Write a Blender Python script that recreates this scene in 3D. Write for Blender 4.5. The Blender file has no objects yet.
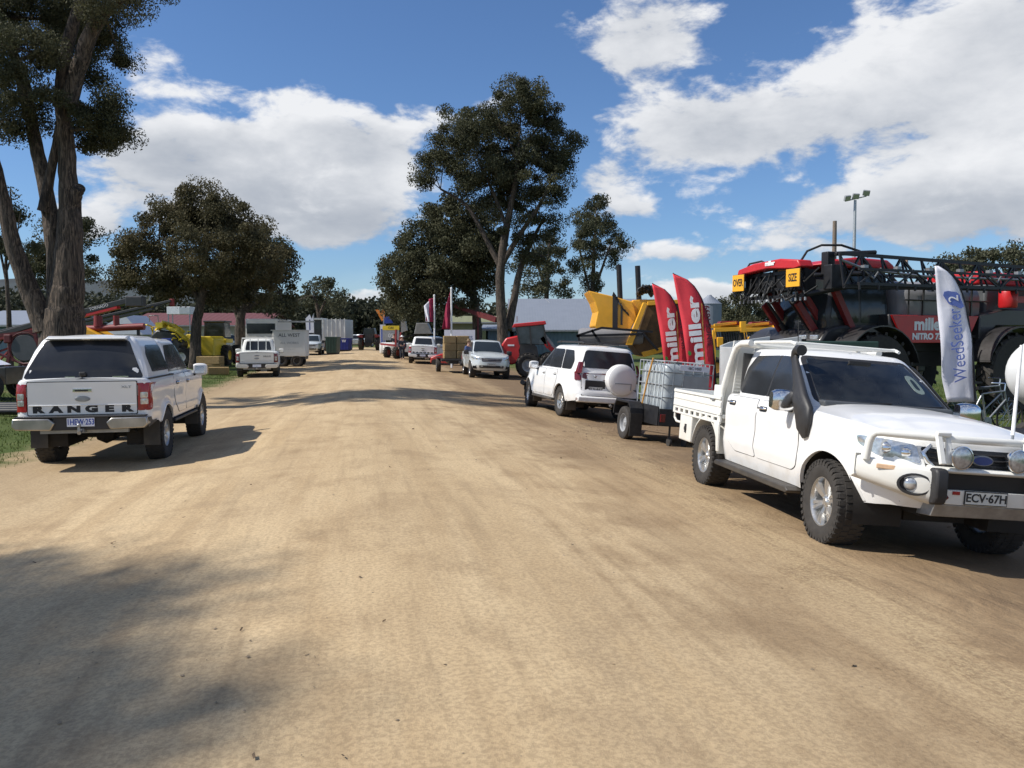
import bpy, math, random
import numpy as np
from mathutils import Vector, Matrix
PI = math.pi
rad = math.radians
sc = bpy.context.scene
col = sc.collection
random.seed(7)
rng = np.random.default_rng(11)

# ------------------------------------------------------------------ materials
def nmat(name):
    m = bpy.data.materials.new(name); m.use_nodes = True
    nt = m.node_tree
    return m, nt, nt.nodes['Principled BSDF']
def N(nt, t, **kw):
    n = nt.nodes.new(t)
    for k, v in kw.items():
        if k in n.inputs.keys() if hasattr(n.inputs, 'keys') else False: n.inputs[k].default_value = v
        else: setattr(n, k, v)
    return n
def noise(nt, scale, detail=4, rough=.55, vec=None, dist=0):
    n = nt.nodes.new('ShaderNodeTexNoise'); n.inputs['Scale'].default_value = scale
    n.inputs['Detail'].default_value = detail; n.inputs['Roughness'].default_value = rough
    n.inputs['Distortion'].default_value = dist
    if vec is not None: nt.links.new(vec, n.inputs['Vector'])
    return n.outputs['Fac']
def ramp(nt, fac, stops):
    r = nt.nodes.new('ShaderNodeValToRGB'); e = r.color_ramp.elements
    while len(e) < len(stops): e.new(.5)
    for i, (p, c) in enumerate(stops):
        e[i].position = p; e[i].color = (c if isinstance(c, (tuple, list)) else (c, c, c)) + ((1,) if len(c if isinstance(c, (tuple, list)) else (c, c, c)) == 3 else ())
    nt.links.new(fac, r.inputs[0]); return r.outputs[0]
def mix(nt, fac, a, b):
    m = nt.nodes.new('ShaderNodeMix'); m.data_type = 'RGBA'
    for s, v in ((m.inputs[0], fac), (m.inputs[6], a), (m.inputs[7], b)):
        if isinstance(v, (float, int)): s.default_value = v
        elif isinstance(v, tuple): s.default_value = v + (1,) if len(v) == 3 else v
        else: nt.links.new(v, s)
    return m.outputs[2]
def mth(nt, op, a, b=None, c=None, clamp=False):
    m = nt.nodes.new('ShaderNodeMath'); m.operation = op; m.use_clamp = clamp
    for i, v in enumerate((a, b, c)):
        if v is None: continue
        if isinstance(v, (float, int)): m.inputs[i].default_value = v
        else: nt.links.new(v, m.inputs[i])
    return m.outputs[0]
def smooth(nt, v, a, b, lo=0., hi=1.):
    m = nt.nodes.new('ShaderNodeMapRange'); m.interpolation_type = 'SMOOTHSTEP'
    nt.links.new(v, m.inputs[0]); m.inputs[1].default_value = a; m.inputs[2].default_value = b
    m.inputs[3].default_value = lo; m.inputs[4].default_value = hi
    return m.outputs[0]
def ocoord(nt, scale=(1, 1, 1), rot=(0, 0, 0)):
    t = nt.nodes.new('ShaderNodeTexCoord'); mp = nt.nodes.new('ShaderNodeMapping')
    mp.inputs['Scale'].default_value = scale; mp.inputs['Rotation'].default_value = rot
    nt.links.new(t.outputs['Object'], mp.inputs[0]); return mp.outputs[0]
def bump(nt, h, bs, strength=.3, dist=.01):
    b = nt.nodes.new('ShaderNodeBump'); b.inputs['Strength'].default_value = strength; b.inputs['Distance'].default_value = dist
    nt.links.new(h, b.inputs['Height']); nt.links.new(b.outputs[0], bs.inputs['Normal'])
def simple(name, c, rough=.5, metal=0., var=.12, scale=6., coat=0., dust=0., dustz=.9, bmp=0., bscale=60, spec=None):
    """procedural base: two noises move the colour a little, dust settles low down"""
    m, nt, bs = nmat(name)
    v = ocoord(nt)
    n1 = noise(nt, scale, 5, .6, v)
    lo = tuple(max(0, x*(1-var)) for x in c); hi = tuple(min(1, x*(1+var)) for x in c)
    cc = ramp(nt, n1, [(.3, lo), (.7, hi)])
    r = mth(nt, 'MULTIPLY_ADD', n1, .25, rough-.12, clamp=True)
    if dust > 0:
        sp = nt.nodes.new('ShaderNodeSeparateXYZ'); nt.links.new(v, sp.inputs[0])
        n2 = noise(nt, 3.5, 6, .65, v)
        zz = mth(nt, 'MULTIPLY_ADD', n2, .7, mth(nt, 'SUBTRACT', sp.outputs[2], .35))
        f = smooth(nt, zz, .25, dustz, dust, dust*.06)
        cc = mix(nt, f, cc, (.42, .33, .21))
        r = mth(nt, 'MAXIMUM', r, mth(nt, 'MULTIPLY', f, 1.2), clamp=True)
    nt.links.new(cc, bs.inputs['Base Color']); nt.links.new(r, bs.inputs['Roughness'])
    bs.inputs['Metallic'].default_value = metal
    bs.inputs['Coat Weight'].default_value = coat; bs.inputs['Coat Roughness'].default_value = .06
    if spec is not None: bs.inputs['Specular IOR Level'].default_value = spec
    if bmp > 0: bump(nt, noise(nt, bscale, 4, .6, v), bs, bmp, .01)
    return m
M = {}
M['white'] = simple('white_paint', (.79, .79, .78), .33, 0, .02, 3, .7, .50, .62)
M['white2'] = simple('white_powder_coat', (.74, .74, .70), .45, 0, .03, 5, .1, .4, 1.0, .05, 90)
M['silverwhite'] = simple('pale_silver_paint', (.60, .64, .64), .3, .25, .03, 3, .6, .4, .8)
M['seam'] = simple('shut_line', (.03, .03, .03), .7)
M['cabglass'] = simple('cab_glass', (.07, .09, .10), .12, 0, .5, 1.5)
M['glass'] = simple('tinted_glass', (.022, .024, .028), .16, 0, .2, 2, 0)
M['screen'] = simple('windscreen_glass', (.022, .028, .030), .13, 0, .25, 1.4, 0)
M['greygreen'] = simple('grey_green_sticker', (.16, .2, .18), .2, 0, .1, 5)  # dull grey-green face of the windscreen sticker
M['plastic'] = simple('black_plastic', (.022, .022, .024), .55, 0, .2, 12, 0, .12, .6)
M['grip'] = simple('dark_rubber', (.036, .032, .028), .85, 0, .3, 14, 0, 0, .75, .3, 120)
M['under'] = simple('underbody', (.022, .019, .016), .85, 0, .3, 6)
M['chrome'] = simple('chrome', (.75, .76, .78), .14, 1, .04, 10)
M['alloy'] = simple('alloy_wheel', (.58, .58, .57), .32, .85, .05, 20)
M['steel'] = simple('steel', (.32, .33, .34), .45, .7, .2, 9)
M['bumpersteel'] = simple('worn_bumper_steel', (.42, .40, .37), .32, .9, .15, 5)
M['galv'] = simple('galvanised_steel', (.42, .44, .45), .5, .6, .2, 12)
M['redlens'] = simple('red_lens', (.27, .008, .012), .2, 0, .2, 15, .5)
M['darkredlens'] = simple('dark_red_lens', (.13, .008, .010), .2, 0, .2, 15, .5)
M['clearlens'] = simple('clear_lens', (.50, .52, .54), .16, .6, .35, 26, .6)
M['amber'] = simple('amber_lens', (.6, .4, .25), .25, 0, .1, 15, .5)
M['plate'] = simple('plate_face', (.62, .62, .58), .4)
M['plateblue'] = simple('plate_face_blue_white', (.66, .70, .80), .4)
M['ink'] = simple('ink_black', (.015, .015, .018), .5)
M['inkblue'] = simple('ink_blue', (.02, .06, .35), .5)
M['inknavy'] = simple('ink_navy', (.03, .05, .18), .6)
M['inkwhite'] = simple('ink_white', (.82, .82, .82), .6)
M['darkgrille'] = simple('dark_grille', (.018, .018, .02), .35, 0, .3, 30)
M['red'] = simple('red_machine_paint', (.50, .014, .018), .38, 0, .12, 3, .2, .12, .9)
M['shadedmaroon'] = simple('shaded_maroon_paint', (.10, .012, .014), .6, 0, .25, 5)  # maroon paint with tree shade darkened into its colour
def m_clear():
    m, nt, bs = nmat('clear_windscreen'); nt.nodes.remove(bs)
    tr = nt.nodes.new('ShaderNodeBsdfTransparent'); tr.inputs[0].default_value = (.62, .70, .67, 1)
    gl = nt.nodes.new('ShaderNodeBsdfGlossy'); gl.inputs['Roughness'].default_value = .04
    fr = nt.nodes.new('ShaderNodeFresnel'); fr.inputs[0].default_value = 1.5
    n = noise(nt, 2.5, 5, .6, ocoord(nt)); df = nt.nodes.new('ShaderNodeBsdfDiffuse'); df.inputs[0].default_value = (.35, .36, .34, 1)
    m1 = nt.nodes.new('ShaderNodeMixShader'); nt.links.new(ramp(nt, n, [(.35, .015), (.75, .10)]), m1.inputs[0]); nt.links.new(tr.outputs[0], m1.inputs[1]); nt.links.new(df.outputs[0], m1.inputs[2])
    m2 = nt.nodes.new('ShaderNodeMixShader'); nt.links.new(mth(nt, 'MULTIPLY', fr.outputs[0], 1.5, clamp=True), m2.inputs[0]); nt.links.new(m1.outputs[0], m2.inputs[1]); nt.links.new(gl.outputs[0], m2.inputs[2])
    nt.links.new(m2.outputs[0], [n for n in nt.nodes if n.type == 'OUTPUT_MATERIAL'][0].inputs[0]); return m
M['clear'] = m_clear()
M['dullred'] = simple('dull_red_paint', (.19, .014, .014), .5, 0, .2, 4, .05, .1, .8)
M['yellow'] = simple('yellow_machine_paint', (.86, .42, .025), .4, 0, .1, 2.5, .2, .35, 1.5)
M['yellow2'] = simple('lemon_machine_paint', (.75, .55, .03), .4, 0, .1, 2.5, .2, .25, 1.2)
M['orangesign'] = simple('amber_sign_face', (.78, .38, .02), .5, 0, .05, 6)
M['blackpaint'] = simple('black_machine_paint', (.02, .02, .022), .4, 0, .25, 5, .2, .3, 1.0)
M['blackframe'] = simple('black_steel_frame', (.016, .016, .018), .45, .2, .3, 8)
M['darkgrey'] = simple('dark_grey_plastic', (.07, .075, .08), .5, 0, .15, 4)
M['greytank'] = simple('grey_poly_tank', (.22, .22, .23), .4, 0, .1, 2)
M['whitetank'] = simple('white_poly_tank', (.68, .69, .68), .4, 0, .06, 3)
M['ibc'] = simple('translucent_poly', (.38, .42, .44), .35, 0, .08, 5)
M['blue'] = simple('blue_paint', (.02, .05, .30), .45, 0, .15, 4)
M['navy'] = simple('navy_tarp', (.02, .03, .20), .7, 0, .2, 3)
M['green'] = simple('dark_green_paint', (.02, .05, .038), .5, 0, .2, 4)
M['grey'] = simple('mid_grey_paint', (.30, .31, .32), .5, .1, .15, 4)
M['trucksilver'] = simple('silver_body_panel', (.50, .52, .52), .45, .2, .1, 2.5)
M['hubwhite'] = simple('white_hub', (.6, .6, .58), .5)
M['hose'] = simple('black_hose', (.012, .012, .012), .6)
M['wood'] = simple('weathered_pole_wood', (.19, .15, .12), .9, 0, .3, 14, 0, 0, 1, .5, 60)
M['redflag'] = simple('red_banner_cloth', (.72, .05, .07), .8, 0, .06, 4, 0, 0, 1, .25, 7)
M['gold'] = simple('gold_stripe', (.50, .26, .06), .7)
M['inkmaroon'] = simple('ink_maroon', (.10, .01, .02), .7)
M['whiteflag'] = simple('white_banner_cloth', (.66, .67, .74), .8, 0, .05, 4, 0, 0, 1, .25, 7)
M['maroon'] = simple('maroon_flag_cloth', (.26, .012, .05), .8, 0, .15, 4, 0, 0, 1, .3, 5)
M['orangeflag'] = simple('orange_flag_cloth', (.7, .22, .03), .8, 0, .1, 4)
M['bag'] = simple('white_woven_bag', (.62, .62, .60), .85, 0, .08, 9, 0, 0, 1, .5, 18)
M['cloth_dark'] = simple('dark_clothing', (.03, .035, .05), .9, 0, .3, 14)
M['cloth_blue'] = simple('blue_clothing', (.05, .08, .2), .9, 0, .3, 14)
M['cloth_light'] = simple('light_clothing', (.45, .44, .42), .9, 0, .15, 14)
M['skin'] = simple('skin', (.42, .25, .18), .6, 0, .08, 20)
M['felt'] = simple('hat_felt', (.2, .14, .08), .9)
M['leaf_emblem'] = simple('leaf_green', (.05, .25, .04), .6)

def corrug(name, c, axis=0, pitch=8., rough=.45, metal=.3, dirt=.2, bs_=.35):
    m, nt, bs = nmat(name); v = ocoord(nt)
    sp = nt.nodes.new('ShaderNodeSeparateXYZ'); nt.links.new(v, sp.inputs[0])
    w = mth(nt, 'SINE', mth(nt, 'MULTIPLY', sp.outputs[axis], pitch*2*PI))
    n1 = noise(nt, 1.2, 6, .65, v)
    cc = mix(nt, ramp(nt, n1, [(.4, 0.), (.75, dirt)]), c, tuple(x*.5 for x in c))
    nt.links.new(cc, bs.inputs['Base Color']); bs.inputs['Roughness'].default_value = rough; bs.inputs['Metallic'].default_value = metal
    bump(nt, w, bs, bs_, .02); return m
M['roofsilver'] = corrug('silver_roof_sheet', (.21, .235, .28), 0, 4., .6, .1, .2, .12)
M['wallblue'] = corrug('blue_grey_wall_sheet', (.14, .20, .25), 0, 3, .6, .1)
M['roofred'] = corrug('maroon_roof_sheet', (.12, .035, .035), 0, 1.6, .7, 0)
M['wallcream'] = corrug('cream_wall', (.42, .38, .30), 0, 1.2, .8, 0)
M['wallgreen'] = corrug('olive_wall', (.19, .20, .11), 0, 1.2, .8, 0)
M['container'] = corrug('white_container_side', (.55, .56, .56), 1, 2.2, .5, .1)

def m_hay():
    m, nt, bs = nmat('straw'); v = ocoord(nt, (4, 4, 30))
    n1 = noise(nt, 3, 6, .7, v)
    nt.links.new(ramp(nt, n1, [(.3, (.17, .11, .05)), (.7, (.46, .33, .15))]), bs.inputs['Base Color'])
    bs.inputs['Roughness'].default_value = .95; bump(nt, n1, bs, .9, .05); return m
M['hay'] = m_hay()

def m_bark(name, dark, light, stain):
    m, nt, bs = nmat(name); v = ocoord(nt, (1, 1, .16))
    n1 = noise(nt, 5.5, 8, .7, v, 1.2); n2 = noise(nt, 1.1, 3, .5, ocoord(nt, (1, 1, .35)))
    c = ramp(nt, n1, [(.36, dark), (.52, tuple((a+b)/2 for a, b in zip(dark, light))), (.68, light)])
    c = mix(nt, ramp(nt, n2, [(.45, 0.), (.62, .75)]), c, stain)
    n3 = noise(nt, 16, 6, .7, ocoord(nt, (1, 1, .10)), 1.5); c = mix(nt, ramp(nt, n3, [(.5, 0.), (.58, .7)]), c, tuple(x*1.5 for x in light)); c = mix(nt, ramp(nt, n3, [(.40, .8), (.47, 0.)]), c, tuple(x*.6 for x in dark))
    nt.links.new(c, bs.inputs['Base Color']); bs.inputs['Roughness'].default_value = .9
    bump(nt, mth(nt, 'ADD', n1, n3), bs, 1., .10); return m
M['bark'] = m_bark('gum_bark', (.030, .023, .019), (.18, .135, .10), (.038, .028, .023))
M['bark2'] = m_bark('dark_bark', (.03, .024, .02), (.13, .10, .075), (.035, .028, .022))

def m_leaf(name, a, b, c, trans=.22):
    m, nt, bs = nmat(name); v = ocoord(nt)
    n1 = noise(nt, .55, 3, .6, v); n2 = noise(nt, 6, 3, .7, v)
    k = mth(nt, 'MULTIPLY_ADD', n1, .8, mth(nt, 'MULTIPLY', n2, .2))
    cc = ramp(nt, k, [(.36, a), (.5, b), (.64, c)])
    nt.links.new(cc, bs.inputs['Base Color']); bs.inputs['Roughness'].default_value = .7
    bs.inputs['Specular IOR Level'].default_value = .12
    tr = nt.nodes.new('ShaderNodeBsdfTranslucent'); nt.links.new(cc, tr.inputs[0])
    mx = nt.nodes.new('ShaderNodeMixShader'); mx.inputs[0].default_value = trans
    out = [n for n in nt.nodes if n.type == 'OUTPUT_MATERIAL'][0]
    nt.links.new(bs.outputs[0], mx.inputs[1]); nt.links.new(tr.outputs[0], mx.inputs[2]); nt.links.new(mx.outputs[0], out.inputs[0])
    return m
M['leaf'] = m_leaf('gum_leaves', (.046, .050, .028), (.075, .078, .044), (.112, .110, .064))
M['leafbrown'] = m_leaf('bronze_gum_leaves', (.052, .049, .026), (.094, .085, .045), (.138, .118, .064))
M['leaffar'] = m_leaf('far_forest_leaves', (.03, .034, .02), (.045, .05, .03), (.065, .066, .042))
M['leafpale'] = m_leaf('pale_gum_leaves', (.05, .055, .032), (.08, .085, .052), (.12, .118, .075))
M['grass'] = m_leaf('grass_blades', (.05, .075, .018), (.08, .115, .03), (.16, .15, .06), .3)

# ------------------------------------------------------------------ mesh building
class MB:
    def __init__(s): s.v = []; s.f = []
    def add(s, verts, faces):
        o = len(s.v); s.v += [tuple(v) for v in verts]; s.f += [tuple(i+o for i in f) for f in faces]; return s
    def box(s, x0, x1, y0, y1, z0, z1, mat=None):
        v = [(x, y, z) for z in (z0, z1) for y in (y0, y1) for x in (x0, x1)]
        if mat is not None: v = [mat @ Vector(p) for p in v]
        return s.add(v, [(0, 2, 3, 1), (4, 5, 7, 6), (0, 1, 5, 4), (2, 6, 7, 3), (0, 4, 6, 2), (1, 3, 7, 5)])
    def bar(s, a, b, w, h=None, up=(0, 0, 1)):
        h = h or w; a = Vector(a); b = Vector(b); d = (b-a).normalized(); u = Vector(up)
        if abs(d.dot(u)) > .97: u = Vector((1, 0, 0))
        r = d.cross(u).normalized(); u = r.cross(d)
        v = [p + r*sx*w/2 + u*sz*h/2 for p in (a, b) for sz in (-1, 1) for sx in (-1, 1)]
        return s.add(v, [(0, 2, 3, 1), (4, 5, 7, 6), (0, 1, 5, 4), (2, 6, 7, 3), (0, 4, 6, 2), (1, 3, 7, 5)])
    def tube(s, pts, r, n=8, caps=True):
        pts = [Vector(p) for p in pts]; R = r if isinstance(r, (list, tuple)) else [r]*len(pts)
        vs = []; fs = []; prev = None
        for i, p in enumerate(pts):
            d = (pts[min(i+1, len(pts)-1)] - pts[max(i-1, 0)]).normalized()
            if prev is None:
                u = Vector((0, 0, 1)) if abs(d.z) < .9 else Vector((1, 0, 0))
                a = d.cross(u).normalized()
            else:
                a = (prev - d*prev.dot(d)).normalized()
            prev = a; b = d.cross(a)
            for k in range(n):
                t = 2*PI*k/n; vs.append(p + a*R[i]*math.cos(t) + b*R[i]*math.sin(t))
        for i in range(len(pts)-1):
            for k in range(n):
                k2 = (k+1) % n; fs.append((i*n+k, i*n+k2, (i+1)*n+k2, (i+1)*n+k))
        if caps: fs.append(tuple(range(n))[::-1]); fs.append(tuple((len(pts)-1)*n+k for k in range(n)))
        return s.add(vs, fs)
    def lathe(s, prof, axis='y', c=(0, 0, 0), n=32, closed=False):
        """prof: (radius, position along axis)"""
        vs = []; fs = []; m = len(prof)
        for k in range(n):
            t = 2*PI*k/n; ct, st = math.cos(t), math.sin(t)
            for r, a in prof:
                p = {'y': (r*ct, a, r*st), 'x': (a, r*ct, r*st), 'z': (r*ct, r*st, a)}[axis]
                vs.append((p[0]+c[0], p[1]+c[1], p[2]+c[2]))
        for k in range(n):
            k2 = (k+1) % n
            for j in range(m-1 if not closed else m):
                j2 = (j+1) % m; fs.append((k*m+j, k2*m+j, k2*m+j2, k*m+j2))
        return s.add(vs, fs)
    def prism(s, poly, a, b, plane='xz'):
        n = len(poly)
        def P(q, t): return {'xz': (q[0], t, q[1]), 'yz': (t, q[0], q[1]), 'xy': (q[0], q[1], t)}[plane]
        v = [P(q, a) for q in poly] + [P(q, b) for q in poly]
        return s.add(v, [tuple(range(n))[::-1], tuple(range(n, 2*n))] + [(i, (i+1) % n, n+(i+1) % n, n+i) for i in range(n)])
    def grid(s, P, nu, nv, fn):
        pass
    def xf(s, m):
        s.v = [tuple(m @ Vector(p)) for p in s.v]; return s
    def join(s, o, m=None):
        return s.add([m @ Vector(p) for p in o.v] if m is not None else o.v, o.f)
    def mirror_y(s):
        o = len(s.v); s.v += [(x, -y, z) for x, y, z in s.v]; s.f += [tuple(i+o for i in f[::-1]) for f in s.f]; return s
    def build(s, name, mat, parent=None, smooth=35, bevel=0, label=None, fixn=True):
        me = bpy.data.meshes.new(name); me.from_pydata(s.v, [], s.f); me.validate()
        if fixn:
            import bmesh
            bm = bmesh.new(); bm.from_mesh(me); bmesh.ops.remove_doubles(bm, verts=bm.verts, dist=1e-5)
            bmesh.ops.recalc_face_normals(bm, faces=bm.faces); bm.to_mesh(me); bm.free()
        me.materials.append(M[mat] if isinstance(mat, str) else mat)
        o = bpy.data.objects.new(name, me); col.objects.link(o)
        if smooth:
            me.shade_smooth(); me.set_sharp_from_angle(angle=rad(smooth))
        if bevel:
            b = o.modifiers.new('bevel', 'BEVEL'); b.width = bevel; b.segments = 2; b.limit_method = 'ANGLE'; b.angle_limit = rad(40)
            b.harden_normals = False
        if parent is not None: o.parent = parent
        if label: o['label'] = label
        return o
def thing(name, label, cat, loc=(0, 0, 0), rz=0., group=None):
    o = bpy.data.objects.new(name, None); col.objects.link(o); o.empty_display_size = .2
    o.location = loc; o.rotation_euler = (0, 0, rz); o['label'] = label; o['category'] = cat
    if group: o['group'] = group
    return o
def tag(o, label, cat, group=None):
    o['label'] = label; o['category'] = cat
    if group: o['group'] = group
    return o
def struct(o, kind='structure'): o['kind'] = kind; return o
def dup(root, loc=None, rz=None, label=None, group=None):
    r = root.copy(); col.objects.link(r)
    def rec(a, b):
        for ch in a.children:
            c = ch.copy(); col.objects.link(c); c.parent = b; rec(ch, c)
    rec(root, r)
    if loc is not None: r.location = loc
    if rz is not None: r.rotation_euler = (0, 0, rz)
    if label: r['label'] = label
    if group: r['group'] = group
    return r
def text_mesh(txt, size, depth=.002, bold=0., sx=1., spacing=1.):
    """letters as geometry, centred; lies in local x/y, faces +z"""
    cu = bpy.data.curves.new('lettering', 'FONT'); cu.body = txt; cu.size = size; cu.extrude = depth
    cu.align_x = 'CENTER'; cu.align_y = 'CENTER'; cu.offset = bold; cu.resolution_u = 3; cu.space_character = spacing
    o = bpy.data.objects.new('lettering', cu); col.objects.link(o)
    dg = bpy.context.evaluated_depsgraph_get()
    me = bpy.data.meshes.new_from_object(o.evaluated_get(dg))
    b = MB(); b.add([(v.co.x*sx, v.co.y, v.co.z) for v in me.vertices], [tuple(p.vertices) for p in me.polygons])
    bpy.data.objects.remove(o); bpy.data.curves.remove(cu); bpy.data.meshes.remove(me)
    return b
def frame(origin, xdir, ydir):
    x = Vector(xdir).normalized(); z = x.cross(Vector(ydir)).normalized(); y = z.cross(x)
    m = Matrix((x, y, z)).transposed().to_4x4(); m.translation = Vector(origin); return m
def lettering(txt, size, origin, xdir, ydir, mat, parent, name='lettering', sx=1., bold=0., depth=.002, spacing=1.):
    b = text_mesh(txt, size, depth, bold, sx, spacing); b.xf(frame(origin, xdir, ydir))
    return b.build(name, mat, parent, smooth=0, fixn=False)

# ------------------------------------------------------------------ camera and ground shape
F, YH, CH = 820., 338., 1.65
TH = math.atan((384-YH)/F)
cam = bpy.data.cameras.new('camera'); co = bpy.data.objects.new('camera', cam); col.objects.link(co)
cam.sensor_width = 36; cam.lens = 36*F/1024; cam.clip_end = 6000; cam.clip_start = .05
co.location = (0, 0, CH); co.rotation_euler = (PI/2-TH, 0, 0); sc.camera = co
UX, UY = -.182, .983
def st(x, y): return UX*x+UY*y, UY*x-UX*y
def sstep(a, b, v):
    t = np.clip((v-a)/(b-a), 0, 1); return t*t*(3-2*t)
def zg(x, y):
    s, t = st(x, y)
    tr = np.minimum(np.maximum(t, 0), 8.5); tl = np.minimum(np.maximum(-t, 0), 3.3)
    z = -.082*(np.sqrt(tr*tr+1)-1) - .125*(np.sqrt(tl*tl+1)-1)
    z = z*(1-.5*sstep(22, 40, s)) + .42*sstep(42, 88, s)
    z = z + .18*sstep(-5.5, -12, t)*sstep(5, 20, s) + .50*sstep(8.6, 12.5, t)*sstep(4, 12, s)*(1-.5*sstep(24, 42, s))
    return z
def zg1(x, y): return float(zg(np.float64(x), np.float64(y)))
def W(px, py, Y):
    """the point at forward distance Y that lies in direction (px,py)"""
    u = (px-512)/F; v = (384-py)/F
    c, s = math.cos(TH), math.sin(TH)
    # ray dir = (u, c + v*s, -s + v*c)
    k = Y/(c+v*s); return Vector((u*k, Y, CH+(-s+v*c)*k))
def MPP(Y): return Y/F
# ------------------------------------------------------------------ world, sun
SUN_EL = rad(47); SUN_DIR = Vector((-1, -.16, 0)).normalized()*math.cos(SUN_EL) + Vector((0, 0, math.sin(SUN_EL)))
world = bpy.data.worlds.new('World'); sc.world = world; world.use_nodes = True
nt = world.node_tree; bg = nt.nodes['Background']; out = nt.nodes['World Output']
sky = nt.nodes.new('ShaderNodeTexSky'); sky.sky_type = 'NISHITA'; sky.sun_disc = False
sky.sun_elevation = SUN_EL; sky.sun_rotation = math.atan2(SUN_DIR.x, SUN_DIR.y); sky.altitude = 200; sky.dust_density = .35; sky.ozone_density = 2.2; sky.air_density = 1.0
tint = nt.nodes.new('ShaderNodeMix'); tint.data_type = 'RGBA'; tint.blend_type = 'MULTIPLY'; tint.inputs[0].default_value = 1; tint.inputs[7].default_value = (.76, .96, 1.22, 1); nt.links.new(sky.outputs[0], tint.inputs[6]); nt.links.new(tint.outputs[2], bg.inputs[0]); bg.inputs[1].default_value = .085
tc = nt.nodes.new('ShaderNodeTexCoord'); sp = nt.nodes.new('ShaderNodeSeparateXYZ'); nt.links.new(tc.outputs['Generated'], sp.inputs[0])
def wnoise(scale, detail, rough, dist=0., stretch=2.2, off=0.):
    mp = nt.nodes.new('ShaderNodeMapping'); mp.inputs['Scale'].default_value = (1, 1, stretch); mp.inputs['Location'].default_value = (off, off*.7, 0)
    nt.links.new(tc.outputs['Generated'], mp.inputs[0]); return noise(nt, scale, detail, rough, mp.outputs[0], dist)
w1 = wnoise(3.2, 5, .6, 0, 2, 1.7); w2 = wnoise(3.2, 5, .6, 0, 2, 5.1)
az = mth(nt, 'MULTIPLY', mth(nt, 'ARCTAN2', sp.outputs[0], sp.outputs[1]), 180/PI)
el = mth(nt, 'MULTIPLY', mth(nt, 'ARCSINE', sp.outputs[2]), 180/PI)
az = mth(nt, 'ADD', az, mth(nt, 'MULTIPLY', mth(nt, 'SUBTRACT', w1, .5), 11.))
el = mth(nt, 'ADD', el, mth(nt, 'MULTIPLY', mth(nt, 'SUBTRACT', w2, .5), 7.))
clouds = [  # px, py, rx, ry, weight
 (900, 108, 265, 62, 1.2), (990, 15, 160, 45, 1.0), (690, 128, 90, 34, .75), (632, 32, 92, 50, 1.1), (870, 222, 190, 40, 1.1), (1010, 205, 120, 50, 1.0),
 (600, 180, 50, 38, .75), (668, 262, 85, 20, .85), (240, 165, 165, 62, 1.25), (375, 140, 90, 38, .95), (320, 215, 125, 34, 1.1), (120, 150, 60, 40, .6),
 (120, 40, 48, 60, .62), (100, 238, 48, 26, .9), (372, 294, 55, 13, .95), (60, 290, 60, 10, .7), (700, 300, 80, 9, .7), (480, 120, 60, 16, .5), (215, 125, 60, 22, .5), (630, 215, 32, 16, .6), (760, 300, 110, 14, .6), (540, 105, 60, 20, .4),
 (-250, 120, 280, 120, 1.1), (1500, 80, 260, 110, 1.1), (500, -260, 300, 90, .8), (40, -330, 300, 80, .9), (1100, -300, 330, 120, 1.)]  # this last row lies out of view, added for reflections
dens = None; wsum = None
for px, py, rx, ry, wt in clouds:
    a0 = math.degrees(math.atan((px-512)/F)); e0 = math.degrees(math.atan((338-py)/F*math.cos(math.radians(a0))))
    cc = math.cos(math.radians(a0))
    ra = max(1.5, math.degrees(rx/F)*cc*cc); re = max(1., math.degrees(ry/F)*cc)
    dx = mth(nt, 'MULTIPLY', mth(nt, 'SUBTRACT', az, a0), 1/ra); dy = mth(nt, 'MULTIPLY', mth(nt, 'SUBTRACT', el, e0), 1/re)
    d = mth(nt, 'ADD', mth(nt, 'MULTIPLY', dx, dx), mth(nt, 'MULTIPLY', dy, dy))
    g = mth(nt, 'MULTIPLY', mth(nt, 'EXPONENT', mth(nt, 'MULTIPLY', d, -1.)), wt)
    gy = mth(nt, 'MULTIPLY', g, dy)
    dens = g if dens is None else mth(nt, 'ADD', dens, g)
    wsum = gy if wsum is None else mth(nt, 'ADD', wsum, gy)
back = smooth(nt, sp.outputs[1], .25, -.2, 0., .70)     # unseen broken cloud added behind the viewer, for fill light and reflections
dens = mth(nt, 'ADD', dens, back)
fine = wnoise(7.5, 9, .58, .15, 2.2); fine2 = wnoise(16, 7, .6, .3, 2., 3.)
field = mth(nt, 'ADD', dens, mth(nt, 'ADD', mth(nt, 'MULTIPLY', mth(nt, 'SUBTRACT', fine, .5), 2.1), mth(nt, 'MULTIPLY', mth(nt, 'SUBTRACT', fine2, .5), 1.15)))
cov = smooth(nt, field, .62, 1.0)
veil = smooth(nt, el, 0., 7., .16, 0.)                      # thin brightening over the horizon
lowpart = mth(nt, 'DIVIDE', wsum, mth(nt, 'MAXIMUM', dens, .15))
bright = mth(nt, 'ADD', mth(nt, 'MULTIPLY', lowpart, .55), mth(nt, 'MULTIPLY', mth(nt, 'SUBTRACT', fine, .5), 2.6))
thick = smooth(nt, field, .8, 2.0, .3, -.25)
bright = mth(nt, 'ADD', bright, mth(nt, 'ADD', thick, mth(nt, 'MULTIPLY', mth(nt, 'SUBTRACT', fine2, .5), 1.3)))
ccol = ramp(nt, mth(nt, 'MULTIPLY_ADD', bright, .5, .5, clamp=True), [(.12, (.29, .33, .40)), (.42, (.47, .50, .55)), (.78, (.80, .81, .83))])
bg2 = nt.nodes.new('ShaderNodeBackground'); nt.links.new(ccol, bg2.inputs[0]); bg2.inputs[1].default_value = .95
mx = nt.nodes.new('ShaderNodeMixShader'); nt.links.new(mth(nt, 'MULTIPLY', mth(nt, 'MAXIMUM', cov, veil), .97), mx.inputs[0])
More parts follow.
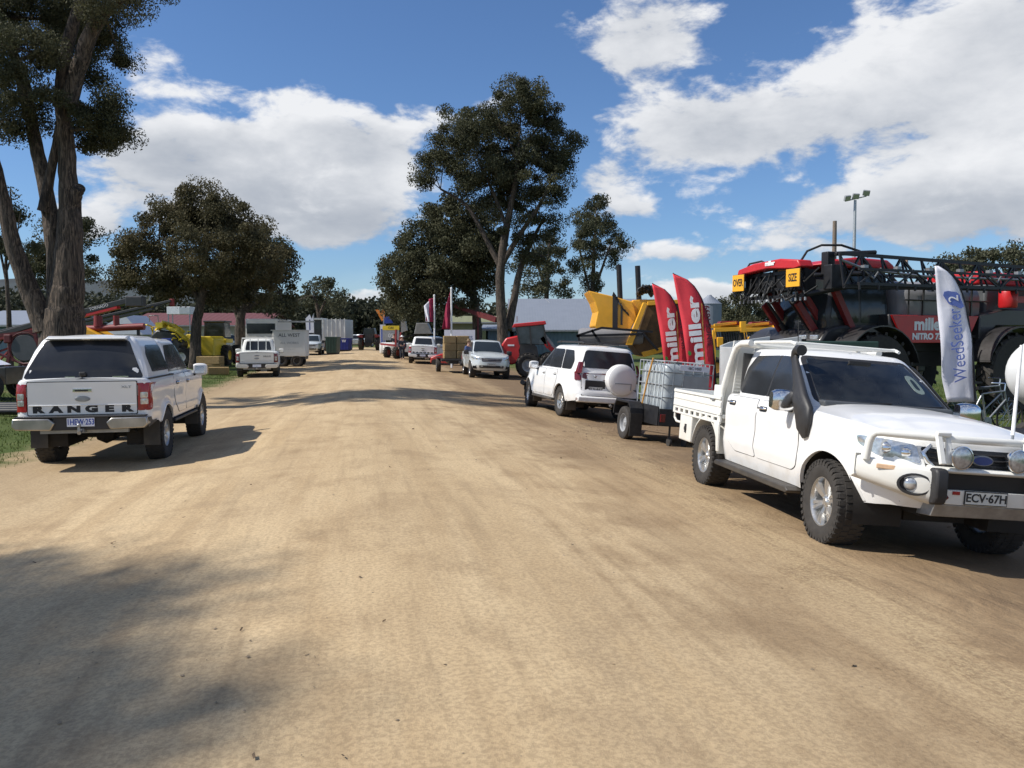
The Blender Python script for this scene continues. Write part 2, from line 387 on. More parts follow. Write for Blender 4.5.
nt.links.new(bg.outputs[0], mx.inputs[1]); nt.links.new(bg2.outputs[0], mx.inputs[2]); nt.links.new(mx.outputs[0], out.inputs[0])
world.cycles.sampling_method = 'MANUAL'; world.cycles.sample_map_resolution = 1024
sl = bpy.data.lights.new('sun', 'SUN'); sl.energy = 4.8; sl.angle = rad(.7); sl.color = (1, .95, .87)
so = bpy.data.objects.new('sun', sl); col.objects.link(so)
so.rotation_euler = (-SUN_DIR).to_track_quat('-Z', 'Y').to_euler(); so.location = (-40, -10, 40)
vs = sc.view_settings; vs.view_transform = 'Standard'; vs.look = 'None'; vs.gamma = 1; vs.use_curve_mapping = False; vs.exposure = .22

# ------------------------------------------------------------------ ground and road
def m_ground():
    m, nt, bs = nmat('dirt_and_grass')
    g = nt.nodes.new('ShaderNodeNewGeometry'); mp = nt.nodes.new('ShaderNodeMapping')
    ang = math.atan2(.182, .983)
    mp.inputs['Rotation'].default_value = (0, 0, -ang)   # x = t (across), y = s (along)
    nt.links.new(g.outputs['Position'], mp.inputs[0]); P = mp.outputs[0]
    sp = nt.nodes.new('ShaderNodeSeparateXYZ'); nt.links.new(P, sp.inputs[0]); t, s = sp.outputs[0], sp.outputs[1]
    def scaled(k):
        q = nt.nodes.new('ShaderNodeMapping'); q.inputs['Scale'].default_value = k; nt.links.new(P, q.inputs[0]); return q.outputs[0]
    streak = noise(nt, 1.5, 6, .62, scaled((1.0, .09, 1)), .5)
    streak2 = noise(nt, 7, 5, .6, scaled((1, .05, 1)), .2)
    patch = noise(nt, .28, 6, .6, scaled((1, .6, 1)), .7)
    patch2 = noise(nt, 1.3, 7, .68, scaled((1, .75, 1)), .4)
    grain = noise(nt, 34, 6, .75, P); grit = noise(nt, 160, 3, .7, P)
    pale = (.56, .425, .255); tan = (.47, .345, .20); brown = (.235, .155, .085); dark = (.135, .09, .055)
    c = mix(nt, ramp(nt, streak, [(.40, 0.), (.60, 1.)]), tan, pale)
    c = mix(nt, ramp(nt, patch2, [(.48, 0.), (.66, .55)]), c, (.30, .21, .12))
    wob = mth(nt, 'ADD', t, mth(nt, 'MULTIPLY', mth(nt, 'SUBTRACT', patch2, .5), 3.6))
    wob = mth(nt, 'ADD', wob, mth(nt, 'MULTIPLY', mth(nt, 'SUBTRACT', streak2, .5), 1.6))
    right = smooth(nt, wob, 1.4, 4.6, 0., .74)
    c = mix(nt, right, c, brown)
    verge = smooth(nt, mth(nt, 'ADD', wob, mth(nt, 'MULTIPLY', mth(nt, 'SUBTRACT', grain, .5), 1.5)), 3.9, 5.8, 0., .72)
    c = mix(nt, verge, c, dark)
    left = smooth(nt, wob, -3.0, -5.5, 0., .55)
    c = mix(nt, left, c, (.25, .18, .11))
    tr = mth(nt, 'ABSOLUTE', mth(nt, 'SUBTRACT', mth(nt, 'ABSOLUTE', mth(nt, 'SUBTRACT', wob, .4)), 1.3))
    c = mix(nt, smooth(nt, tr, .5, .0, 0., .22), c, (.52, .40, .25))
    c = mix(nt, ramp(nt, patch, [(.52, 0.), (.74, .4)]), c, (.27, .19, .11))
    tq = mth(nt, 'SUBTRACT', mth(nt, 'ADD', t, mth(nt, 'MULTIPLY', mth(nt, 'SUBTRACT', patch2, .5), 1.1)), mth(nt, 'MULTIPLY', mth(nt, 'MINIMUM', s, 18.), .105))
    def band(c0, w, k): q_ = mth(nt, 'MULTIPLY', mth(nt, 'SUBTRACT', tq, c0), 1/w); return mth(nt, 'MULTIPLY', mth(nt, 'EXPONENT', mth(nt, 'MULTIPLY', mth(nt, 'MULTIPLY', q_, q_), -1.)), k)
    c = mix(nt, mth(nt, 'MULTIPLY', band(1.95, .42, .62), smooth(nt, patch, .35, .6)), c, (.19, .125, .07))
    c = mix(nt, mth(nt, 'MULTIPLY', band(2.95, .34, .6), smooth(nt, grain, .4, .6)), c, (.47, .36, .21))
    c = mix(nt, ramp(nt, streak2, [(.52, 0.), (.72, .28)]), c, (.2, .14, .085))
    c = mix(nt, ramp(nt, grain, [(.42, .35), (.56, 0.)]), c, (.15, .105, .065))
    c = mix(nt, ramp(nt, grit, [(.60, 0.), (.70, .35)]), c, (.55, .46, .34))
    # grass areas
    gr = noise(nt, .9, 6, .7, P)
    e1 = mth(nt, 'ADD', t, mth(nt, 'MULTIPLY', mth(nt, 'SUBTRACT', gr, .5), 2.6))
    gl = smooth(nt, e1, -5.0, -6.0); e2 = smooth(nt, e1, 8.6, 10.2)
    gm = mth(nt, 'MAXIMUM', gl, e2)
    farfade = smooth(nt, s, 95, 130, 0., 1.); gm = mth(nt, 'MAXIMUM', gm, farfade)
    gc = ramp(nt, noise(nt, .6, 7, .7, P), [(.32, (.055, .085, .018)), (.55, (.085, .115, .03)), (.72, (.20, .17, .08))])
    gc = mix(nt, ramp(nt, grain, [(.4, .5), (.6, 0.)]), gc, (.03, .04, .012))
    c = mix(nt, gm, c, gc)
    nt.links.new(c, bs.inputs['Base Color']); bs.inputs['Roughness'].default_value = .93; bs.inputs['Specular IOR Level'].default_value = .15
    rough_v = mth(nt, 'MULTIPLY', patch2, smooth(nt, wob, 3.0, 6., .5, 3.5))
    h = mth(nt, 'ADD', mth(nt, 'MULTIPLY', grain, .32), mth(nt, 'ADD', mth(nt, 'MULTIPLY', streak2, .25), rough_v))
    h = mth(nt, 'ADD', h, mth(nt, 'MULTIPLY', grit, .16))
    bump(nt, h, bs, .7, .022); return m
M['ground'] = m_ground()
def axis(stops):
    a = []
    for (p0, p1, n) in stops: a += list(np.linspace(p0, p1, n, endpoint=False))
    return np.array(a+[stops[-1][1]])
S = axis([(-60, -6, 30), (-6, 26, 128), (26, 70, 90), (70, 200, 70), (200, 900, 30)])
T = axis([(-700, -60, 24), (-60, -12, 36), (-12, 14, 104), (14, 60, 36), (60, 700, 24)])
SS, TT = np.meshgrid(S, T, indexing='ij')
X = UX*SS+UY*TT; Y = UY*SS-UX*TT
Z = zg(X, Y)
near = np.exp(-np.maximum(0, SS-25)/12)*(np.abs(TT) < 13)
def fbm(x, y, seed):
    r = np.random.default_rng(seed); z = 0
    for k in range(14):
        f = r.uniform(.4, 3.2); a = r.uniform(0, 2*PI); z = z + np.sin(f*(x*math.cos(a)*1.3+y*math.sin(a)*.5)+r.uniform(0, 6))/f
    return z
Z = Z + near*(.0045+.006*sstep(3.5, 6, TT)+.006*sstep(-4, -6, TT))*fbm(TT, SS, 3)
nS, nT = len(S), len(T); V = np.stack([X, Y, Z], -1).reshape(-1, 3)
idx = np.arange(nS*nT).reshape(nS, nT)
Q = np.stack([idx[:-1, :-1], idx[:-1, 1:], idx[1:, 1:], idx[1:, :-1]], -1).reshape(-1, 4)
cs = (SS[:-1, :-1]+SS[1:, 1:]).reshape(-1)/2; ct = (TT[:-1, :-1]+TT[1:, 1:]).reshape(-1)/2
edge = .35*np.sin(cs*.7)+.25*np.sin(cs*1.9+1)
isroad = (ct > -5.3+edge) & (ct < 8.9-edge) & (cs > -30) & (cs < 125)
def fast_mesh(name, V, Q, mat, smooth=True):
    used, inv = np.unique(Q, return_inverse=True); V = V[used]; Q = inv.reshape(Q.shape)
    me = bpy.data.meshes.new(name); me.vertices.add(len(V)); me.vertices.foreach_set('co', V.astype(np.float32).ravel())
    k = Q.shape[1]; me.loops.add(Q.size); me.loops.foreach_set('vertex_index', Q.astype(np.int32).ravel())
    me.polygons.add(len(Q)); me.polygons.foreach_set('loop_start', np.arange(0, Q.size, k, dtype=np.int32))
    me.update(calc_edges=True)
    if smooth: me.shade_smooth()
    me.materials.append(M[mat]); o = bpy.data.objects.new(name, me); col.objects.link(o); return o
struct(fast_mesh('road', V, Q[isroad], 'ground')); struct(fast_mesh('ground', V, Q[~isroad], 'ground'))

# pebbles and leaf litter on the dirt: one heap of stuff
def quads(name, C, A, B, mat):
    """C centres, A and B half axes -> one quad each"""
    n = len(C); V = np.stack([C-A-B, C+A-B, C+A+B, C-A+B], 1).reshape(-1, 3)
    return fast_mesh(name, V, np.arange(4*n).reshape(n, 4), mat, False)
def scatter(n, s0, s1, t0, t1, size, power=1.6):
    s = s0+(s1-s0)*rng.random(n)**power; t = t0+(t1-t0)*rng.random(n)
    x = UX*s+UY*t; y = UY*s-UX*t; return x, y, zg(x, y)
n = 2600; x, y, z = scatter(n, 1.5, 22, -5.5, 8.5, .01)
oct_v = np.array([(1, 0, 0), (0, 1, 0), (-1, 0, 0), (0, -1, 0), (0, 0, .7), (0, 0, -.7)]); oct_f = np.array([(0, 1, 4), (1, 2, 4), (2, 3, 4), (3, 0, 4)])
r = (.003+.011*rng.random(n)**4)[:, None, None]; a = rng.random(n)*6.28
R = np.stack([np.stack([np.cos(a), -np.sin(a)], -1), np.stack([np.sin(a), np.cos(a)], -1)], 1)
vv = np.repeat(oct_v[None], n, 0)*r*rng.uniform(.6, 1.3, (n, 1, 3)); vv[..., :2] = np.einsum('nij,nkj->nki', R, vv[..., :2])
vv += np.stack([x, y, z+.001], -1)[:, None]
M['pebble'] = simple('pebble', (.26, .20, .13), .9, 0, .6, 9)
struct(fast_mesh('pebbles', vv.reshape(-1, 3), (oct_f[None]+6*np.arange(n)[:, None, None]).reshape(-1, 3), 'pebble', False), 'stuff')
n = 900; x, y, z = scatter(n, 8.5, 19, 3.6, 7.2, .01, 1.)
k = np.sin(x*2.1)*np.sin(y*1.3)+rng.standard_normal(n)*.4 > -.1; x, y, z = x[k], y[k], z[k]; n = len(x)
r = (.010+.03*rng.random(n)**3)[:, None, None]; vv = np.repeat(oct_v[None], n, 0)*r*rng.uniform(.5, 1.4, (n, 1, 3)); vv += np.stack([x, y, z], -1)[:, None]
M['clod'] = simple('dirt_clod', (.19, .13, .08), .95, 0, .35, 9)
struct(fast_mesh('dirt_clods', vv.reshape(-1, 3), (oct_f[None]+6*np.arange(n)[:, None, None]).reshape(-1, 3), 'clod', False), 'stuff')
n = 170; x, y, z = scatter(n, 1.6, 16, -5.5, 7, .02)
a = rng.random(n)*6.28; L = .008+.012*rng.random(n)
C = np.stack([x, y, z+.008], -1); A = np.stack([np.cos(a)*L, np.sin(a)*L, .004*rng.standard_normal(n)], -1); B = np.stack([-np.sin(a)*L*.3, np.cos(a)*L*.3, .004*rng.standard_normal(n)], -1)
M['litter'] = simple('dry_leaf', (.10, .065, .035), .8, 0, .5, 9)
struct(quads('leaf_litter', C, A, B, 'litter'), 'stuff')
def grass_area(name, s0, s1, t0, t1, n, h, near=1.5):
    s = s0+(s1-s0)*rng.random(n)**near; t = t0+(t1-t0)*rng.random(n)
    x = UX*s+UY*t; y = UY*s-UX*t
    clump = np.sin(x*1.7+y*.6)*np.sin(y*2.1-x*.8)+.6*np.sin(x*5.1)*np.sin(y*4.3)+rng.standard_normal(n)*.5
    k = (clump > -.35) & (rng.random(n) < np.clip(np.minimum(t-t0, t1-t)/1.2+.12, 0, 1)); x, y = x[k], y[k]; n = len(x); z = zg(x, y)
    a = rng.random(n)*6.28; hh = h*(.4+rng.random(n)); w = .006+.008*rng.random(n)
    lean = rng.standard_normal((n, 2))*.45*hh[:, None]
    p0 = np.stack([x-np.cos(a)*w, y-np.sin(a)*w, z-.01], -1); p1 = np.stack([x+np.cos(a)*w, y+np.sin(a)*w, z-.01], -1)
    p2 = np.stack([x+lean[:, 0], y+lean[:, 1], z+hh], -1)
    V = np.stack([p0, p1, p2], 1).reshape(-1, 3)
    return struct(fast_mesh(name, V, np.arange(3*n).reshape(n, 3), 'grass', False), 'stuff')
grass_area('grass', 4, 46, -22, -5.0, 90000, .075)
grass_area('grass', 9, 40, 8.8, 22, 42000, .09)
# ------------------------------------------------------------------ vehicles
def interp(tab, x): return float(np.interp(x, [a for a, b in tab], [b for a, b in tab]))
def sm(a, b, v): t = min(1, max(0, (v-a)/(b-a))); return t*t*(3-2*t)
def round_poly(poly, r=.04, k=3):
    """cut the corners of a polygon into small arcs"""
    out = []; n = len(poly)
    for i in range(n):
        p = Vector(poly[i]); a = Vector(poly[i-1])-p; b = Vector(poly[(i+1) % n])-p
        ra = min(r, a.length*.45); rb = min(r, b.length*.45)
        A = p+a.normalized()*ra; B = p+b.normalized()*rb
        for j in range(k+1):
            t = j/k; out.append((A*(1-t)**2+p*2*t*(1-t)+B*t*t))
    # densify
    res = []
    for i in range(len(out)):
        a, b = out[i], out[(i+1) % len(out)]; m = max(1, int((b-a).length/.12))
        for j in range(m): res.append(a.lerp(b, j/m))
    return res
def patch(surf, poly, off=.004, fold=.012, r=.04, rings=4, mb=None, flat=False):
    """a panel that follows surf(a,b), stands off by off and folds back at its rim"""
    mb = mb or MB(); P = round_poly(poly, r) if r else [Vector(p) for p in poly]
    c = sum(P, Vector((0, 0)))/len(P); n = len(P); vs = []; fs = []
    def at(q, o):
        e = 1e-3; p = Vector(surf(q.x, q.y)); u = Vector(surf(q.x+e, q.y))-p; w = Vector(surf(q.x, q.y+e))-p
        nn = u.cross(w)
        if nn.length < 1e-12: nn = Vector((0, 0, 1))
        nn.normalize()
        if nn.dot(surf.out) < 0: nn = -nn
        return p+nn*o
    for k in range(1, rings+1):
        for q in P: vs.append(at(c+(q-c)*k/rings, off))
    for q in P: vs.append(at(q+(q-c).normalized()*.001, off-fold))
    vs.append(at(c, off)); C = len(vs)-1
    for i in range(n): fs.append((C, i, (i+1) % n))
    for k in range(rings):
        for i in range(n):
            j = (i+1) % n; fs.append((k*n+i, (k+1)*n+i, (k+1)*n+j, k*n+j))
    return mb.add(vs, fs)
class Surf:
    def __init__(s, f, out): s.f = f; s.out = Vector(out)
    def __call__(s, a, b): return s.f(a, b)

class Shell:
    """lower body of a car: closed rings in plan, with wheel arches"""
    def __init__(s, **k):
        s.W = .93; s.front = [(.3, 2.4), (.6, 2.5), (1.1, 2.4)]; s.rear = [(.3, -2.8), (1.1, -2.84)]
        s.x0f = 1.0; s.nf = 3.6; s.x0r = -2.3; s.nr = 9; s.ins = [(.3, .06), (.5, .02), (.75, 0), (.95, .008), (1.1, .03), (1.3, .06)]
        s.top = [(-3, 1.12), (1, 1.15), (2.5, 1.0)]; s.low = [(-3, .5), (-2, .45), (2, .42), (2.5, .4)]; s.arches = [(1.61, .38, .47), (-1.61, .38, .47)]
        s.fil = .06; s.flare = .022; s.crown = .07; s.cowl = .9; s.ridge = .012
        s.__dict__.update(k)
    def xf(s, z): return interp(s.front, z)
    def xr(s, z): return interp(s.rear, z)
    def w0(s, z, x=0):
        w = s.W - interp(s.ins, z); zt = interp(s.top, x)
        if z > zt-s.fil: q = min(1, (z-(zt-s.fil))/s.fil); w -= s.fil*(1-math.sqrt(max(0, 1-q*q)))*.9
        return w
    def fl(s, x, z):
        e = 0
        for xa, za, ra in s.arches:
            d = math.hypot(x-xa, z-za); e = max(e, math.exp(-((d-ra)/.075)**2) if z > za-.05 else 0)
        return s.flare*e
    def plan(s, x, z):
        f = 1.
        if x > s.x0f: f = max(0., 1-((x-s.x0f)/(s.xf(z)-s.x0f))**s.nf)**(1/s.nf)
        if x < s.x0r: f = max(0., 1-min(1, (s.x0r-x)/(s.x0r-s.xr(z)))**s.nr)**(1/s.nr)
        return f
    def y(s, x, z): return s.w0(z, x)*s.plan(x, z)+s.fl(x, z)
    def side(s, sg): return Surf(lambda x, z: (x, sg*s.y(x, z), z), (0, sg, 0))
    def fx(s, y, z): return s.x0f+(s.xf(z)-s.x0f)*max(0., 1-min(1, abs(y)/s.w0(z, s.x0f+1.2))**s.nf)**(1/s.nf)
    def rx(s, y, z): return s.x0r-(s.x0r-s.xr(z))*max(0., 1-min(1, abs(y)/s.w0(z, s.x0r))**s.nr)**(1/s.nr)
    def frontS(s): return Surf(lambda y, z: (s.fx(y, z), y, z), (1, 0, 0))
    def rearS(s): return Surf(lambda y, z: (s.rx(y, z), y, z), (-1, 0, 0))
    def zlow(s, x):
        z = interp(s.low, x)
        for xa, za, ra in s.arches:
            if abs(x-xa) < ra: z = max(z, za+math.sqrt(ra*ra-(x-xa)**2))
        return z
    def ztop(s, x, yy=None): return interp(s.top, x)
    def build(s, closed_top=True, lod=1.):
        ks = []
        vf = (.5)**(1/s.nf); vr = (.5)**(1/s.nr)
        for i in range(9): ks.append(('f', vf*i/9))
        xs = [s.x0f+(2.0-s.x0f)]
        fx_end = lambda z: s.x0f+(s.xf(z)-s.x0f)*vf
        rx_end = lambda z: s.x0r-(s.x0r-s.xr(z))*vr
        a, b = fx_end(.8), rx_end(.8); q = [a]; x = a
        step = .06/lod; pts = set(np.arange(b, a, step).round(4).tolist()+[a, b])
        for xa, za, ra in s.arches:
            for t in np.linspace(0, PI, int(22*lod)+2): 
                v = xa+ra*math.cos(t)
                if b < v < a: pts.add(round(v, 4))
            for v in (xa+ra+.002, xa-ra-.002):
                if b < v < a: pts.add(round(v, 4))
        lst = sorted(pts, reverse=True); cl = [lst[0]]
        for v in lst[1:]:
            if cl[-1]-v > .0015: cl.append(v)
        for v in cl: ks.append(('s', (v-b)/(a-b)))
        for i in range(9)[::-1]: ks.append(('r', vr*i/9))
        def pt(k, z, xn):
            t, v = k
            w = s.w0(z, xn)
            if t == 'f': return Vector((s.x0f+(s.xf(z)-s.x0f)*(1-v**s.nf)**(1/s.nf), w*v, z))
            if t == 'r': return Vector((s.x0r-(s.x0r-s.xr(z))*(1-v**s.nr)**(1/s.nr), w*v, z))
            A, B = fx_end(z), rx_end(z); x = B+(A-B)*v
            # keep arches true: use nominal x away from the very ends
            g = min(1, min(v, 1-v)/.12); x = x*(1-g)+(b+(a-b)*v)*g
            return Vector((x, w*s.plan(x, z)+s.fl(x, z), z))
        rows = []
        for k in ks:
            xn = s.xf(.8) if k[0] == 'f' else s.xr(.8) if k[0] == 'r' else b+(a-b)*k[1]
            zl, zt = s.zlow(xn), s.ztop(xn)
            lv = [zl+(zt-s.fil-zl)*t for t in np.linspace(0, 1, 10)]
            lv += [zt-s.fil+s.fil*math.sin(rad(t)) for t in (25, 50, 70, 84, 90)]
            rows.append([pt(k, z, xn) for z in lv])
        nz = len(rows[0]); mb = MB(); nk = len(rows)
        vs = [p for r in rows for p in r] + [Vector((p.x, -p.y, p.z)) for r in rows for p in r]
        fs = []; o = nk*nz
        for i in range(nk-1):
            for j in range(nz-1):
                fs.append((i*nz+j, (i+1)*nz+j, (i+1)*nz+j+1, i*nz+j+1)); fs.append((o+i*nz+j, o+i*nz+j+1, o+(i+1)*nz+j+1, o+(i+1)*nz+j))
        mb.add(vs, fs)
        if closed_top:
            m = 12; tv = []; tf = []
            for i, r in enumerate(rows):
                p = r[-1]; xfz = s.xf(p.z)
                cr = s.crown*sm(0, .7, xfz-p.x)*(1 if p.x > s.cowl-.3 else .3)
                for j in range(m+1):
                    yy = p.y*(1-2*j/m); q = yy/max(.01, p.y)
                    rg = s.ridge*math.exp(-((abs(yy)-.5)/.07)**2)*sm(.05, .4, xfz-p.x)*(1 if p.x > s.cowl-.2 else 0)
                    tv.append((p.x, yy, p.z+cr*(1-abs(q)**2.4)+rg))
            for i in range(nk-1):
                for j in range(m): tf.append((i*(m+1)+j, i*(m+1)+j+1, (i+1)*(m+1)+j+1, (i+1)*(m+1)+j))
            mb.add(tv, tf)
        return mb

class Cab:
    """greenhouse: levels (z, x front, x rear, half width)"""
    def __init__(s, lev, nf=6., fil=.07, crown=.035): s.lev = lev; s.n = nf; s.fil = fil; s.crown = crown
    def at(s, z):
        L = s.lev; zs = [l[0] for l in L]; return [float(np.interp(z, zs, [l[i] for l in L])) for i in (1, 2, 3)]
    def sy(s, x, z):
        a, b, w = s.at(z); c, h = (a+b)/2, (a-b)/2; return w*max(0., 1-min(1, abs((x-c)/h))**(s.n*2.4))**(1/(s.n*2.4))
    def fxx(s, y, z, sg=1):
        a, b, w = s.at(z); c, h = (a+b)/2, (a-b)/2; nn = s.n*.62
        bow = .10*(1-min(1, abs(y/w))**2) if sg > 0 else .04*(1-min(1, abs(y/w))**2)
        return c+sg*(h-.10*(sg > 0)-.04*(sg < 0)+bow)*max(0., 1-min(1, abs(y)/w)**(s.n*2.4))**(1/(s.n*2.4))
    def side(s, sg): return Surf(lambda x, z: (x, sg*s.sy(x, z), z), (0, sg, .2))
    def frontS(s): return Surf(lambda y, z: (s.fxx(y, z, 1), y, z), (1, 0, .5))
    def rearS(s): return Surf(lambda y, z: (s.fxx(y, z, -1), y, z), (-1, 0, .2))
    def build(s, hole=None):
        nl, nf = (34, 26) if hole else (9, 10)
        z0, z1 = s.lev[0][0], s.lev[-1][0]; lv = [z0+(z1-s.fil-z0)*t for t in np.linspace(0, 1, nl)]
        N_ = s.n*2.4; half = []
        v1 = .5**(1/N_)
        for i in range(nf): half.append(('f', v1*i/nf))
        for i in range(25): half.append(('s', 1-2*i/24))
        for i in range(10)[::-1]: half.append(('r', v1*i/10))
        rows = []
        lv2 = [(z, 0) for z in lv]+[(z1-s.fil+s.fil*math.sin(rad(t)), s.fil*(1-math.cos(rad(t)))) for t in (20, 40, 60, 75, 90)]
        for k in half:
            r = []
            for z, ins in lv2:
                a, b, w = s.at(z); c, h = (a+b)/2, (a-b)/2
                if k[0] == 'f': y = w*k[1]; x = s.fxx(y, z, 1)
                elif k[0] == 'r': y = w*k[1]; x = s.fxx(y, z, -1)
                else:
                    xa, xb = s.fxx(w*v1, z, 1), s.fxx(w*v1, z, -1); t = (k[1]+1)/2; x = xb+(xa-xb)*t; y = s.sy(x, z)
                    if abs(k[1]) > .999: y = w*v1
                f = 1-ins/h*.9; x = c+(x-c)*f; y = y*(1-ins/w)
                r.append(Vector((x, y, z)))
            rows.append(r)
        nk, nz = len(rows), len(rows[0]); o = nk*nz
        vs = [p for r in rows for p in r]+[Vector((p.x, -p.y, p.z)) for r in rows for p in r]; fs = []
        for i in range(nk-1):
            for j in range(nz-1):
                fs.append((i*nz+j, (i+1)*nz+j, (i+1)*nz+j+1, i*nz+j+1)); fs.append((o+i*nz+j, o+i*nz+j+1, o+(i+1)*nz+j+1, o+(i+1)*nz+j))
        if hole:
            ha, hb, ya, yb = hole
            def inside(i):
                p = vs[i]; t = (p.z-ha)/(hb-ha); return 0 < t < 1 and abs(p.y) < ya+(yb-ya)*t and p.x > s.at(p.z)[0]-.25
            fs = [f for f in fs if not all(inside(i) for i in f)]
        mb = MB().add(vs, fs); m = 8; tv = []; tf = []
        for r in rows:
            p = r[-1]
            a, b, w = s.at(z1); e = sm(0, .35, min(abs(p.x-a), abs(p.x-b)))
            for j in range(m+1):
                yy = p.y*(1-2*j/m); q = yy/max(.01, p.y); tv.append((p.x, yy, p.z+s.crown*e*(1-q*q)))
        for i in range(nk-1):
            for j in range(m): tf.append((i*(m+1)+j, i*(m+1)+j+1, (i+1)*(m+1)+j+1, (i+1)*(m+1)+j))
        return mb.add(tv, tf)

WHEELS = {}
def wheel_parts(R, w, rr, style='six', knob=True):
    """tyre and rim meshes about the y axis; outer face towards +y"""
    key = (R, w, rr, style, knob)
    if key in WHEELS: return WHEELS[key]
    h = w/2; prof = [(rr-.015, -h*.82), (rr+.01, -h*.9), (rr+(R-rr)*.45, -h*1.02), (R-.035, -h*.97), (R-.012, -h*.86), (R-.003, -h*.55), (R, 0), (R-.003, h*.55), (R-.012, h*.86), (R-.035, h*.97), (rr+(R-rr)*.45, h*1.02), (rr+.01, h*.9), (rr-.015, h*.82)]
    ty = MB().lathe(prof, 'y', n=48)
    if knob:
        nb = 40 if knob == True else knob
        for k in range(nb):
            a = 2*PI*(k+.5)/nb
            for j, (y0, y1, da, wd) in enumerate(((-h*.96, -h*.55, 0, .60), (-h*.48, -h*.03, .5, .7), (h*.03, h*.48, 0, .7), (h*.55, h*.96, .5, .60))):
                t = a+da*2*PI/nb; m = Matrix.Rotation(-t, 4, 'Y'); dw = 2*PI*R/nb*wd/2
                top = R+.003 if j in (1, 2) else R-.003
                ty.box(R-.02, top, y0, y1, -dw, dw, m)
                if j in (0, 3):
                    yy = y0 if j == 0 else y1; sg = -1 if j == 0 else 1
                    ty.box(R-.055, R-.012, min(yy, yy+sg*.009), max(yy, yy+sg*.009), -dw*.8, dw*.8, m)
    ri = MB().lathe([(rr+.006, -h*.75), (rr, -h*.70), (rr-.02, -h*.5), (rr-.02, h*.55), (rr-.004, h*.72), (rr+.010, h*.80), (rr+.012, h*.86), (rr-.012, h*.84), (rr-.022, h*.70), (rr-.03, h*.5), (rr-.03, -h*.6)], 'y', n=40)
    ybk = h*.05
    def spoke(a, wd0, wd1, y0, y1, r0=.05, r1=None):
        r1 = r1 or rr-.012; m = Matrix.Rotation(-a, 4, 'Y'); v = []
        for r, wd, yf in ((r0, wd0, y0), ((r0+r1)/2, (wd0+wd1)/2*.9, (y0+y1)/2+.012), (r1, wd1, y1)):
            v += [m @ Vector((r, yf-.03, -wd)), m @ Vector((r, yf, -wd*.6)), m @ Vector((r, yf, wd*.6)), m @ Vector((r, yf-.03, wd))]
        f = []
        for i in range(2):
            for j in range(4): f.append((i*4+j, i*4+(j+1) % 4, (i+1)*4+(j+1) % 4, (i+1)*4+j))
        ri.add(v, f+[(0, 1, 2, 3), (8, 11, 10, 9)])
    if style == 'six':
        for k in range(6):
            for d in (-.115, .115): spoke(2*PI*k/6+d+.2, .022, .026, h*.50, h*.72)
    elif style == 'five':
        for k in range(5): spoke(2*PI*k/5+.3, .045, .05, h*.45, h*.72)
        for k in range(5): spoke(2*PI*k/5+.3+.63, .010, .012, h*.3, h*.6)
    elif style == 'fan':
        for k in range(8): spoke(2*PI*k/8, .022, .03, h*.45, h*.7)
    elif style == 'steel':
        ri.lathe([(0, h*.35), (rr*.45, h*.35), (rr*.62, h*.15), (rr*.9, h*.25), (rr-.01, h*.5)], 'y', n=40)
    ri.lathe([(.0, h*.62), (.032, h*.62), (.038, h*.56), (.062, h*.50), (.075, h*.40), (.075, h*.1), (0, h*.1)], 'y', n=24)
    for k in range(6):
        a = 2*PI*k/6; ri.lathe([(0, h*.56), (.008, h*.56), (.010, h*.48)], 'y', (math.cos(a)*.057, 0, math.sin(a)*.057), 8)
    dk = MB().lathe([(0, -h*.1), (rr-.05, -h*.1), (rr-.045, -h*.5), (0, -h*.5)], 'y', n=28)
    WHEELS[key] = (ty, ri, dk); return WHEELS[key]
MESHC = {}
def cached(key, mb, name, mat, parent, smooth=35):
    if key in MESHC:
        o = bpy.data.objects.new(name, MESHC[key]); col.objects.link(o); o.parent = parent; return o
    o = mb.build(name, mat, parent, smooth); MESHC[key] = o.data; return o
def add_wheel(root, x, y, R, w, rr, style, knob=True, steer=0., spin=0., rim='alloy', toe=0):
    ty, ri, dk = wheel_parts(R, w, rr, style, knob); k = (R, w, rr, style, knob)
    sg = 1 if y > 0 else -1
    h = bpy.data.objects.new('wheel', None); col.objects.link(h); h.empty_display_size = .1; h.parent = root
    h.location = (x, y, R); h.rotation_euler = (0, spin, steer+(0 if sg > 0 else PI))
    # an Empty part holding tyre and rim
    cached(k+('t',), ty, 'tyre', 'grip', h, 30); cached(k+('r', rim), ri, 'rim', rim, h, 30); cached(k+('d',), dk, 'brake_disc', 'steel' if style != 'steel' else 'under', h)
    return h
def set_pose(root, X, Y, heading, wb, half=.78, lift=0.):
    """stand the four wheels on the ground"""
    c, s = math.cos(heading), math.sin(heading)
    def g(a, b): return zg1(X+c*a-s*b, Y+s*a+c*b)
    fr = (g(wb/2, half)+g(wb/2, -half))/2; rr = (g(-wb/2, half)+g(-wb/2, -half))/2
    lf = (g(wb/2, half)+g(-wb/2, half))/2; rt = (g(wb/2, -half)+g(-wb/2, -half))/2
    root.location = (X, Y, (fr+rr)/2-.012+lift); root.rotation_mode = 'XYZ'
    root.rotation_euler = (math.atan2(lf-rt, 2*half), -math.atan2(fr-rr, wb), heading)

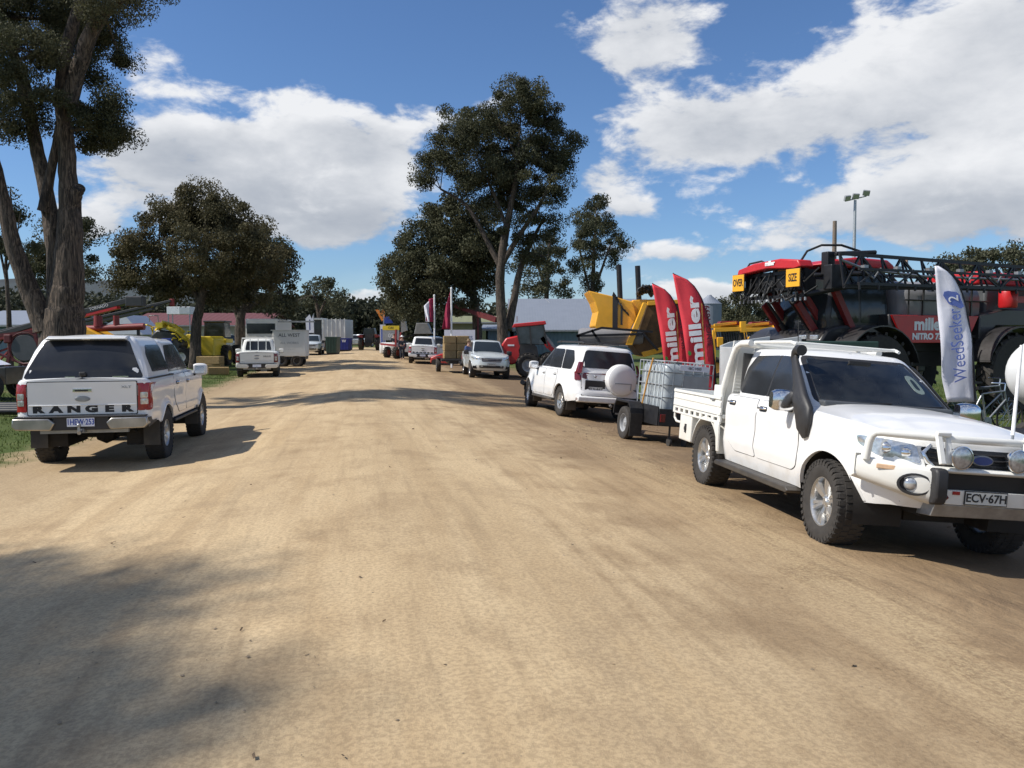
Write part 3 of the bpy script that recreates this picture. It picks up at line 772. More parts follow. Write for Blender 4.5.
def mirror_part(sg, root, paint, chrome, x, z, yb):
    m = MB(); y0 = sg*yb; y1 = sg*(yb+.07); y2 = sg*(yb+.31)
    m2 = MB().box(x-.05, x+.05, min(y0, y1+sg*.02), max(y0, y1+sg*.02), z-.06, z-.02)
    arm = m2.build('mirror', 'plastic', root, bevel=.01)
    sh = MB(); prof = [(-.11, .0), (-.10, .17), (.02, .215), (.10, .17), (.115, 0)]
    vs = []
    for i, yy in enumerate(np.linspace(0, 1, 7)):
        e = [.82, .96, 1, 1, .98, .92, .72][i]; yv = y1+(y2-y1)*yy-sg*.02
        for t in range(16):
            a = 2*PI*t/16; cx, cz = math.cos(a), math.sin(a)
            sx = (abs(cx)**.6)*(1 if cx > 0 else -1); sz = (abs(cz)**.55)*(1 if cz > 0 else -1)
            vs.append((x+.02+.08*e*sx*(1 if sx > 0 else .7), yv, z+.055+.115*e*sz))
    fs = [(i*16+t, i*16+(t+1) % 16, (i+1)*16+(t+1) % 16, (i+1)*16+t) for i in range(6) for t in range(16)]+[tuple(range(16))[::-1], tuple(96+t for t in range(16))]
    sh.add(vs, fs); c = sh.build('mirror_shell', chrome, arm, 60)
    MB().box(x-.045, x-.036, min(y1+sg*.01, y2-sg*.05), max(y1+sg*.01, y2-sg*.05), z-.02, z+.13).build('mirror_glass', 'chrome', arm, bevel=.004)
    return arm
def door_set(root, sh, cab, paint, doors, handles, win, glass='glass', chrome='chrome'):
    """doors: polygons in (x,z) on the body side; a dark shut line lies behind each"""
    for sg in (1, -1):
        S_ = sh.side(sg); ds = []
        for i, poly in enumerate(doors):
            c = sum((Vector(p) for p in poly), Vector((0, 0)))/len(poly)
            big = [tuple(Vector(p)+(Vector(p)-c).normalized()*.010) for p in poly]
            seam = patch(S_, big, .0022, .01, .05, 5).build('door_seam', 'seam', root, 40)
            d = patch(S_, poly, .0065, .008, .045, 8).build('door', paint, root, 40); ds.append(d)
            hx, hz = handles[i]
            hy = sh.y(hx, hz)*sg
            patch(S_, [(hx-.10, hz-.028), (hx+.10, hz-.028), (hx+.10, hz+.028), (hx-.10, hz+.028)], .009, .004, .026, 2).build('handle_recess', 'darkgrille', d)
            m = MB().tube([(hx-.09, hy+sg*.008, hz+.008), (hx-.07, hy+sg*.036, hz+.008), (hx+.07, hy+sg*.036, hz+.008), (hx+.09, hy+sg*.008, hz+.008)], .013, 8)
            m.build('door_handle', chrome, d, 60)
            if i == 0: patch(cab.side(sg), [(win[0][0][-1][0]-.05, win[0][0][-1][1]), (win[0][0][-1][0]+.02, win[0][0][-1][1]), (win[0][0][-2][0]+.02, win[0][0][-2][1]), (win[0][0][-2][0]-.06, win[0][0][-2][1])], .0028, .008, .01, 3).build('pillar_trim', 'plastic', root, 40)
            for wp in win[i]:
                w = patch(cab.side(sg), wp, .004, .01, .045, 5).build('window', glass, d, 40)
def add_arch(root, sh, mat, r0=.0, w=.028, out=.012):
    for sg in (1, -1):
        for xa, za, ra in sh.arches:
            m = MB(); pts = []
            z0 = interp(sh.low, xa+ra)
            for t in np.linspace(-12, 192, 26):
                x = xa+ra*math.cos(rad(t)); z = za+ra*math.sin(rad(t))
                if z < z0-.0: continue
                pts.append((x, z))
            vs = []; fs = []
            for x, z in pts:
                n = Vector((x-xa, z-za)).normalized(); y = sh.y(x+n.x*.02, z+n.y*.02)
                for dr, dy in ((-.012, -.03), (-.012, out*.8), (w*.5, out), (w, .001), (w, -.03)):
                    vs.append((x+n.x*dr, sg*(y+dy), z+n.y*dr))
            for i in range(len(pts)-1):
                for j in range(5): fs.append((i*5+j, i*5+(j+1) % 5, (i+1)*5+(j+1) % 5, (i+1)*5+j))
            fs.append(tuple(range(5))); fs.append(tuple((len(pts)-1)*5+j for j in range(5)))
            m.add(vs, fs).build('wheel_arch_trim', mat, root, 50)
def wells(root, sh, xfz, xrz, zf=.42, hw=.80):
    """dark liners and floor that close the body from below"""
    m = MB()
    for xa, za, ra in sh.arches:
        for sg in (1, -1):
            y0, y1 = sg*(sh.W-.05), sg*.42; vs = []; fs = []
            for i, t in enumerate(np.linspace(-15, 195, 20)):
                x, z = xa+(ra+.012)*math.cos(rad(t)), za+(ra+.012)*math.sin(rad(t)); vs += [(x, y0, z), (x, y1, z)]
            for i in range(19): fs.append((2*i, 2*i+1, 2*i+3, 2*i+2))
            fs.append(tuple(2*i+1 for i in range(20)))
            m.add(vs, fs)
    a = sorted([(x-r-.02, x+r+.02) for x, z, r in sh.arches]); spans = [(xrz, a[0][0]), (a[0][1], a[1][0]), (a[1][1], xfz)]
    for x0, x1 in spans:
        if x1 > x0: m.box(x0, x1, -hw, hw, zf, zf+.12)
    m.box(a[0][0], a[0][1], -.42, .42, zf, zf+.12); m.box(a[1][0], a[1][1], -.42, .42, zf, zf+.12)
    o = m.build('underbody', 'under', root, 0)
    c = MB(); wbx = sh.arches[1][0]; wfx = sh.arches[0][0]; R = sh.arches[0][1]
    c.tube([(wbx, -.7, R), (wbx, .7, R)], .045, 10).lathe([(.0, -.16), (.09, -.13), (.15, 0), (.09, .13), (0, .16)], 'y', (wbx, 0, R), 16)
    c.tube([(wfx, -.68, R), (wfx, .68, R)], .04, 8)
    for sg in (1, -1):
        c.box(xrz+.05, xfz-.15, sg*.45-.035, sg*.45+.035, zf-.05, zf+.03)
        c.bar((wbx-.6, sg*.55, R+.1), (wbx+.6, sg*.55, R+.08), .05, .03)
        c.bar((wbx+.05, sg*.5, R-.02), (wbx-.1, sg*.5, R+.35), .05)
    c.box(-.5, .3, -.25, .3, zf-.10, zf+.02); c.tube([(-2.4, .3, zf-.02), (-.5, .3, zf-.08), (.5, .25, zf-.08)], .03, 8)
    c.build('axles', 'under', root, 30); return o
def plate_part(root, m4, txt, w, h, face, ink, size, sx=1., edge='plastic'):
    """number plate lying in the xy plane of m4, facing its z"""
    b = MB().box(-w/2-.008, w/2+.008, -h/2-.008, h/2+.008, -.012, -.003).xf(m4).build('number_plate', edge, root, 0)
    MB().box(-w/2, w/2, -h/2, h/2, -.004, .0).xf(m4).build('plate_face', face, b, 0)
    t = text_mesh(txt, size, .0015, .002, sx); t.xf(m4 @ Matrix.Translation((0, 0, .002))); t.build('plate_lettering', ink, b, 0, fixn=False)
    return b
# ---- the big ute on the right -------------------------------------------------
def ute_shell(R=.40, dz=0., **k):
    a = dict(W=.925, x0f=1.05, nf=3.4, x0r=-2.3, nr=9, arches=[(1.61, R+.0, .475), (-1.61, R+.0, .475)],
        front=[(.30+dz, 2.38), (.55+dz, 2.50), (.8+dz, 2.49), (1.0+dz, 2.44), (1.15+dz, 2.34)], rear=[(.3+dz, -2.70), (.6+dz, -2.74), (1.2+dz, -2.73)],
        ins=[(.3+dz, .07), (.5+dz, .02), (.62+dz, .003), (.78+dz, .016), (.98+dz, .002), (1.12+dz, .022), (1.3+dz, .06)],
        top=[(-3, 1.17+dz), (-.95, 1.17+dz), (.9, 1.15+dz), (1.3, 1.135+dz), (2.0, 1.09+dz), (2.35, 1.04+dz), (2.5, 1.01+dz)],
        low=[(-3, .56+dz), (-2.15, .50+dz), (-2.0, .43+dz), (1.1, .43+dz), (2.0, .44+dz), (2.2, .40+dz), (2.5, .38+dz)], crown=.085, cowl=.95, fil=.055)
    a.update(k); return Shell(**a)
def light_round(root, x, y, z, r=.105):
    """round driving lamp facing +x"""
    b = MB().lathe([(0, -.10), (r*.55, -.09), (r*.9, -.03), (r, .0), (r, .02), (r*.92, .022)], 'x', (x, y, z), 28).build('driving_light', 'chrome', root, 40)
    MB().lathe([(0, .030), (r*.5, .027), (r*.93, .015)], 'x', (x, y, z), 28).build('lamp_lens', 'clearlens', b, 60)
    return b
def make_tray_ute():
    dz = .10; R = .40
    root = thing('pickup_truck', 'large white ute with drop side tray, white bull bar and black snorkel, at right edge', 'pickup truck')
    sh = ute_shell(R, dz, rear=[(.3, -1.06), (1.3, -1.04)], x0r=-.75, nr=12, arches=[(1.61, R, .49)], low=[(-3, .50), (-.9, .44), (1.1, .44), (2.0, .48), (2.2, .50), (2.5, .52)])
    body = sh.build().build('body', 'white', root, 38)
    cab = Cab([(1.10+dz, 1.20, -1.02, .825), (1.22+dz, 1.04, -1.0, .808), (1.5+dz, .64, -.955, .750), (1.66+dz, .385, -.92, .700), (1.745+dz, .27, -.90, .665)], 5.5, .07, .035)
    cb = cab.build((1.225+dz, 1.665+dz, .71, .585)).build('cab', 'white', root, 38)
    dk = MB().box(.35, 1.08, -.70, .70, 1.17+dz, 1.235+dz).build('dashboard', 'darkgrey', root, 0, .02)
    for yy in (-.37, .37):
        s_ = MB().prism([(-.18, 1.12+dz), (-.08, 1.12+dz), (-.20, 1.46+dz), (-.28, 1.46+dz)], yy-.24, yy+.24, 'xz').build('seat', 'darkgrey', root, 0, .03)
        MB().box(-.34, -.25, yy-.13, yy+.13, 1.47+dz, 1.62+dz).build('headrest', 'darkgrey', s_, 0, .03)
    MB().prism([(-.80, 1.12+dz), (-.70, 1.12+dz), (-.80, 1.42+dz), (-.86, 1.42+dz)], -.62, .62, 'xz').box(-.90, -.86, -.78, .78, 1.12+dz, 1.68+dz).build('rear_seat', 'plastic', root, 0)
    MB().tube([(.42+.19*math.sin(a)*.35, -.37+.19*math.cos(a), 1.27+dz+.17*math.sin(a)) for a in np.linspace(0, 2*PI, 25)], .016, 8, False).bar((.42, -.53, 1.27+dz), (.42, -.21, 1.27+dz), .03).build('steering_wheel', 'plastic', root)
    MB().box(.42, .44, -.13, .13, 1.60+dz, 1.67+dz).build('interior_mirror', 'plastic', cb, 0, .01)
    # windscreen with the black border band, a pale sticker and the mirror seen through it
    z0, z1 = 1.205+dz, 1.685+dz
    ws = patch(cab.frontS(), [(-.745, z0), (.745, z0), (.62, z1), (-.62, z1)], .004, .008, .07, 14).build('windscreen', 'clear', cb, 50)
    ws.data.materials.append(M['plastic'])
    for q in ws.data.polygons:
        c_ = q.center; t_ = (c_.z-z0)/(z1-z0)
        if t_ < .065 or t_ > .945 or abs(c_.y) > (.745-.125*t_)*.935: q.material_index = 1
    patch(cab.frontS(), [(.45, z0+.16), (.585, z0+.15), (.56, z0+.34), (.44, z0+.34)], .0065, .002, .07, 3).build('windscreen_sticker', 'greygreen', ws)
    patch(cab.frontS(), [(.485, z0+.20), (.54, z0+.19), (.525, z0+.30), (.485, z0+.30)], .0085, .002, .03, 2).build('sticker_centre', 'screen', ws)
    patch(cab.frontS(), [(-.68, z0-.022), (.68, z0-.022), (.69, z0+.012), (-.69, z0+.012)], .010, .02, .01, 2).build('wiper_cowl', 'plastic', cb)
    for y0 in (-.5, .12):
        MB().tube([Vector((cab.fxx(y0+t*.55, z0+.012+t*.03)+.018, y0+t*.55, z0+.014+t*.03)) for t in np.linspace(0, 1, 6)], .008, 6).build('wiper', 'plastic', cb)
    wf = [(.66, 1.195+dz), (.30, 1.60+dz), (.20, 1.665+dz), (.055, 1.67+dz), (-.015, 1.195+dz)]
    wq = [(1.0, 1.195+dz), (.70, 1.195+dz), (.68, 1.215+dz), (.73, 1.36+dz)]
    wr = [(-.055, 1.195+dz), (.01, 1.67+dz), (-.64, 1.655+dz), (-.78, 1.50+dz), (-.84, 1.26+dz), (-.80, 1.195+dz)]
    wf = [(.93, 1.20+dz), (.36, 1.63+dz), (.24, 1.665+dz), (.045, 1.67+dz), (-.02, 1.195+dz)]
    door_set(root, sh, cab, 'white', [[(.98, 1.135+dz), (1.03, .98+dz), (1.03, .56+dz), (.93, .50+dz), (.04, .50+dz), (-.03, .6+dz), (-.02, 1.145+dz)],
        [(-.04, 1.145+dz), (-.05, .6+dz), (.0, .50+dz), (-.60, .50+dz), (-.85, .62+dz), (-.95, .80+dz), (-.93, 1.145+dz)]],
        [(.14, 1.055+dz), (-.76, 1.065+dz)], [[wf], [wr]])
    for sg in (1, -1): mirror_part(sg, root, 'white', 'chrome', .80, 1.14+dz, .86)
    # snorkel on the right-hand side: up the wing and A pillar, round scoop forward
    def sy(x, z): return -(sh.y(x, z)+.0)
    m = MB(); P = []
    path = [(1.20, .86, .05, .03), (1.19, .97, .12, .06), (1.13, 1.11, .15, .075), (1.0, 1.25, .12, .075), (.80, 1.41, .078, .06), (.60, 1.56, .056, .05), (.50, 1.63, .05, .045), (.47, 1.67, .05, .045)]
    vs = []; 
    for i, (x, z, a, d) in enumerate(path):
        z += dz
        yb = sh.y(x, z) if z < 1.16+dz else cab.at(min(z, 1.76+dz))[2]+.03
        if z >= 1.16+dz: yb = max(yb, .925-(z-1.16-dz)*.36)
        for t in range(12):
            an = 2*PI*t/12; c, s_ = math.cos(an), math.sin(an)
            vs.append((x+a*(abs(c)**.7)*(1 if c > 0 else -1)*1.0, -(yb+d*.45+d*.62*(abs(s_)**.7)*(1 if s_ > 0 else -1)), z+a*.35*c))
    fs = [(i*12+t, i*12+(t+1) % 12, (i+1)*12+(t+1) % 12, (i+1)*12+t) for i in range(len(path)-1) for t in range(12)]+[tuple(range(12)), tuple((len(path)-1)*12+t for t in range(12))]
    sn = m.add(vs, fs).build('snorkel', 'plastic', root, 50)
    hd = MB().tube([(.46, -.76, 1.63+dz), (.47, -.76, 1.70+dz), (.53, -.76, 1.735+dz), (.61, -.76, 1.73+dz)], [.042, .048, .056, .058], 14).build('snorkel_head', 'plastic', sn, 50)
    # lights and grille
    zt = lambda z: z+dz-.03
    FS = sh.frontS()
    for sg in (1, -1):
        hp = [(sg*.50, zt(.835)), (sg*.76, zt(.865)), (sg*.835, zt(.94)), (sg*.845, zt(1.015)), (sg*.70, zt(1.01)), (sg*.53, zt(.985))]
        h = patch(FS, hp, .004, .01, .02, 6).build('headlight', 'chrome', root, 40)
        patch(FS, [(p[0]*.985+sg*.008, p[1]) for p in hp], .009, .004, .03, 5).build('lens', 'clearlens', h, 60)
        for yy, zz, rr in ((.585, .915, .045), (.70, .935, .05)):
            MB().lathe([(0, .03), (rr*.6, .022), (rr, .0), (rr*1.15, -.01)], 'x', (sh.fx(yy, zt(zz))-.004, sg*yy, zt(zz)), 18).build('lamp_reflector', 'chrome', h, 50)
    g = patch(FS, [(-.46, zt(.80)), (.46, zt(.80)), (.50, zt(.98)), (-.50, zt(.98))], .004, .01, .03, 4).build('grille', 'darkgrille', root)
    for zz in (.85, .90, .945): MB().tube([(sh.fx(y, zt(zz))+.012, y, zt(zz)) for y in np.linspace(-.45, .45, 11)], .011, 6).build('grille_bar', 'plastic', g)
    for sg in (1, -1):
        MB().tube([(sh.fx(.40, zt(.80))+.02, sg*.38, zt(.80)), (sh.fx(.47, zt(.84))+.02, sg*.46, zt(.86)), (sh.fx(.50, zt(.92))+.02, sg*.49, zt(.93)), (sh.fx(.44, zt(.99))+.015, sg*.42, zt(1.0))], [.014, .022, .022, .014], 8).build('chrome_surround', 'chrome', g, 60)
    em = MB().lathe([(0, .02), (.05, .017), (.058, 0)], 'x', (0, 0, 0), 24); em.v = [(x, y*1.9, z*.8) for x, y, z in em.v]; em.xf(Matrix.Translation((2.50, 0, zt(.90))))
    e_ = em.build('badge', 'steel', g, 50); e2 = MB().lathe([(0, .024), (.045, .021)], 'x', (0, 0, 0), 24); e2.v = [(x, y*1.9, z*.8) for x, y, z in e2.v]; e2.xf(Matrix.Translation((2.50, 0, zt(.90)))).build('badge_field', 'inknavy', e_, 50)
    # steel bull bar: wings, centre bar, hoops
    bb = MB(); rows = []
    def bp(y, top):   # plan of the bar: flat centre, swept wings
        ay = abs(y); return 2.60 if ay < .46 else 2.60-.40*((ay-.46)/.485)**1.4
    ys = [-.945, -.90, -.80, -.7, -.6, -.5, -.46, -.46+.001, .46-.001, .46, .5, .6, .7, .8, .9, .945]
    vs = []
    for y in ys:
        ay = abs(y); t = max(0, (ay-.46)/.485); x = bp(y, 0)
        zb = .50+.15*t; ztp = .80+.06*t if ay > .4599 else .80
        if ay < .4599: zb, ztp = .775, .83
        zb += dz-.02; ztp += dz-.03
        xb = min(x-.12, 2.40)
        if ay > .93: xb = x-.10
        prof = [(xb, ztp), (x-.04, ztp), (x-.01, ztp-.015), (x, ztp-.05), (x, zb+.07), (x-.015, zb+.03), (x-.07, zb), (xb, zb+.0)]
        if ay < .4599: prof = [(xb, ztp), (x-.04, ztp), (x-.01, ztp-.01), (x, ztp-.02), (x, zb+.02), (x-.01, zb+.01), (x-.03, zb), (xb, zb)]
        vs += [(px, y, pz) for px, pz in prof]
    n = len(ys); fs = [(i*8+j, i*8+(j+1) % 8, (i+1)*8+(j+1) % 8, (i+1)*8+j) for i in range(n-1) if i not in (6, 8) for j in range(8)]
    for i in (0, 6, 7, 8, 9, n-1): fs.append(tuple(i*8+j for j in range(8)))
    bb.add(vs, fs)
    # side wings that run back to the arches, behind the corners
    for sg in (1, -1):
        w_ = []; zz0, zz1 = .66+dz, .84+dz
        for x, y, a, b in ((bp(.945, 0)-.02, .945, zz0-.03, zz1-.01), (2.20, .955, zz0+.0, zz1+.0), (2.14, .95, zz1-.08, zz1+.01)):
            w_ += [(x, sg*y, a), (x, sg*y, b), (x, sg*(y-.05), b), (x, sg*(y-.05), a)]
        bb.add(w_, [(i*4+j, i*4+(j+1) % 4, (i+1)*4+(j+1) % 4, (i+1)*4+j) for i in range(2) for j in range(4)]+[(0, 1, 2, 3), (8, 9, 10, 11)])
    # winch skirt below
    bb.prism([(2.49, .50+dz), (2.60, .50+dz), (2.605, .62+dz), (2.49, .62+dz)], -.46, .46, 'xz')
    bbo = bb.build('bull_bar', 'white2', root, 40, bevel=.006)
    MB().box(2.40, 2.56, -.455, .455, .615+dz, .752+dz).build('winch_bay', 'under', bbo, 0)
    MB().prism([(2.34, .47), (2.54, .485), (2.588, .595), (2.36, .595)], -.44, .44, 'xz').build('bash_plate', 'steel', bbo, bevel=.006)
    hz = 1.04+dz; hoop = []
    for y in np.linspace(-.82, .82, 15): hoop.append((2.54-.20*(abs(y)/.82)**2.2, y, hz))
    for sg in (1, -1):
        e = [(2.315, sg*.855, hz-.005), (2.295, sg*.88, hz-.035), (2.28, sg*.89, hz-.09), (2.26, sg*.895, hz-.24)]
        hoop = e[::-1]+hoop if sg < 0 else hoop+e
    MB().tube(hoop, .033, 12).build('hoop_tube', 'white2', bbo, 60)
    for sg in (1, -1):
        y = sg*.44
        def pl(y0, y1):
            return MB().prism([(2.470, hz-.02), (2.540, hz+.045), (2.575, hz+.045), (2.640, .84+dz), (2.630, .80+dz), (2.560, .80+dz)], y0, y1, 'xz')
        MB().bar((2.540, y, hz+.03), (2.635, y, .83+dz), .05, .035, (1, 0, 0)).build('hoop_upright', 'white2', bbo, 30, .008)
        MB().bar((2.540, y-sg*.09, hz+.0), (2.580, y-sg*.09, .83+dz), .045, .03, (1, 0, 0)).build('hoop_upright', 'white2', bbo, 30, .008)
        MB().bar((2.545, y+sg*.02, hz+.035), (2.545, y-sg*.105, hz+.035), .04, .035).build('hoop_upright', 'white2', bbo, 30, .008)
        b = MB().prism([(2.540, .795+dz), (2.640, .795+dz), (2.660, .76+dz), (2.665, .56+dz), (2.640, .50+dz), (2.570, .485+dz)], y-.055, y+.055, 'xz').build('rubber_buffer', 'plastic', bbo, 40, .02)
        light_round(bbo, 2.595, sg*.255, .895+dz, .098)
        fx, fz = bp(.60, 0), .64+dz
        q = Matrix.Translation((fx, sg*.60, fz)) @ Matrix.Rotation(sg*.42, 4, 'Z')
        fl = MB().lathe([(0, -.02), (.088, -.02), (.094, .01), (.080, .012), (.07, -.015)], 'x', (0, 0, 0), 24); fl.v = [(a, b_*1.5, c) for a, b_, c in fl.v]; fl.xf(q)
        f1 = fl.build('fog_light', 'plastic', bbo, 40)
        MB().lathe([(0, .014), (.03, .012), (.052, .0), (.056, -.01)], 'x', (0, 0, 0), 20).xf(q @ Matrix.Translation((0, sg*.03, 0))).build('fog_lens', 'clearlens', f1, 50)
        q = Matrix.Translation((bp(.78, 0)+.006, sg*.78, .755+dz)) @ Matrix.Rotation(sg*.62, 4, 'Z')
        MB().box(-.01, .004, -.075, .075, -.02, .02).xf(q).build('indicator', 'amber', bbo, 0, .012)
        MB().tube([(2.605, sg*.37, .58+dz), (2.640, sg*.37, .56+dz), (2.605, sg*.37, .54+dz)], .011, 8).build('recovery_point', 'darkredlens', bbo)
    MB().box(2.606, 2.612, -.31, -.245, .585+dz, .613+dz).build('red_badge', 'redlens', bbo, 0)
    pm = frame((2.618, -.01, .565+dz), (0, 1, 0), (0, 0, 1))
    plate_part(bbo, pm, 'ECV·67H', .37, .10, 'plate', 'ink', .098, 1.0)
    # whip antenna
    an = MB().tube([(2.40, .34, 1.0), (2.40, .34, 1.12), (2.395, .342, 1.24)], [.014, .014, .010], 8).build('antenna_spring', 'steel', root)
    MB().tube([(2.395, .342, 1.2), (2.34, .38, 1.98)], [.016, .012], 8).build('antenna', 'inkwhite', an)
    MB().tube([(.45, -.735, 1.82+dz), (.42, -.735, 2.060+dz)], .005, 6).build('cab_antenna', 'hose', sn)
    # side steps, mud flaps
    for sg in (1, -1):
        st_ = MB().prism([(-.98, .37), (1.02, .37), (1.06, .40), (1.0, .435), (-.95, .435), (-1.02, .40)], sg*.80, sg*1.0, 'xz').build('side_step', 'plastic', root, 30, .012)
        MB().tube([(-.9, sg*.80, .40), (1.0, sg*.80, .40)], .03, 8).build('step_rail', 'plastic', st_)
    wells(root, sh, 2.36, -1.0, .50, .84) if False else None
    sh2 = ute_shell(R, dz, arches=[(1.61, R, .49), (-1.61, R, .49)])
    ub = MB()
    for sg in (1, -1):
        vs = []; fs = []
        for t in np.linspace(-12, 192, 20):
            x, z = 1.61+.50*math.cos(rad(t)), R+.50*math.sin(rad(t)); vs += [(x, sg*.88, z), (x, sg*.42, z)]
        for i in range(19): fs.append((2*i, 2*i+1, 2*i+3, 2*i+2))
        fs.append(tuple(2*i+1 for i in range(20))); ub.add(vs, fs)
    ub.box(-1.0, 1.08, -.84, .84, .49, .6).box(1.08, 2.36, -.42, .42, .45, .6).box(2.14, 2.34, -.6, .6, .56, .7)
    ub.box(-2.8, 1.9, -.50, -.42, .52, .66).box(-2.8, 1.9, .42, .50, .52, .66)
    ub.box(-.9, .2, -.38, .05, .40, .52)
    ub.tube([(-1.61, -.75, R), (-1.61, .75, R)], .05, 10).lathe([(0, -.17), (.09, -.14), (.16, 0), (.09, .14), (0, .17)], 'y', (-1.61, 0, R), 16)
    ub.tube([(1.61, -.7, R), (1.61, .7, R)], .045, 8).box(1.3, 1.95, -.3, .3, .33, .5)
    for sg in (1, -1):
        ub.bar((-2.25, sg*.55, R+.13), (-.95, sg*.55, R+.10), .06, .035); ub.tube([(1.62, sg*.52, R), (1.60, sg*.48, R+.4)], .055, 10)
    ub.build('underbody', 'under', root, 30)
    # tray
    X0, X1 = -3.0, -1.10; zd = .985; hh = .235
    tr = MB().box(X0+.01, X1, -.90, .90, zd-.05, zd).box(X0+.2, X1-.1, -.5, -.42, .66, zd-.05).box(X0+.2, X1-.1, .42, .5, .66, zd-.05)
    for x in np.linspace(X0+.15, X1-.1, 6): tr.box(x-.025, x+.025, -.88, .88, zd-.11, zd-.05)
    tro = tr.build('tray', 'white2', root, 0, .004)
    for sg in (1, -1):
        s_ = MB(); y = sg*.925
        pr = [(0, 0), (.028, 0), (.028, .03), (.018, .04), (.018, .095), (.028, .105), (.028, .16), (.018, .17), (.018, .195), (.036, .20), (.036, hh), (0, hh)]
        s_.add([(X, y+sg*(a-.014), zd-.01+b) for X in (X0, X1+.0) for a, b in pr], [(i, (i+1) % 12, 12+(i+1) % 12, 12+i) for i in range(12)]+[tuple(range(12)), tuple(range(12, 24))])
        so_ = s_.build('drop_side', 'white2', tro, 20)
        r_ = MB()
        r_.box(X0, X1, y-.012, y+.012, zd-.045, zd-.02).box(X0, X1, y-.012, y+.012, zd-.12, zd-.095)
        for x in np.linspace(X0+.04, X1-.04, 9): r_.box(x-.05, x+.05, y-.010, y+.010, zd-.096, zd-.044)
        r_.build('rope_rail', 'white2', so_, 0)
        MB().box(X1-.34, X1-.22, y+sg*.02, y+sg*.035, zd+.165, zd+.19).build('latch', 'steel', so_, 0, .004)
        # hoop of the headboard
        MB().tube([(-1.20, sg*.90, zd-.03), (-1.20, sg*.90, zd+.10), (-1.18, sg*.895, 1.30), (-1.08, sg*.875, 1.60), (-1.00, sg*.86, 1.78), (-.93, sg*.85, 1.86), (-.82, sg*.84, 1.895), (-.60, sg*.82, 1.90)], .038, 12).build('headboard_post', 'white2', tro, 60)
        # guard behind and flap in front of rear wheel
        vs = []; fs = []; ra = .50
        for t in np.linspace(10, 168, 18):
            x, z = -1.61+ra*math.cos(rad(t)), R+ra*math.sin(rad(t))
            vs += [(x, sg*.93, z-.0), (x, sg*.60, z), (x, sg*.93, z+.02), (x, sg*.60, z+.02)]
        for i in range(17):
            a = i*4; fs += [(a, a+1, a+5, a+4), (a+2, a+6, a+7, a+3), (a, a+4, a+6, a+2), (a+1, a+3, a+7, a+5)]
        MB().add(vs, fs).build('mudguard', 'white2', tro, 40)
        MB().prism([(-1.06, .52), (-1.10, .86), (-1.16, .90), (-1.30, .90), (-1.17, .70), (-1.12, .52)], sg*.92, sg*.945, 'xz').build('guard_flap', 'white2', tro, 0, .004)
        tb = MB().box(-2.66, -2.16, sg*.55, sg*.93, .50, .87).build('toolbox', 'white2', tro, 0, .015)
        MB().box(-2.40, -2.35, sg*.93, sg*.945, .62, .74).lathe([(0, 0), (.03, 0), (.03, sg*.012), (0, sg*.012)], 'y', (-2.375, sg*.94, .68), 12).build('latch', 'plastic', tb)
        MB().box(X0-.03, X0-.0, sg*.62, sg*.86, zd-.15, zd-.05).build('tail_light', 'redlens', tro, 0, .006)
        MB().tube([(X0+.02, sg*.91, zd-.10), (X0+.03, sg*.91, zd-.20), (X0+.10, sg*.90, zd-.25), (X0+.3, sg*.90, zd-.25)], .018, 8).build('corner_tube', 'white2', tro)
    MB().tube([(-.86, -.84, 1.885), (-.86, .84, 1.885)], .034, 12).build('headboard_top', 'white2', tro, 60)
    pn = MB()
    pn.add([(-1.21, -.86, 1.02), (-1.21, .86, 1.02), (-1.08, .84, 1.93), (-1.08, -.84, 1.93), (-1.24, -.86, 1.02), (-1.24, .86, 1.02), (-1.11, .84, 1.93), (-1.11, -.84, 1.93)], [(0, 1, 2, 3), (4, 7, 6, 5), (0, 3, 7, 4), (1, 5, 6, 2), (3, 2, 6, 7)])
    pn.build('headboard_panel', 'white2', tro, 0)
    hb = MB()
    for z in np.linspace(1.08, 1.84, 18): hb.box(-1.155+(z-1.0)*.2, -1.145+(z-1.0)*.2, -.80, .80, z-.006, z+.006)
    for y in np.linspace(-.8, .8, 9): hb.bar((-1.14, y, 1.0), (-.98, y, 1.86), .014)
    hb.build('headboard_mesh', 'white2', tro, 0)
    rk = MB()
    for sg in (1, -1): rk.tube([(-.86, sg*.66, 1.925), (.05, sg*.62, 1.93), (.16, sg*.61, 1.905)], .018, 8)
    for x in (-.75, -.45, -.15, .08): rk.tube([(x, -.63, 1.925), (x, .63, 1.925)], .016, 8)
    rk.build('roof_rack', 'white2', root, 50)
    tg = MB().box(X0-.03, X0, -.93, .93, zd-.01, zd+hh).build('tailgate', 'white2', tro, 0, .006)
    ib = MB().box(-1.75, -1.28, -.80, -.45, zd, zd+.36).build('tray_box', 'white2', tro, 0, .012)
    MB().box(-1.76, -1.745, -.70, -.62, zd+.2, zd+.27).build('latch', 'plastic', ib)
    for x in (1.61, -1.61):
        for sg in (1, -1): add_wheel(root, x, sg*.80, R, .275, .238, 'six', 38, steer=(-.04 if x > 0 else 0), spin=.3*x+sg)
    add_arch(root, sh, 'white', w=.03, out=.010)
    return root
r1 = make_tray_ute()
hd = -1.458; set_pose(r1, 3.79-1.61*math.cos(hd), 7.75-1.61*math.sin(hd), hd, 3.22)

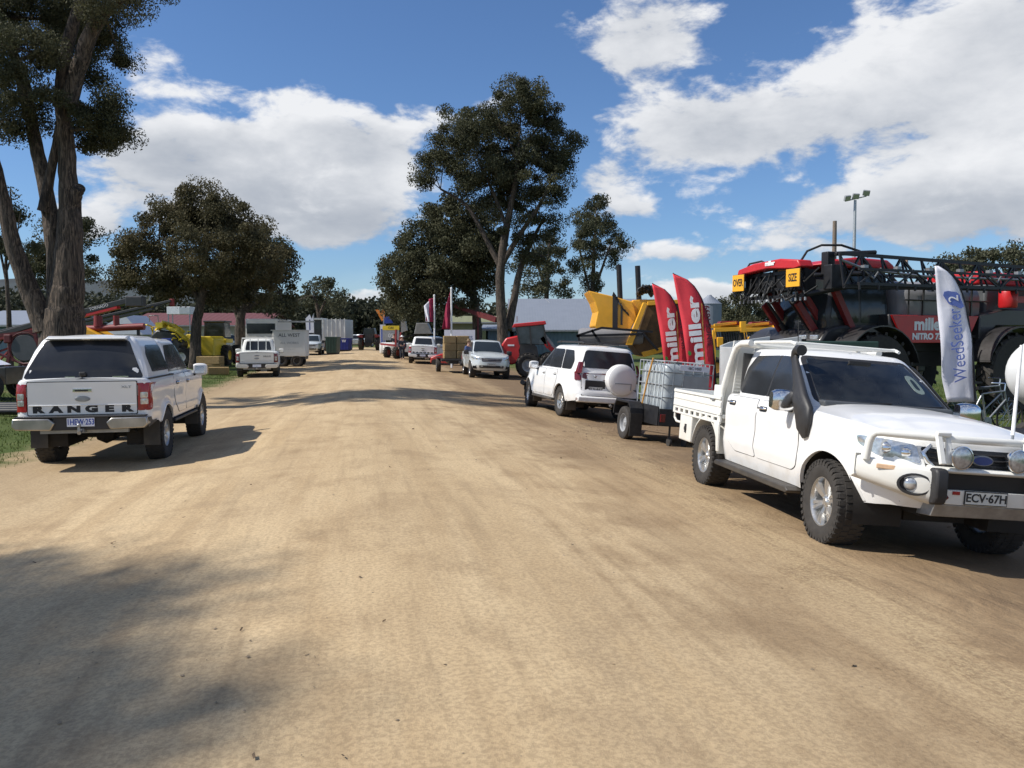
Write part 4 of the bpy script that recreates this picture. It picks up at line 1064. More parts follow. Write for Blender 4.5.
# ---- closed utes and wagons -----------------------------------------------------
def make_dual_cab(label, paint='white', canopy=None, style='six', lettertail=None, front='plain', R=.39, dz=0., glass='glass', near=False, steps=True, lights='redlens', snork=False, group=None, handle='chrome'):
    root = thing('pickup_truck', label, 'pickup truck', group=group)
    sh = ute_shell(R, dz)
    sh.build().build('body', paint, root, 38)
    cab = Cab([(1.10+dz, 1.16, -1.0, .795), (1.22+dz, 1.00, -.985, .78), (1.5+dz, .62, -.93, .715), (1.68+dz, .37, -.89, .660), (1.75+dz, .26, -.87, .630)], 5.5, .07, .035)
    cb = cab.build().build('cab', paint, root, 38)
    z0, z1 = 1.20+dz, 1.69+dz
    patch(cab.frontS(), [(-.70, z0), (.70, z0), (.575, z1), (-.575, z1)], .004, .008, .07, 8).build('windscreen', 'screen', cb, 50)
    if not canopy: patch(cab.rearS(), [(-.60, z0+.04), (.60, z0+.04), (.52, z1-.03), (-.52, z1-.03)], .004, .008, .06, 5).build('rear_window', glass, cb, 50)
    wf = [(.93, 1.20+dz), (.36, 1.62+dz), (.24, 1.655+dz), (.045, 1.66+dz), (-.02, 1.195+dz)]
    wr = [(-.055, 1.195+dz), (.01, 1.66+dz), (-.62, 1.645+dz), (-.74, 1.50+dz), (-.80, 1.26+dz), (-.78, 1.195+dz)]
    door_set(root, sh, cab, paint, [[(.98, 1.135+dz), (1.03, .98+dz), (1.03, .56+dz), (.93, .50+dz), (.04, .50+dz), (-.03, .6+dz), (-.02, 1.145+dz)],
        [(-.04, 1.145+dz), (-.05, .6+dz), (.0, .50+dz), (-.60, .50+dz), (-.90, .66+dz), (-1.0, .86+dz), (-.98, 1.145+dz)]],
        [(.14, 1.0+dz), (-.76, 1.01+dz)], [[wf], [wr]], glass, handle)
    for sg in (1, -1): mirror_part(sg, root, paint, paint if front != 'plain' else 'plastic', .80, 1.12+dz, .86)
    if canopy:
        cz = 1.16+dz
        cn = Cab([(cz, -.93, -2.70, .865), (cz+.14, -.94, -2.66, .835), (cz+.42, -.94, -2.52, .735), (cz+.58, -.94, -2.42, .655), (1.795+dz, -.94, -2.38, .62)], 8, .075, .03)
        co_ = cn.build().build('canopy', paint, root, 38)
        MB().box(-2.60, -.92, -.90, .90, cz-.006, cz+.012).build('canopy_seal', 'seam', co_, 0, .004)
        rw = patch(cn.rearS(), [(-.82, cz+.02), (.82, cz+.02), (.575, 1.735+dz), (-.575, 1.735+dz)], .006, .012, .05, 6).build('rear_window', glass, co_, 50)
        MB().box(cn.fxx(0, cz+.06, -1)-.05, cn.fxx(0, cz+.06, -1), -.05, .05, cz+.05, cz+.12).build('canopy_handle', 'plastic', rw, 0, .02)
        MB().box(cn.fxx(.0, cz+.04, -1)-.010, cn.fxx(0, cz+.06, -1), .11, .24, cz+.035, cz+.05).build('window_badge', 'chrome', rw, 0)
        MB().box(cn.fxx(.0, cz+.04, -1)-.006, cn.fxx(0, cz+.06, -1)+.02, -.62, -.40, cz+.035, cz+.05).build('window_badge', 'chrome', rw, 0)
        sp_ = MB().prism([(-2.36, 1.755+dz), (-2.50, 1.745+dz), (-2.52, 1.765+dz), (-2.40, 1.80+dz), (-2.2, 1.805+dz)], -.55, .55, 'xz').build('spoiler', paint, co_, 40, .01)
        for y in (-.3, .3): MB().box(-2.515, -2.44, y-.24, y+.24, 1.742+dz, 1.750+dz).build('spoiler_trim', 'plastic', sp_, 0)
        for sg in (1, -1):
            patch(cn.side(sg), [(-1.12, cz+.09), (-1.10, cz+.50), (-2.0, cz+.50), (-2.24, cz+.36), (-2.24, cz+.09)], .005, .01, .06, 4).build('side_window', glass, co_, 50)
    else:
        # open bed: dark liner and sports bar
        MB().box(-2.66, -1.02, -.72, .72, 1.172+dz, 1.178+dz).build('tonneau', 'plastic', root, 0)
    # tail
    RS = sh.rearS()
    tgz0, tgz1 = .66+dz, 1.13+dz
    tg = patch(RS, [(-.735, tgz0), (.735, tgz0), (.735, tgz1), (-.735, tgz1)], .012, .014, .02, 4).build('tailgate', paint, root, 30)
    patch(RS, [(-.748, tgz0-.012), (.748, tgz0-.012), (.748, tgz1+.012), (-.748, tgz1+.012)], .004, .01, .02, 3).build('tailgate_seam', 'seam', root)
    xb = sh.rx(0, .9+dz)-.012
    hq = MB().box(xb-.012, xb, -.13, .13, .985+dz, 1.035+dz).build('tailgate_handle', 'chrome', tg, 0, .008)
    MB().box(xb-.016, xb-.011, -.08, .10, .995+dz, 1.02+dz).build('handle_grip', 'plastic', hq, 0, .004)
    em = MB().lathe([(0, -.02), (.05, -.017), (.056, 0)], 'x', (0, 0, 0), 20); em.v = [(x, y*1.9, z*.75) for x, y, z in em.v]; em.xf(Matrix.Translation((xb, 0, .885+dz))).build('badge', 'steel', tg, 50)
    MB().tube([(xb-.004, y, .795+dz) for y in (-.72, .72)], .008, 6).build('tailgate_crease', paint, tg)
    if lettertail:
        n = len(lettertail)
        for i, ch in enumerate(lettertail):
            y = .60-1.2*i/(n-1); lettering(ch, .135, (xb-.005, y, .735+dz), (0, -1, 0), (0, 0, 1), 'ink', tg, 'letter', 1.7, .009)
        lettering('XLT', .05, (xb-.002, -.60, 1.05+dz), (0, -1, 0), (0, 0, 1), 'steel', tg, 'letter', 1.6)
    for sg in (1, -1):
        tp = [(sg*.755, .70+dz), (sg*.912, .70+dz), (sg*.912, 1.105+dz), (sg*.755, 1.105+dz)]
        tl = patch(RS, tp, .014, .016, .02, 5).build('tail_light', lights, root, 40)
        for za, zb in ((.79, .875), (.885, .97)):
            patch(RS, [(sg*.785, za+dz), (sg*.875, za+dz), (sg*.875, zb+dz), (sg*.785, zb+dz)], .018, .006, .01, 3).build('lamp_lens', 'clearlens', tl)
        # the lamp wraps onto the side
        patch(sh.side(sg), [(-2.735, .70+dz), (-2.66, .72+dz), (-2.60, .90+dz), (-2.62, 1.105+dz), (-2.735, 1.105+dz)], .006, .01, .02, 3).build('side_lens', lights, tl, 40)
        # bumper ends
        b_ = MB().prism([(sg*.34, .545+dz), (sg*.42, .615+dz), (sg*.90, .62+dz), (sg*.915, .50+dz), (sg*.86, .455+dz), (sg*.40, .44+dz)], -2.89, -2.70, 'yz')
        b_.build('bumper_end', 'bumpersteel' if near or front == 'plain' else paint, root, 30, .018)
        MB().prism([(-2.80, .46+dz), (-2.30, .50+dz), (-2.30, .60+dz), (-2.80, .60+dz)], sg*.90, sg*.91, 'xz').build('bumper_side', 'plastic', root, 0)
    bmp = MB().prism([(-.42, .44+dz), (.42, .44+dz), (.40, .52+dz), (.36, .645+dz), (-.36, .645+dz), (-.40, .52+dz)], -2.855, -2.70, 'yz').box(-2.88, -2.72, -.88, .88, .622+dz, .642+dz).build('bumper', 'plastic', root, 0, .008)
    plate_part(bmp, frame((-2.868, -.0, .555+dz), (0, -1, 0), (0, 0, 1)), '1HEW·253' if near else '·····', .37, .125, 'plateblue', 'inkblue', .118 if near else .05, .70)
    tb = MB().box(-2.86, -2.6, -.04, .04, .40+dz, .46+dz).box(-2.7, -2.62, -.6, .6, .38+dz, .46+dz).tube([(-2.88, 0, .43+dz), (-2.96, 0, .41+dz)], .03, 8).lathe([(0, .0), (.02, .0), (.02, .04), (.018, .06), (.027, .075), (.027, .10), (.012, .115), (0, .118)], 'z', (-2.95, 0, .43+dz), 14).build('tow_bar', 'steel', root, 30)
    # face
    FS = sh.frontS()
    for sg in (1, -1):
        hp = [(sg*.48, .86+dz), (sg*.80, .87+dz), (sg*.888, .94+dz), (sg*.875, 1.01+dz), (sg*.52, .965+dz)]
        h = patch(FS, hp, .004, .01, .02, 5).build('headlight', 'clearlens', root, 40)
        MB().lathe([(0, .02), (.05, .01), (.06, -.01)], 'x', (sh.fx(.66, .92+dz), sg*.66, .92+dz), 14).build('lamp_reflector', 'chrome', h, 50)
    g = patch(FS, [(-.44, .78+dz), (.44, .78+dz), (.49, .95+dz), (-.49, .95+dz)], .004, .01, .03, 4).build('grille', 'darkgrille', root)
    for zz in (.82, .90): MB().tube([(sh.fx(y, zz+dz)+.008, y, zz+dz) for y in np.linspace(-.45, .45, 9)], .009, 6).build('grille_bar', 'chrome', g)
    l_ = patch(FS, [(-.70, .50+dz), (.70, .50+dz), (.72, .62+dz), (-.72, .62+dz)], .004, .01, .04, 4).build('lower_intake', 'plastic', root)
    plate_part(root, frame((sh.xf(.66+dz)+.012, 0, .66+dz), (0, 1, 0), (0, 0, 1)), '·····', .36, .10, 'plate', 'ink', .05)
    if steps:
        for sg in (1, -1): MB().box(-1.0, 1.0, sg*.80-.09, sg*.80+.13 if sg > 0 else sg*.80+.09, .36+dz, .405+dz).build('side_step', 'plastic', root, 0, .012) if sg > 0 else MB().box(-1.0, 1.0, -.93, -.71, .36+dz, .405+dz).build('side_step', 'plastic', root, 0, .012)
    for sg in (1, -1):
        for x in (-2.15, 1.08): MB().box(x-.008, x+.008, min(sg*.68, sg*.92), max(sg*.68, sg*.92), .30, .48+dz).build('mud_flap', 'plastic', root, 0)
    wells(root, sh, 2.3, -2.68, .46+dz, .84)
    for x in (1.61, -1.61):
        for sg in (1, -1): add_wheel(root, x, sg*.795, R, .265, .222, style, 36 if near else False, spin=x+sg)
    add_arch(root, sh, paint if not snork else 'plastic', out=.012)
    if snork:
        for k in range(1):
            MB().tube([(1.15, -.93, 1.02+dz), (1.08, -.93, 1.15+dz), (.8, -.87, 1.38+dz), (.55, -.78, 1.70+dz), (.5, -.74, 1.88+dz)], [.05, .08, .06, .05, .06], 10).build('snorkel', 'plastic', root, 50)
    return root
lu = make_dual_cab('white ute with white canopy, parked at left in front of the huge gum', 'white', True, 'six', 'RANGER', 'x', R=.43, dz=.19, near=True)
hd = 1.765; set_pose(lu, -6.48+1.61*math.cos(hd), 13.05+1.61*math.sin(hd), hd, 3.22)
# ------------------------------------------------------------------ white wagon towing the trailer
def make_wagon():
    root = thing('station_wagon', 'white four wheel drive wagon with covered spare wheel, towing the tank trailer', 'car')
    R = .39
    sh = Shell(W=.94, x0f=.75, nf=3.0, x0r=-1.5, nr=5.5, arches=[(1.395, R, .46), (-1.395, R, .46)],
        front=[(.3, 2.18), (.55, 2.30), (.8, 2.31), (1.0, 2.24), (1.2, 2.1)], rear=[(.3, -2.40), (.5, -2.50), (.7, -2.50), (.8, -2.43), (1.2, -2.38)],
        ins=[(.3, .08), (.5, .02), (.7, .0), (.95, .01), (1.12, .03), (1.3, .06)], top=[(-3, 1.20), (.6, 1.19), (1.2, 1.17), (1.8, 1.12), (2.2, 1.04)],
        low=[(-3, .52), (-2.3, .48), (-1.9, .42), (1.0, .42), (1.9, .44), (2.3, .40)], crown=.07, cowl=.7, fil=.05, flare=.03)
    sh.build().build('body', 'white', root, 38)
    cab = Cab([(1.13, 1.0, -2.36, .83), (1.24, .82, -2.34, .81), (1.5, .46, -2.27, .755), (1.74, .12, -2.19, .69), (1.84, .0, -2.15, .655)], 6, .08, .04)
    cb = cab.build().build('cab', 'white', root, 38)
    patch(cab.frontS(), [(-.72, 1.23), (.72, 1.23), (.60, 1.77), (-.60, 1.77)], .004, .008, .07, 6).build('windscreen', 'screen', cb, 50)
    wf = [(.72, 1.225), (.24, 1.66), (.12, 1.72), (-.06, 1.735), (-.06, 1.225)]; wr = [(-.09, 1.225), (-.09, 1.735), (-.86, 1.735), (-.94, 1.70), (-1.02, 1.225)]
    wq = [(-1.06, 1.225), (-.98, 1.70), (-.94, 1.73), (-1.60, 1.715), (-1.86, 1.46), (-1.80, 1.25), (-1.70, 1.225)]
    door_set(root, sh, cab, 'white', [[(.78, 1.16), (.86, .98), (.86, .56), (.78, .48), (-.04, .48), (-.08, .6), (-.07, 1.17)], [(-.09, 1.17), (-.10, .6), (-.06, .48), (-.72, .48), (-.90, .66), (-1.02, .90), (-1.02, 1.17)]],
        [(.06, 1.05), (-.86, 1.06)], [[wf], [wr]], 'glass', 'white')
    for sg in (1, -1):
        patch(cab.side(sg), wq, .004, .01, .05, 4).build('side_window', 'glass', cb, 50); mirror_part(sg, root, 'white', 'white', .62, 1.17, .88)
    RS = sh.rearS()
    rw = patch(cab.rearS(), [(-.74, 1.30), (.74, 1.30), (.60, 1.74), (-.60, 1.74)], .006, .012, .07, 6).build('rear_window', 'glass', cb, 50)
    patch(RS, [(-.73, .62), (.73, .62), (.73, 1.15), (-.73, 1.15)], .010, .014, .03, 5).build('back_door', 'white', root, 40)
    patch(RS, [(-.745, .608), (.745, .608), (.745, 1.16), (-.745, 1.16)], .003, .01, .03, 4).build('door_seam', 'seam', root, 40)
    xb = -2.42
    np_ = MB().box(xb-.025, xb, .12, .66, .64, 1.0).build('plate_recess', 'plastic', root, 0, .03)
    plate_part(np_, frame((xb-.038, .38, .78), (0, -1, 0), (0, 0, 1)), '·····', .36, .12, 'plate', 'ink', .05)
    lettering('ELA·A67', .10, (xb-.041, .38, .78), (0, -1, 0), (0, 0, 1), 'ink', np_)
    sc_ = MB().lathe([(0, -.27), (.20, -.27), (.32, -.255), (.375, -.22), (.392, -.16), (.392, -.02), (.36, 0), (0, 0)], 'x', (0, 0, 0), 40).xf(Matrix.Translation((xb-.01, -.24, 1.06)))
    s1 = sc_.build('spare_wheel_cover', 'white', root, 35)
    MB().box(xb-.292, xb-.27, -.46, -.02, .965, .985).box(xb-.292, xb-.27, -.46, -.44, .82, .985).build('cover_trim', 'grey', s1, 0)
    MB().lathe([(0, -.02), (.028, -.017), (.034, 0)], 'x', (0, 0, 0), 18).xf(Matrix.Translation((xb, .40, 1.10))).build('badge', 'chrome', root)
    for sg in (1, -1):
        l = patch(RS, [(sg*.76, .98), (sg*.865, .98), (sg*.86, 1.18), (sg*.76, 1.18)], .016, .018, .02, 4).build('tail_light', 'darkredlens', root, 40)
        patch(sh.side(sg), [(-2.42, .98), (-2.31, .99), (-2.32, 1.10), (-2.34, 1.18), (-2.41, 1.18)], .008, .01, .02, 3).build('side_lens', 'darkredlens', l, 40)
        q = MB(); 
        q.add([(-2.345, sg*.852, 1.16), (-2.20, sg*.858, 1.16), (-2.19, sg*.785, 1.44), (-2.29, sg*.775, 1.44), (-2.385, sg*.76, 1.16), (-2.31, sg*.70, 1.44)], [(0, 1, 2, 3), (0, 3, 5, 4)])
        q.build('upper_lens', 'darkredlens', l, 0)
        MB().prism([(-2.53, .50), (-2.40, .48), (-2.40, .56), (-2.53, .56)], sg*.62, sg*.86, 'xz').build('reflector', 'redlens', root, 0, .006)
        MB().tube([(.05, sg*.60, 1.90), (-.05, sg*.60, 1.925), (-1.9, sg*.60, 1.93), (-2.0, sg*.60, 1.90)], .02, 8).build('roof_rail', 'plastic', cb)
    for x in (-.3, -1.4): MB().tube([(x, -.62, 1.945), (x, .62, 1.945)], .02, 8).build('cross_bar', 'plastic', cb)
    MB().prism([(-2.56, .46), (-2.56, .60), (-2.38, .62), (-2.38, .44)], -.86, .86, 'xz').build('bumper', 'white', root, 30, .03)
    patch(sh.frontS(), [(-.42, .78), (.42, .78), (.5, 1.0), (-.5, 1.0)], .004, .01, .03, 4).build('grille', 'darkgrille', root)
    for sg in (1, -1): patch(sh.frontS(), [(sg*.52, .84), (sg*.8, .86), (sg*.86, 1.0), (sg*.55, .97)], .004, .01, .02, 4).build('headlight', 'clearlens', root)
    MB().tube([(2.30, -.8, .62), (2.42, -.5, .6), (2.45, 0, .6), (2.42, .5, .6), (2.30, .8, .62), (1.95, .95, .66)], .07, 10).build('front_bar', 'plastic', root)
    for sg in (1, -1):
        MB().box(-.85, .85, min(sg*.78, sg*.98), max(sg*.78, sg*.98), .36, .41).build('side_step', 'plastic', root, 0, .012)
        for x in (-1.92, .86): MB().box(x-.008, x+.008, min(sg*.66, sg*.92), max(sg*.66, sg*.92), .2, .5).build('mud_flap', 'plastic', root, 0)
    wells(root, sh, 2.1, -2.35, .44, .84); add_arch(root, sh, 'white', w=.03, out=.012)
    for x in (1.395, -1.395):
        for sg in (1, -1): add_wheel(root, x, sg*.80, R, .265, .222, 'six', 36, spin=x+sg, steer=-.12 if x > 0 else 0)
    MB().tube([(-2.5, 0, .42), (-2.62, 0, .40)], .035, 8).build('tow_bar', 'steel', root)
    return root
pw = make_wagon(); hd = 1.848; set_pose(pw, 2.08+1.395*math.cos(hd), 21.368+1.395*math.sin(hd), hd, 2.79)

def ground_at(px, Y): p = W(px, 338, Y); return (p.x, Y, zg1(p.x, Y))
def place(o, px, Y, rz=0., dz=0.):
    x, y, z = ground_at(px, Y); o.location = (x, y, z+dz); o.rotation_euler = (0, 0, rz); return o

# ------------------------------------------------------------------ tank trailer
def make_trailer():
    root = thing('box_trailer', 'low black box trailer with mudguards and rubber flaps, hitched behind the white wagon', 'trailer')
    zf = .50
    t = MB().box(-1.1, 1.1, -.62, .62, zf-.05, zf)
    t.build('floor', 'blackframe', root, 0)
    for sg in (1, -1):
        MB().box(-1.12, 1.12, min(sg*.62, sg*.645), max(sg*.62, sg*.645), zf-.10, zf+.26).build('side_panel', 'blackframe', root, 0, .006)
        MB().prism([(-.48, .48), (-.46, .66), (-.34, .78), (.34, .78), (.46, .66), (.48, .48), (.44, .48), (.42, .65), (.32, .745), (-.32, .745), (-.42, .65), (-.44, .48)], sg*.66, sg*.93, 'xz').build('mudguard', 'blackframe', root, 0)
        MB().box(-.50, -.485, min(sg*.68, sg*.93), max(sg*.68, sg*.93), .12, .56).build('rubber_flap', 'grip', root, 0)
        MB().box(-1.16, -1.12, min(sg*.50, sg*.60), max(sg*.50, sg*.60), zf-.03, zf+.12).build('tail_light', 'darkredlens', root, 0, .005)
        w = add_wheel(root, 0, sg*.80, .33, .19, .19, 'steel', False, rim='hubwhite' if False else 'grey')
        MB().bar((-.5, sg*.5, .36), (.5, sg*.5, .36), .05, .04).build('leaf_spring', 'under', root)
    MB().box(-1.14, -1.115, -.62, .62, zf-.10, zf+.22).build('tailgate', 'blackframe', root, 0, .006)
    MB().box(1.115, 1.14, -.62, .62, zf-.10, zf+.26).build('front_panel', 'blackframe', root, 0, .006)
    MB().tube([(0, -.8, .33), (0, .8, .33)], .03, 8).build('axle', 'under', root)
    MB().bar((1.1, .5, zf-.08), (2.05, .03, zf-.10), .06, .08).bar((1.1, -.5, zf-.08), (2.05, -.03, zf-.10), .06, .08).bar((1.95, 0, zf-.08), (2.2, 0, zf-.07), .08).build('drawbar', 'blackframe', root, 0)
    for yy in (.35, .05): MB().lathe([(.0, -.02), (.085, -.02), (.09, 0), (.085, .02), (0, .02)], 'y', (-1.07, yy, .1), 18).bar((-1.07, yy, .1), (-1.05, yy, .46), .03).build('jockey_wheel', 'grip', root)
    return root
tr = make_trailer(); hd = 1.80
tx, ty = 2.2+.86*math.sin(hd), 16.5-.86*math.cos(hd)*-1
set_pose(tr, tx, ty+.15, hd, 1.0, .7)
def make_ibc():
    root = thing('water_tank', 'white plastic cube tank in a galvanised cage, standing on the black trailer', 'tank')
    L, Wd, H = .60, .50, 1.0
    b = MB()
    prof = []
    vs = []; fs = []; lv = [(.14, .90), (.17, .97), (.22, 1), (.50, 1), (.54, .985), (.58, 1), (.95, 1), (1.02, .97), (1.06, .90)]
    n = 40
    for z, k in lv:
        for i in range(n):
            a = 2*PI*i/n; c, s = math.cos(a), math.sin(a); e = .22
            vs.append((L*.95*k*abs(c)**e*(1 if c > 0 else -1), Wd*.95*k*abs(s)**e*(1 if s > 0 else -1), z))
    for j in range(len(lv)-1):
        for i in range(n): fs.append((j*n+i, j*n+(i+1) % n, (j+1)*n+(i+1) % n, (j+1)*n+i))
    fs += [tuple(range(n))[::-1], tuple((len(lv)-1)*n+i for i in range(n))]
    b.add(vs, fs).build('bottle', 'ibc', root, 40)
    MB().lathe([(0, 1.06), (.11, 1.06), (.12, 1.09), (.11, 1.11), (0, 1.11)], 'z', n=24).build('lid', 'darkgrey', root)
    c = MB(); r = .011
    for z in (.16, .42, .66, .90, 1.10): c.tube([(L, -Wd, z), (L, Wd, z), (-L, Wd, z), (-L, -Wd, z), (L, -Wd, z)], r, 6)
    for x in np.linspace(-L, L, 8):
        for sg in (1, -1): c.tube([(x, sg*Wd, .12), (x, sg*Wd, 1.10)], r, 6)
    for y in np.linspace(-Wd, Wd, 6):
        for sg in (1, -1): c.tube([(sg*L, y, .12), (sg*L, y, 1.10)], r, 6)
    for y in (-.25, .25): c.tube([(-L, y, 1.11), (L, y, 1.11)], r, 6)
    c.build('cage', 'galv', root, 50)
    p = MB().box(-L, L, -Wd, Wd, .10, .13)
    for y in (-.45, 0, .45): p.box(-L, L, y-.05, y+.05, 0, .10)
    p.build('pallet', 'steel', root, 0)
    MB().box(-L-.02, -L-.013, -.42, .10, .50, .86).build('panel', 'grey', root, 0)
    MB().box(-L-.02, -L-.013, -.40, .2, .95, 1.05).build('label_panel', 'whiteflag', root, 0)
    lettering('·IBC·1000', .07, (-L-.022, -.1, 1.0), (0, -1, 0), (0, 0, 1), 'ink', root)
    MB().lathe([(0, 0), (.05, 0), (.05, .06), (0, .06)], 'x', (-L-.06, 0, .20), 14).build('valve', 'darkgrey', root)
    return root
ibc = make_ibc(); c, s = math.cos(hd), math.sin(hd)
ibc.location = tr.location + Vector((-.42*c, -.42*s, .505)); ibc.rotation_euler = tr.rotation_euler
st_ = MB().tube([(-.1, .53, 1.15), (-.0, .56, .8), (.06, .6, .35), (.1, .64, .02)], .018, 8).build('ratchet_strap', 'gold', None); tag(st_, 'yellow strap running down the front corner of the cube tank', 'strap'); st_.location = ibc.location; st_.rotation_euler = ibc.rotation_euler

# ------------------------------------------------------------------ other utes
far = {}
tri = make_dual_cab('pale silver ute facing the camera, hitched to the hay trailer beside the red tractor', 'silverwhite', False, 'fan', None, 'plain', R=.37, dz=0., steps=False)
hd = -1.42; x, y, z = ground_at(484, 38.8); set_pose(tri, x, y+1.0, hd, 3.22)
lettering('BXO·34', .085, (2.53, 0, .66), (0, 1, 0), (0, 0, 1), 'ink', tri)
fr = make_dual_cab('white ute with letters across its tailgate, parked on the right beside the maroon flags', 'white', False, 'six', 'RANGER', 'x', R=.39, dz=.03)
hd = 1.66; x, y, z = ground_at(423, 56.5); set_pose(fr, x, y, hd, 3.22)
hl = make_dual_cab('white ute with barred rear window, parked on the left beside the hay bales', 'white2', False, 'steel', None, 'x', R=.38, dz=.0, lights='darkredlens')
hd = 1.83; x, y, z = ground_at(259, 40.0); set_pose(hl, x, y, hd, 3.22)
g = MB().tube([(-1.08, -.76, 1.15), (-1.08, -.72, 1.80), (-1.08, .72, 1.80), (-1.08, .76, 1.15)], .03, 8)
for yy in (-.36, 0, .36): g.tube([(-1.08, yy, 1.15), (-1.08, yy, 1.8)], .018, 8)
g.build('rear_rack', 'white2', hl)
lettering('HILUX', .10, (-2.755, -.45, .98), (0, -1, 0), (0, 0, 1), 'ink', hl, sx=1.2)
fc = dup(tri, label='white ute facing the camera beside the white feather flag on the left verge'); hd = -1.42; x, y, z = ground_at(312, 73); set_pose(fc, x, y, hd, 3.22)
sv = dup(fr, label='white ute parked side on behind the red implement and the maroon flags'); hd = .25; x, y, z = ground_at(437, 62.5); set_pose(sv, x, y, hd, 3.22)
wl = dup(hl, label='white ute parked under the brown crowned trees beside the yellow loader'); x, y, z = ground_at(224, 66); set_pose(wl, x, y, 1.1, 3.22)
# ------------------------------------------------------------------ red self propelled sprayer
def big_tyre(parent, x, y, R, w, rr, rim='hubwhite', lugs=22):
    h = bpy.data.objects.new('wheel', None); col.objects.link(h); h.parent = parent; h.location = (x, y, R)
    if y < 0: h.rotation_euler = (0, 0, PI)
    hw = w/2
    t = MB().lathe([(rr-.02, -hw*.85), (rr+(R-rr)*.5, -hw*1.02), (R-.09, -hw*.98), (R-.05, -hw*.7), (R-.045, 0), (R-.05, hw*.7), (R-.09, hw*.98), (rr+(R-rr)*.5, hw*1.02), (rr-.02, hw*.85)], 'y', n=44)
    for k in range(lugs):
        for sg in (1, -1):
            a = 2*PI*(k+(.5 if sg > 0 else 0))/lugs
            m = Matrix.Rotation(-a, 4, 'Y'); m2 = m @ Matrix.Rotation(0, 4, 'X')
            L = [(R-.05, 0, 0), (R-.06, sg*hw*.98, -.16*R)]
            v = []
            for (r, yy, tt) in ((R, -sg*.02, .05*R), (R-.01, sg*hw*.97, -.14*R)):
                for dt in (-.035, .035):
                    for dr in (-.07, 0): v.append(m @ Vector((r+dr, yy, tt+dt)))
            t.add(v, [(0, 1, 3, 2), (4, 6, 7, 5), (0, 4, 5, 1), (2, 3, 7, 6), (1, 5, 7, 3), (0, 2, 6, 4)])
    cached(('bt', R, w, rr), t, 'tyre', 'grip', h, 30)
    d = MB().lathe([(rr, hw*.8), (rr-.03, hw*.78), (rr-.04, hw*.3), (rr*.7, hw*.15), (rr*.35, hw*.3), (rr*.3, hw*.45), (0, hw*.45)], 'y', n=32).lathe([(rr-.03, -hw*.8), (rr-.04, -hw*.2), (0, -hw*.2)], 'y', n=32)
    cached(('br', R, w, rr, rim), d, 'rim', rim, h, 30)
    return h
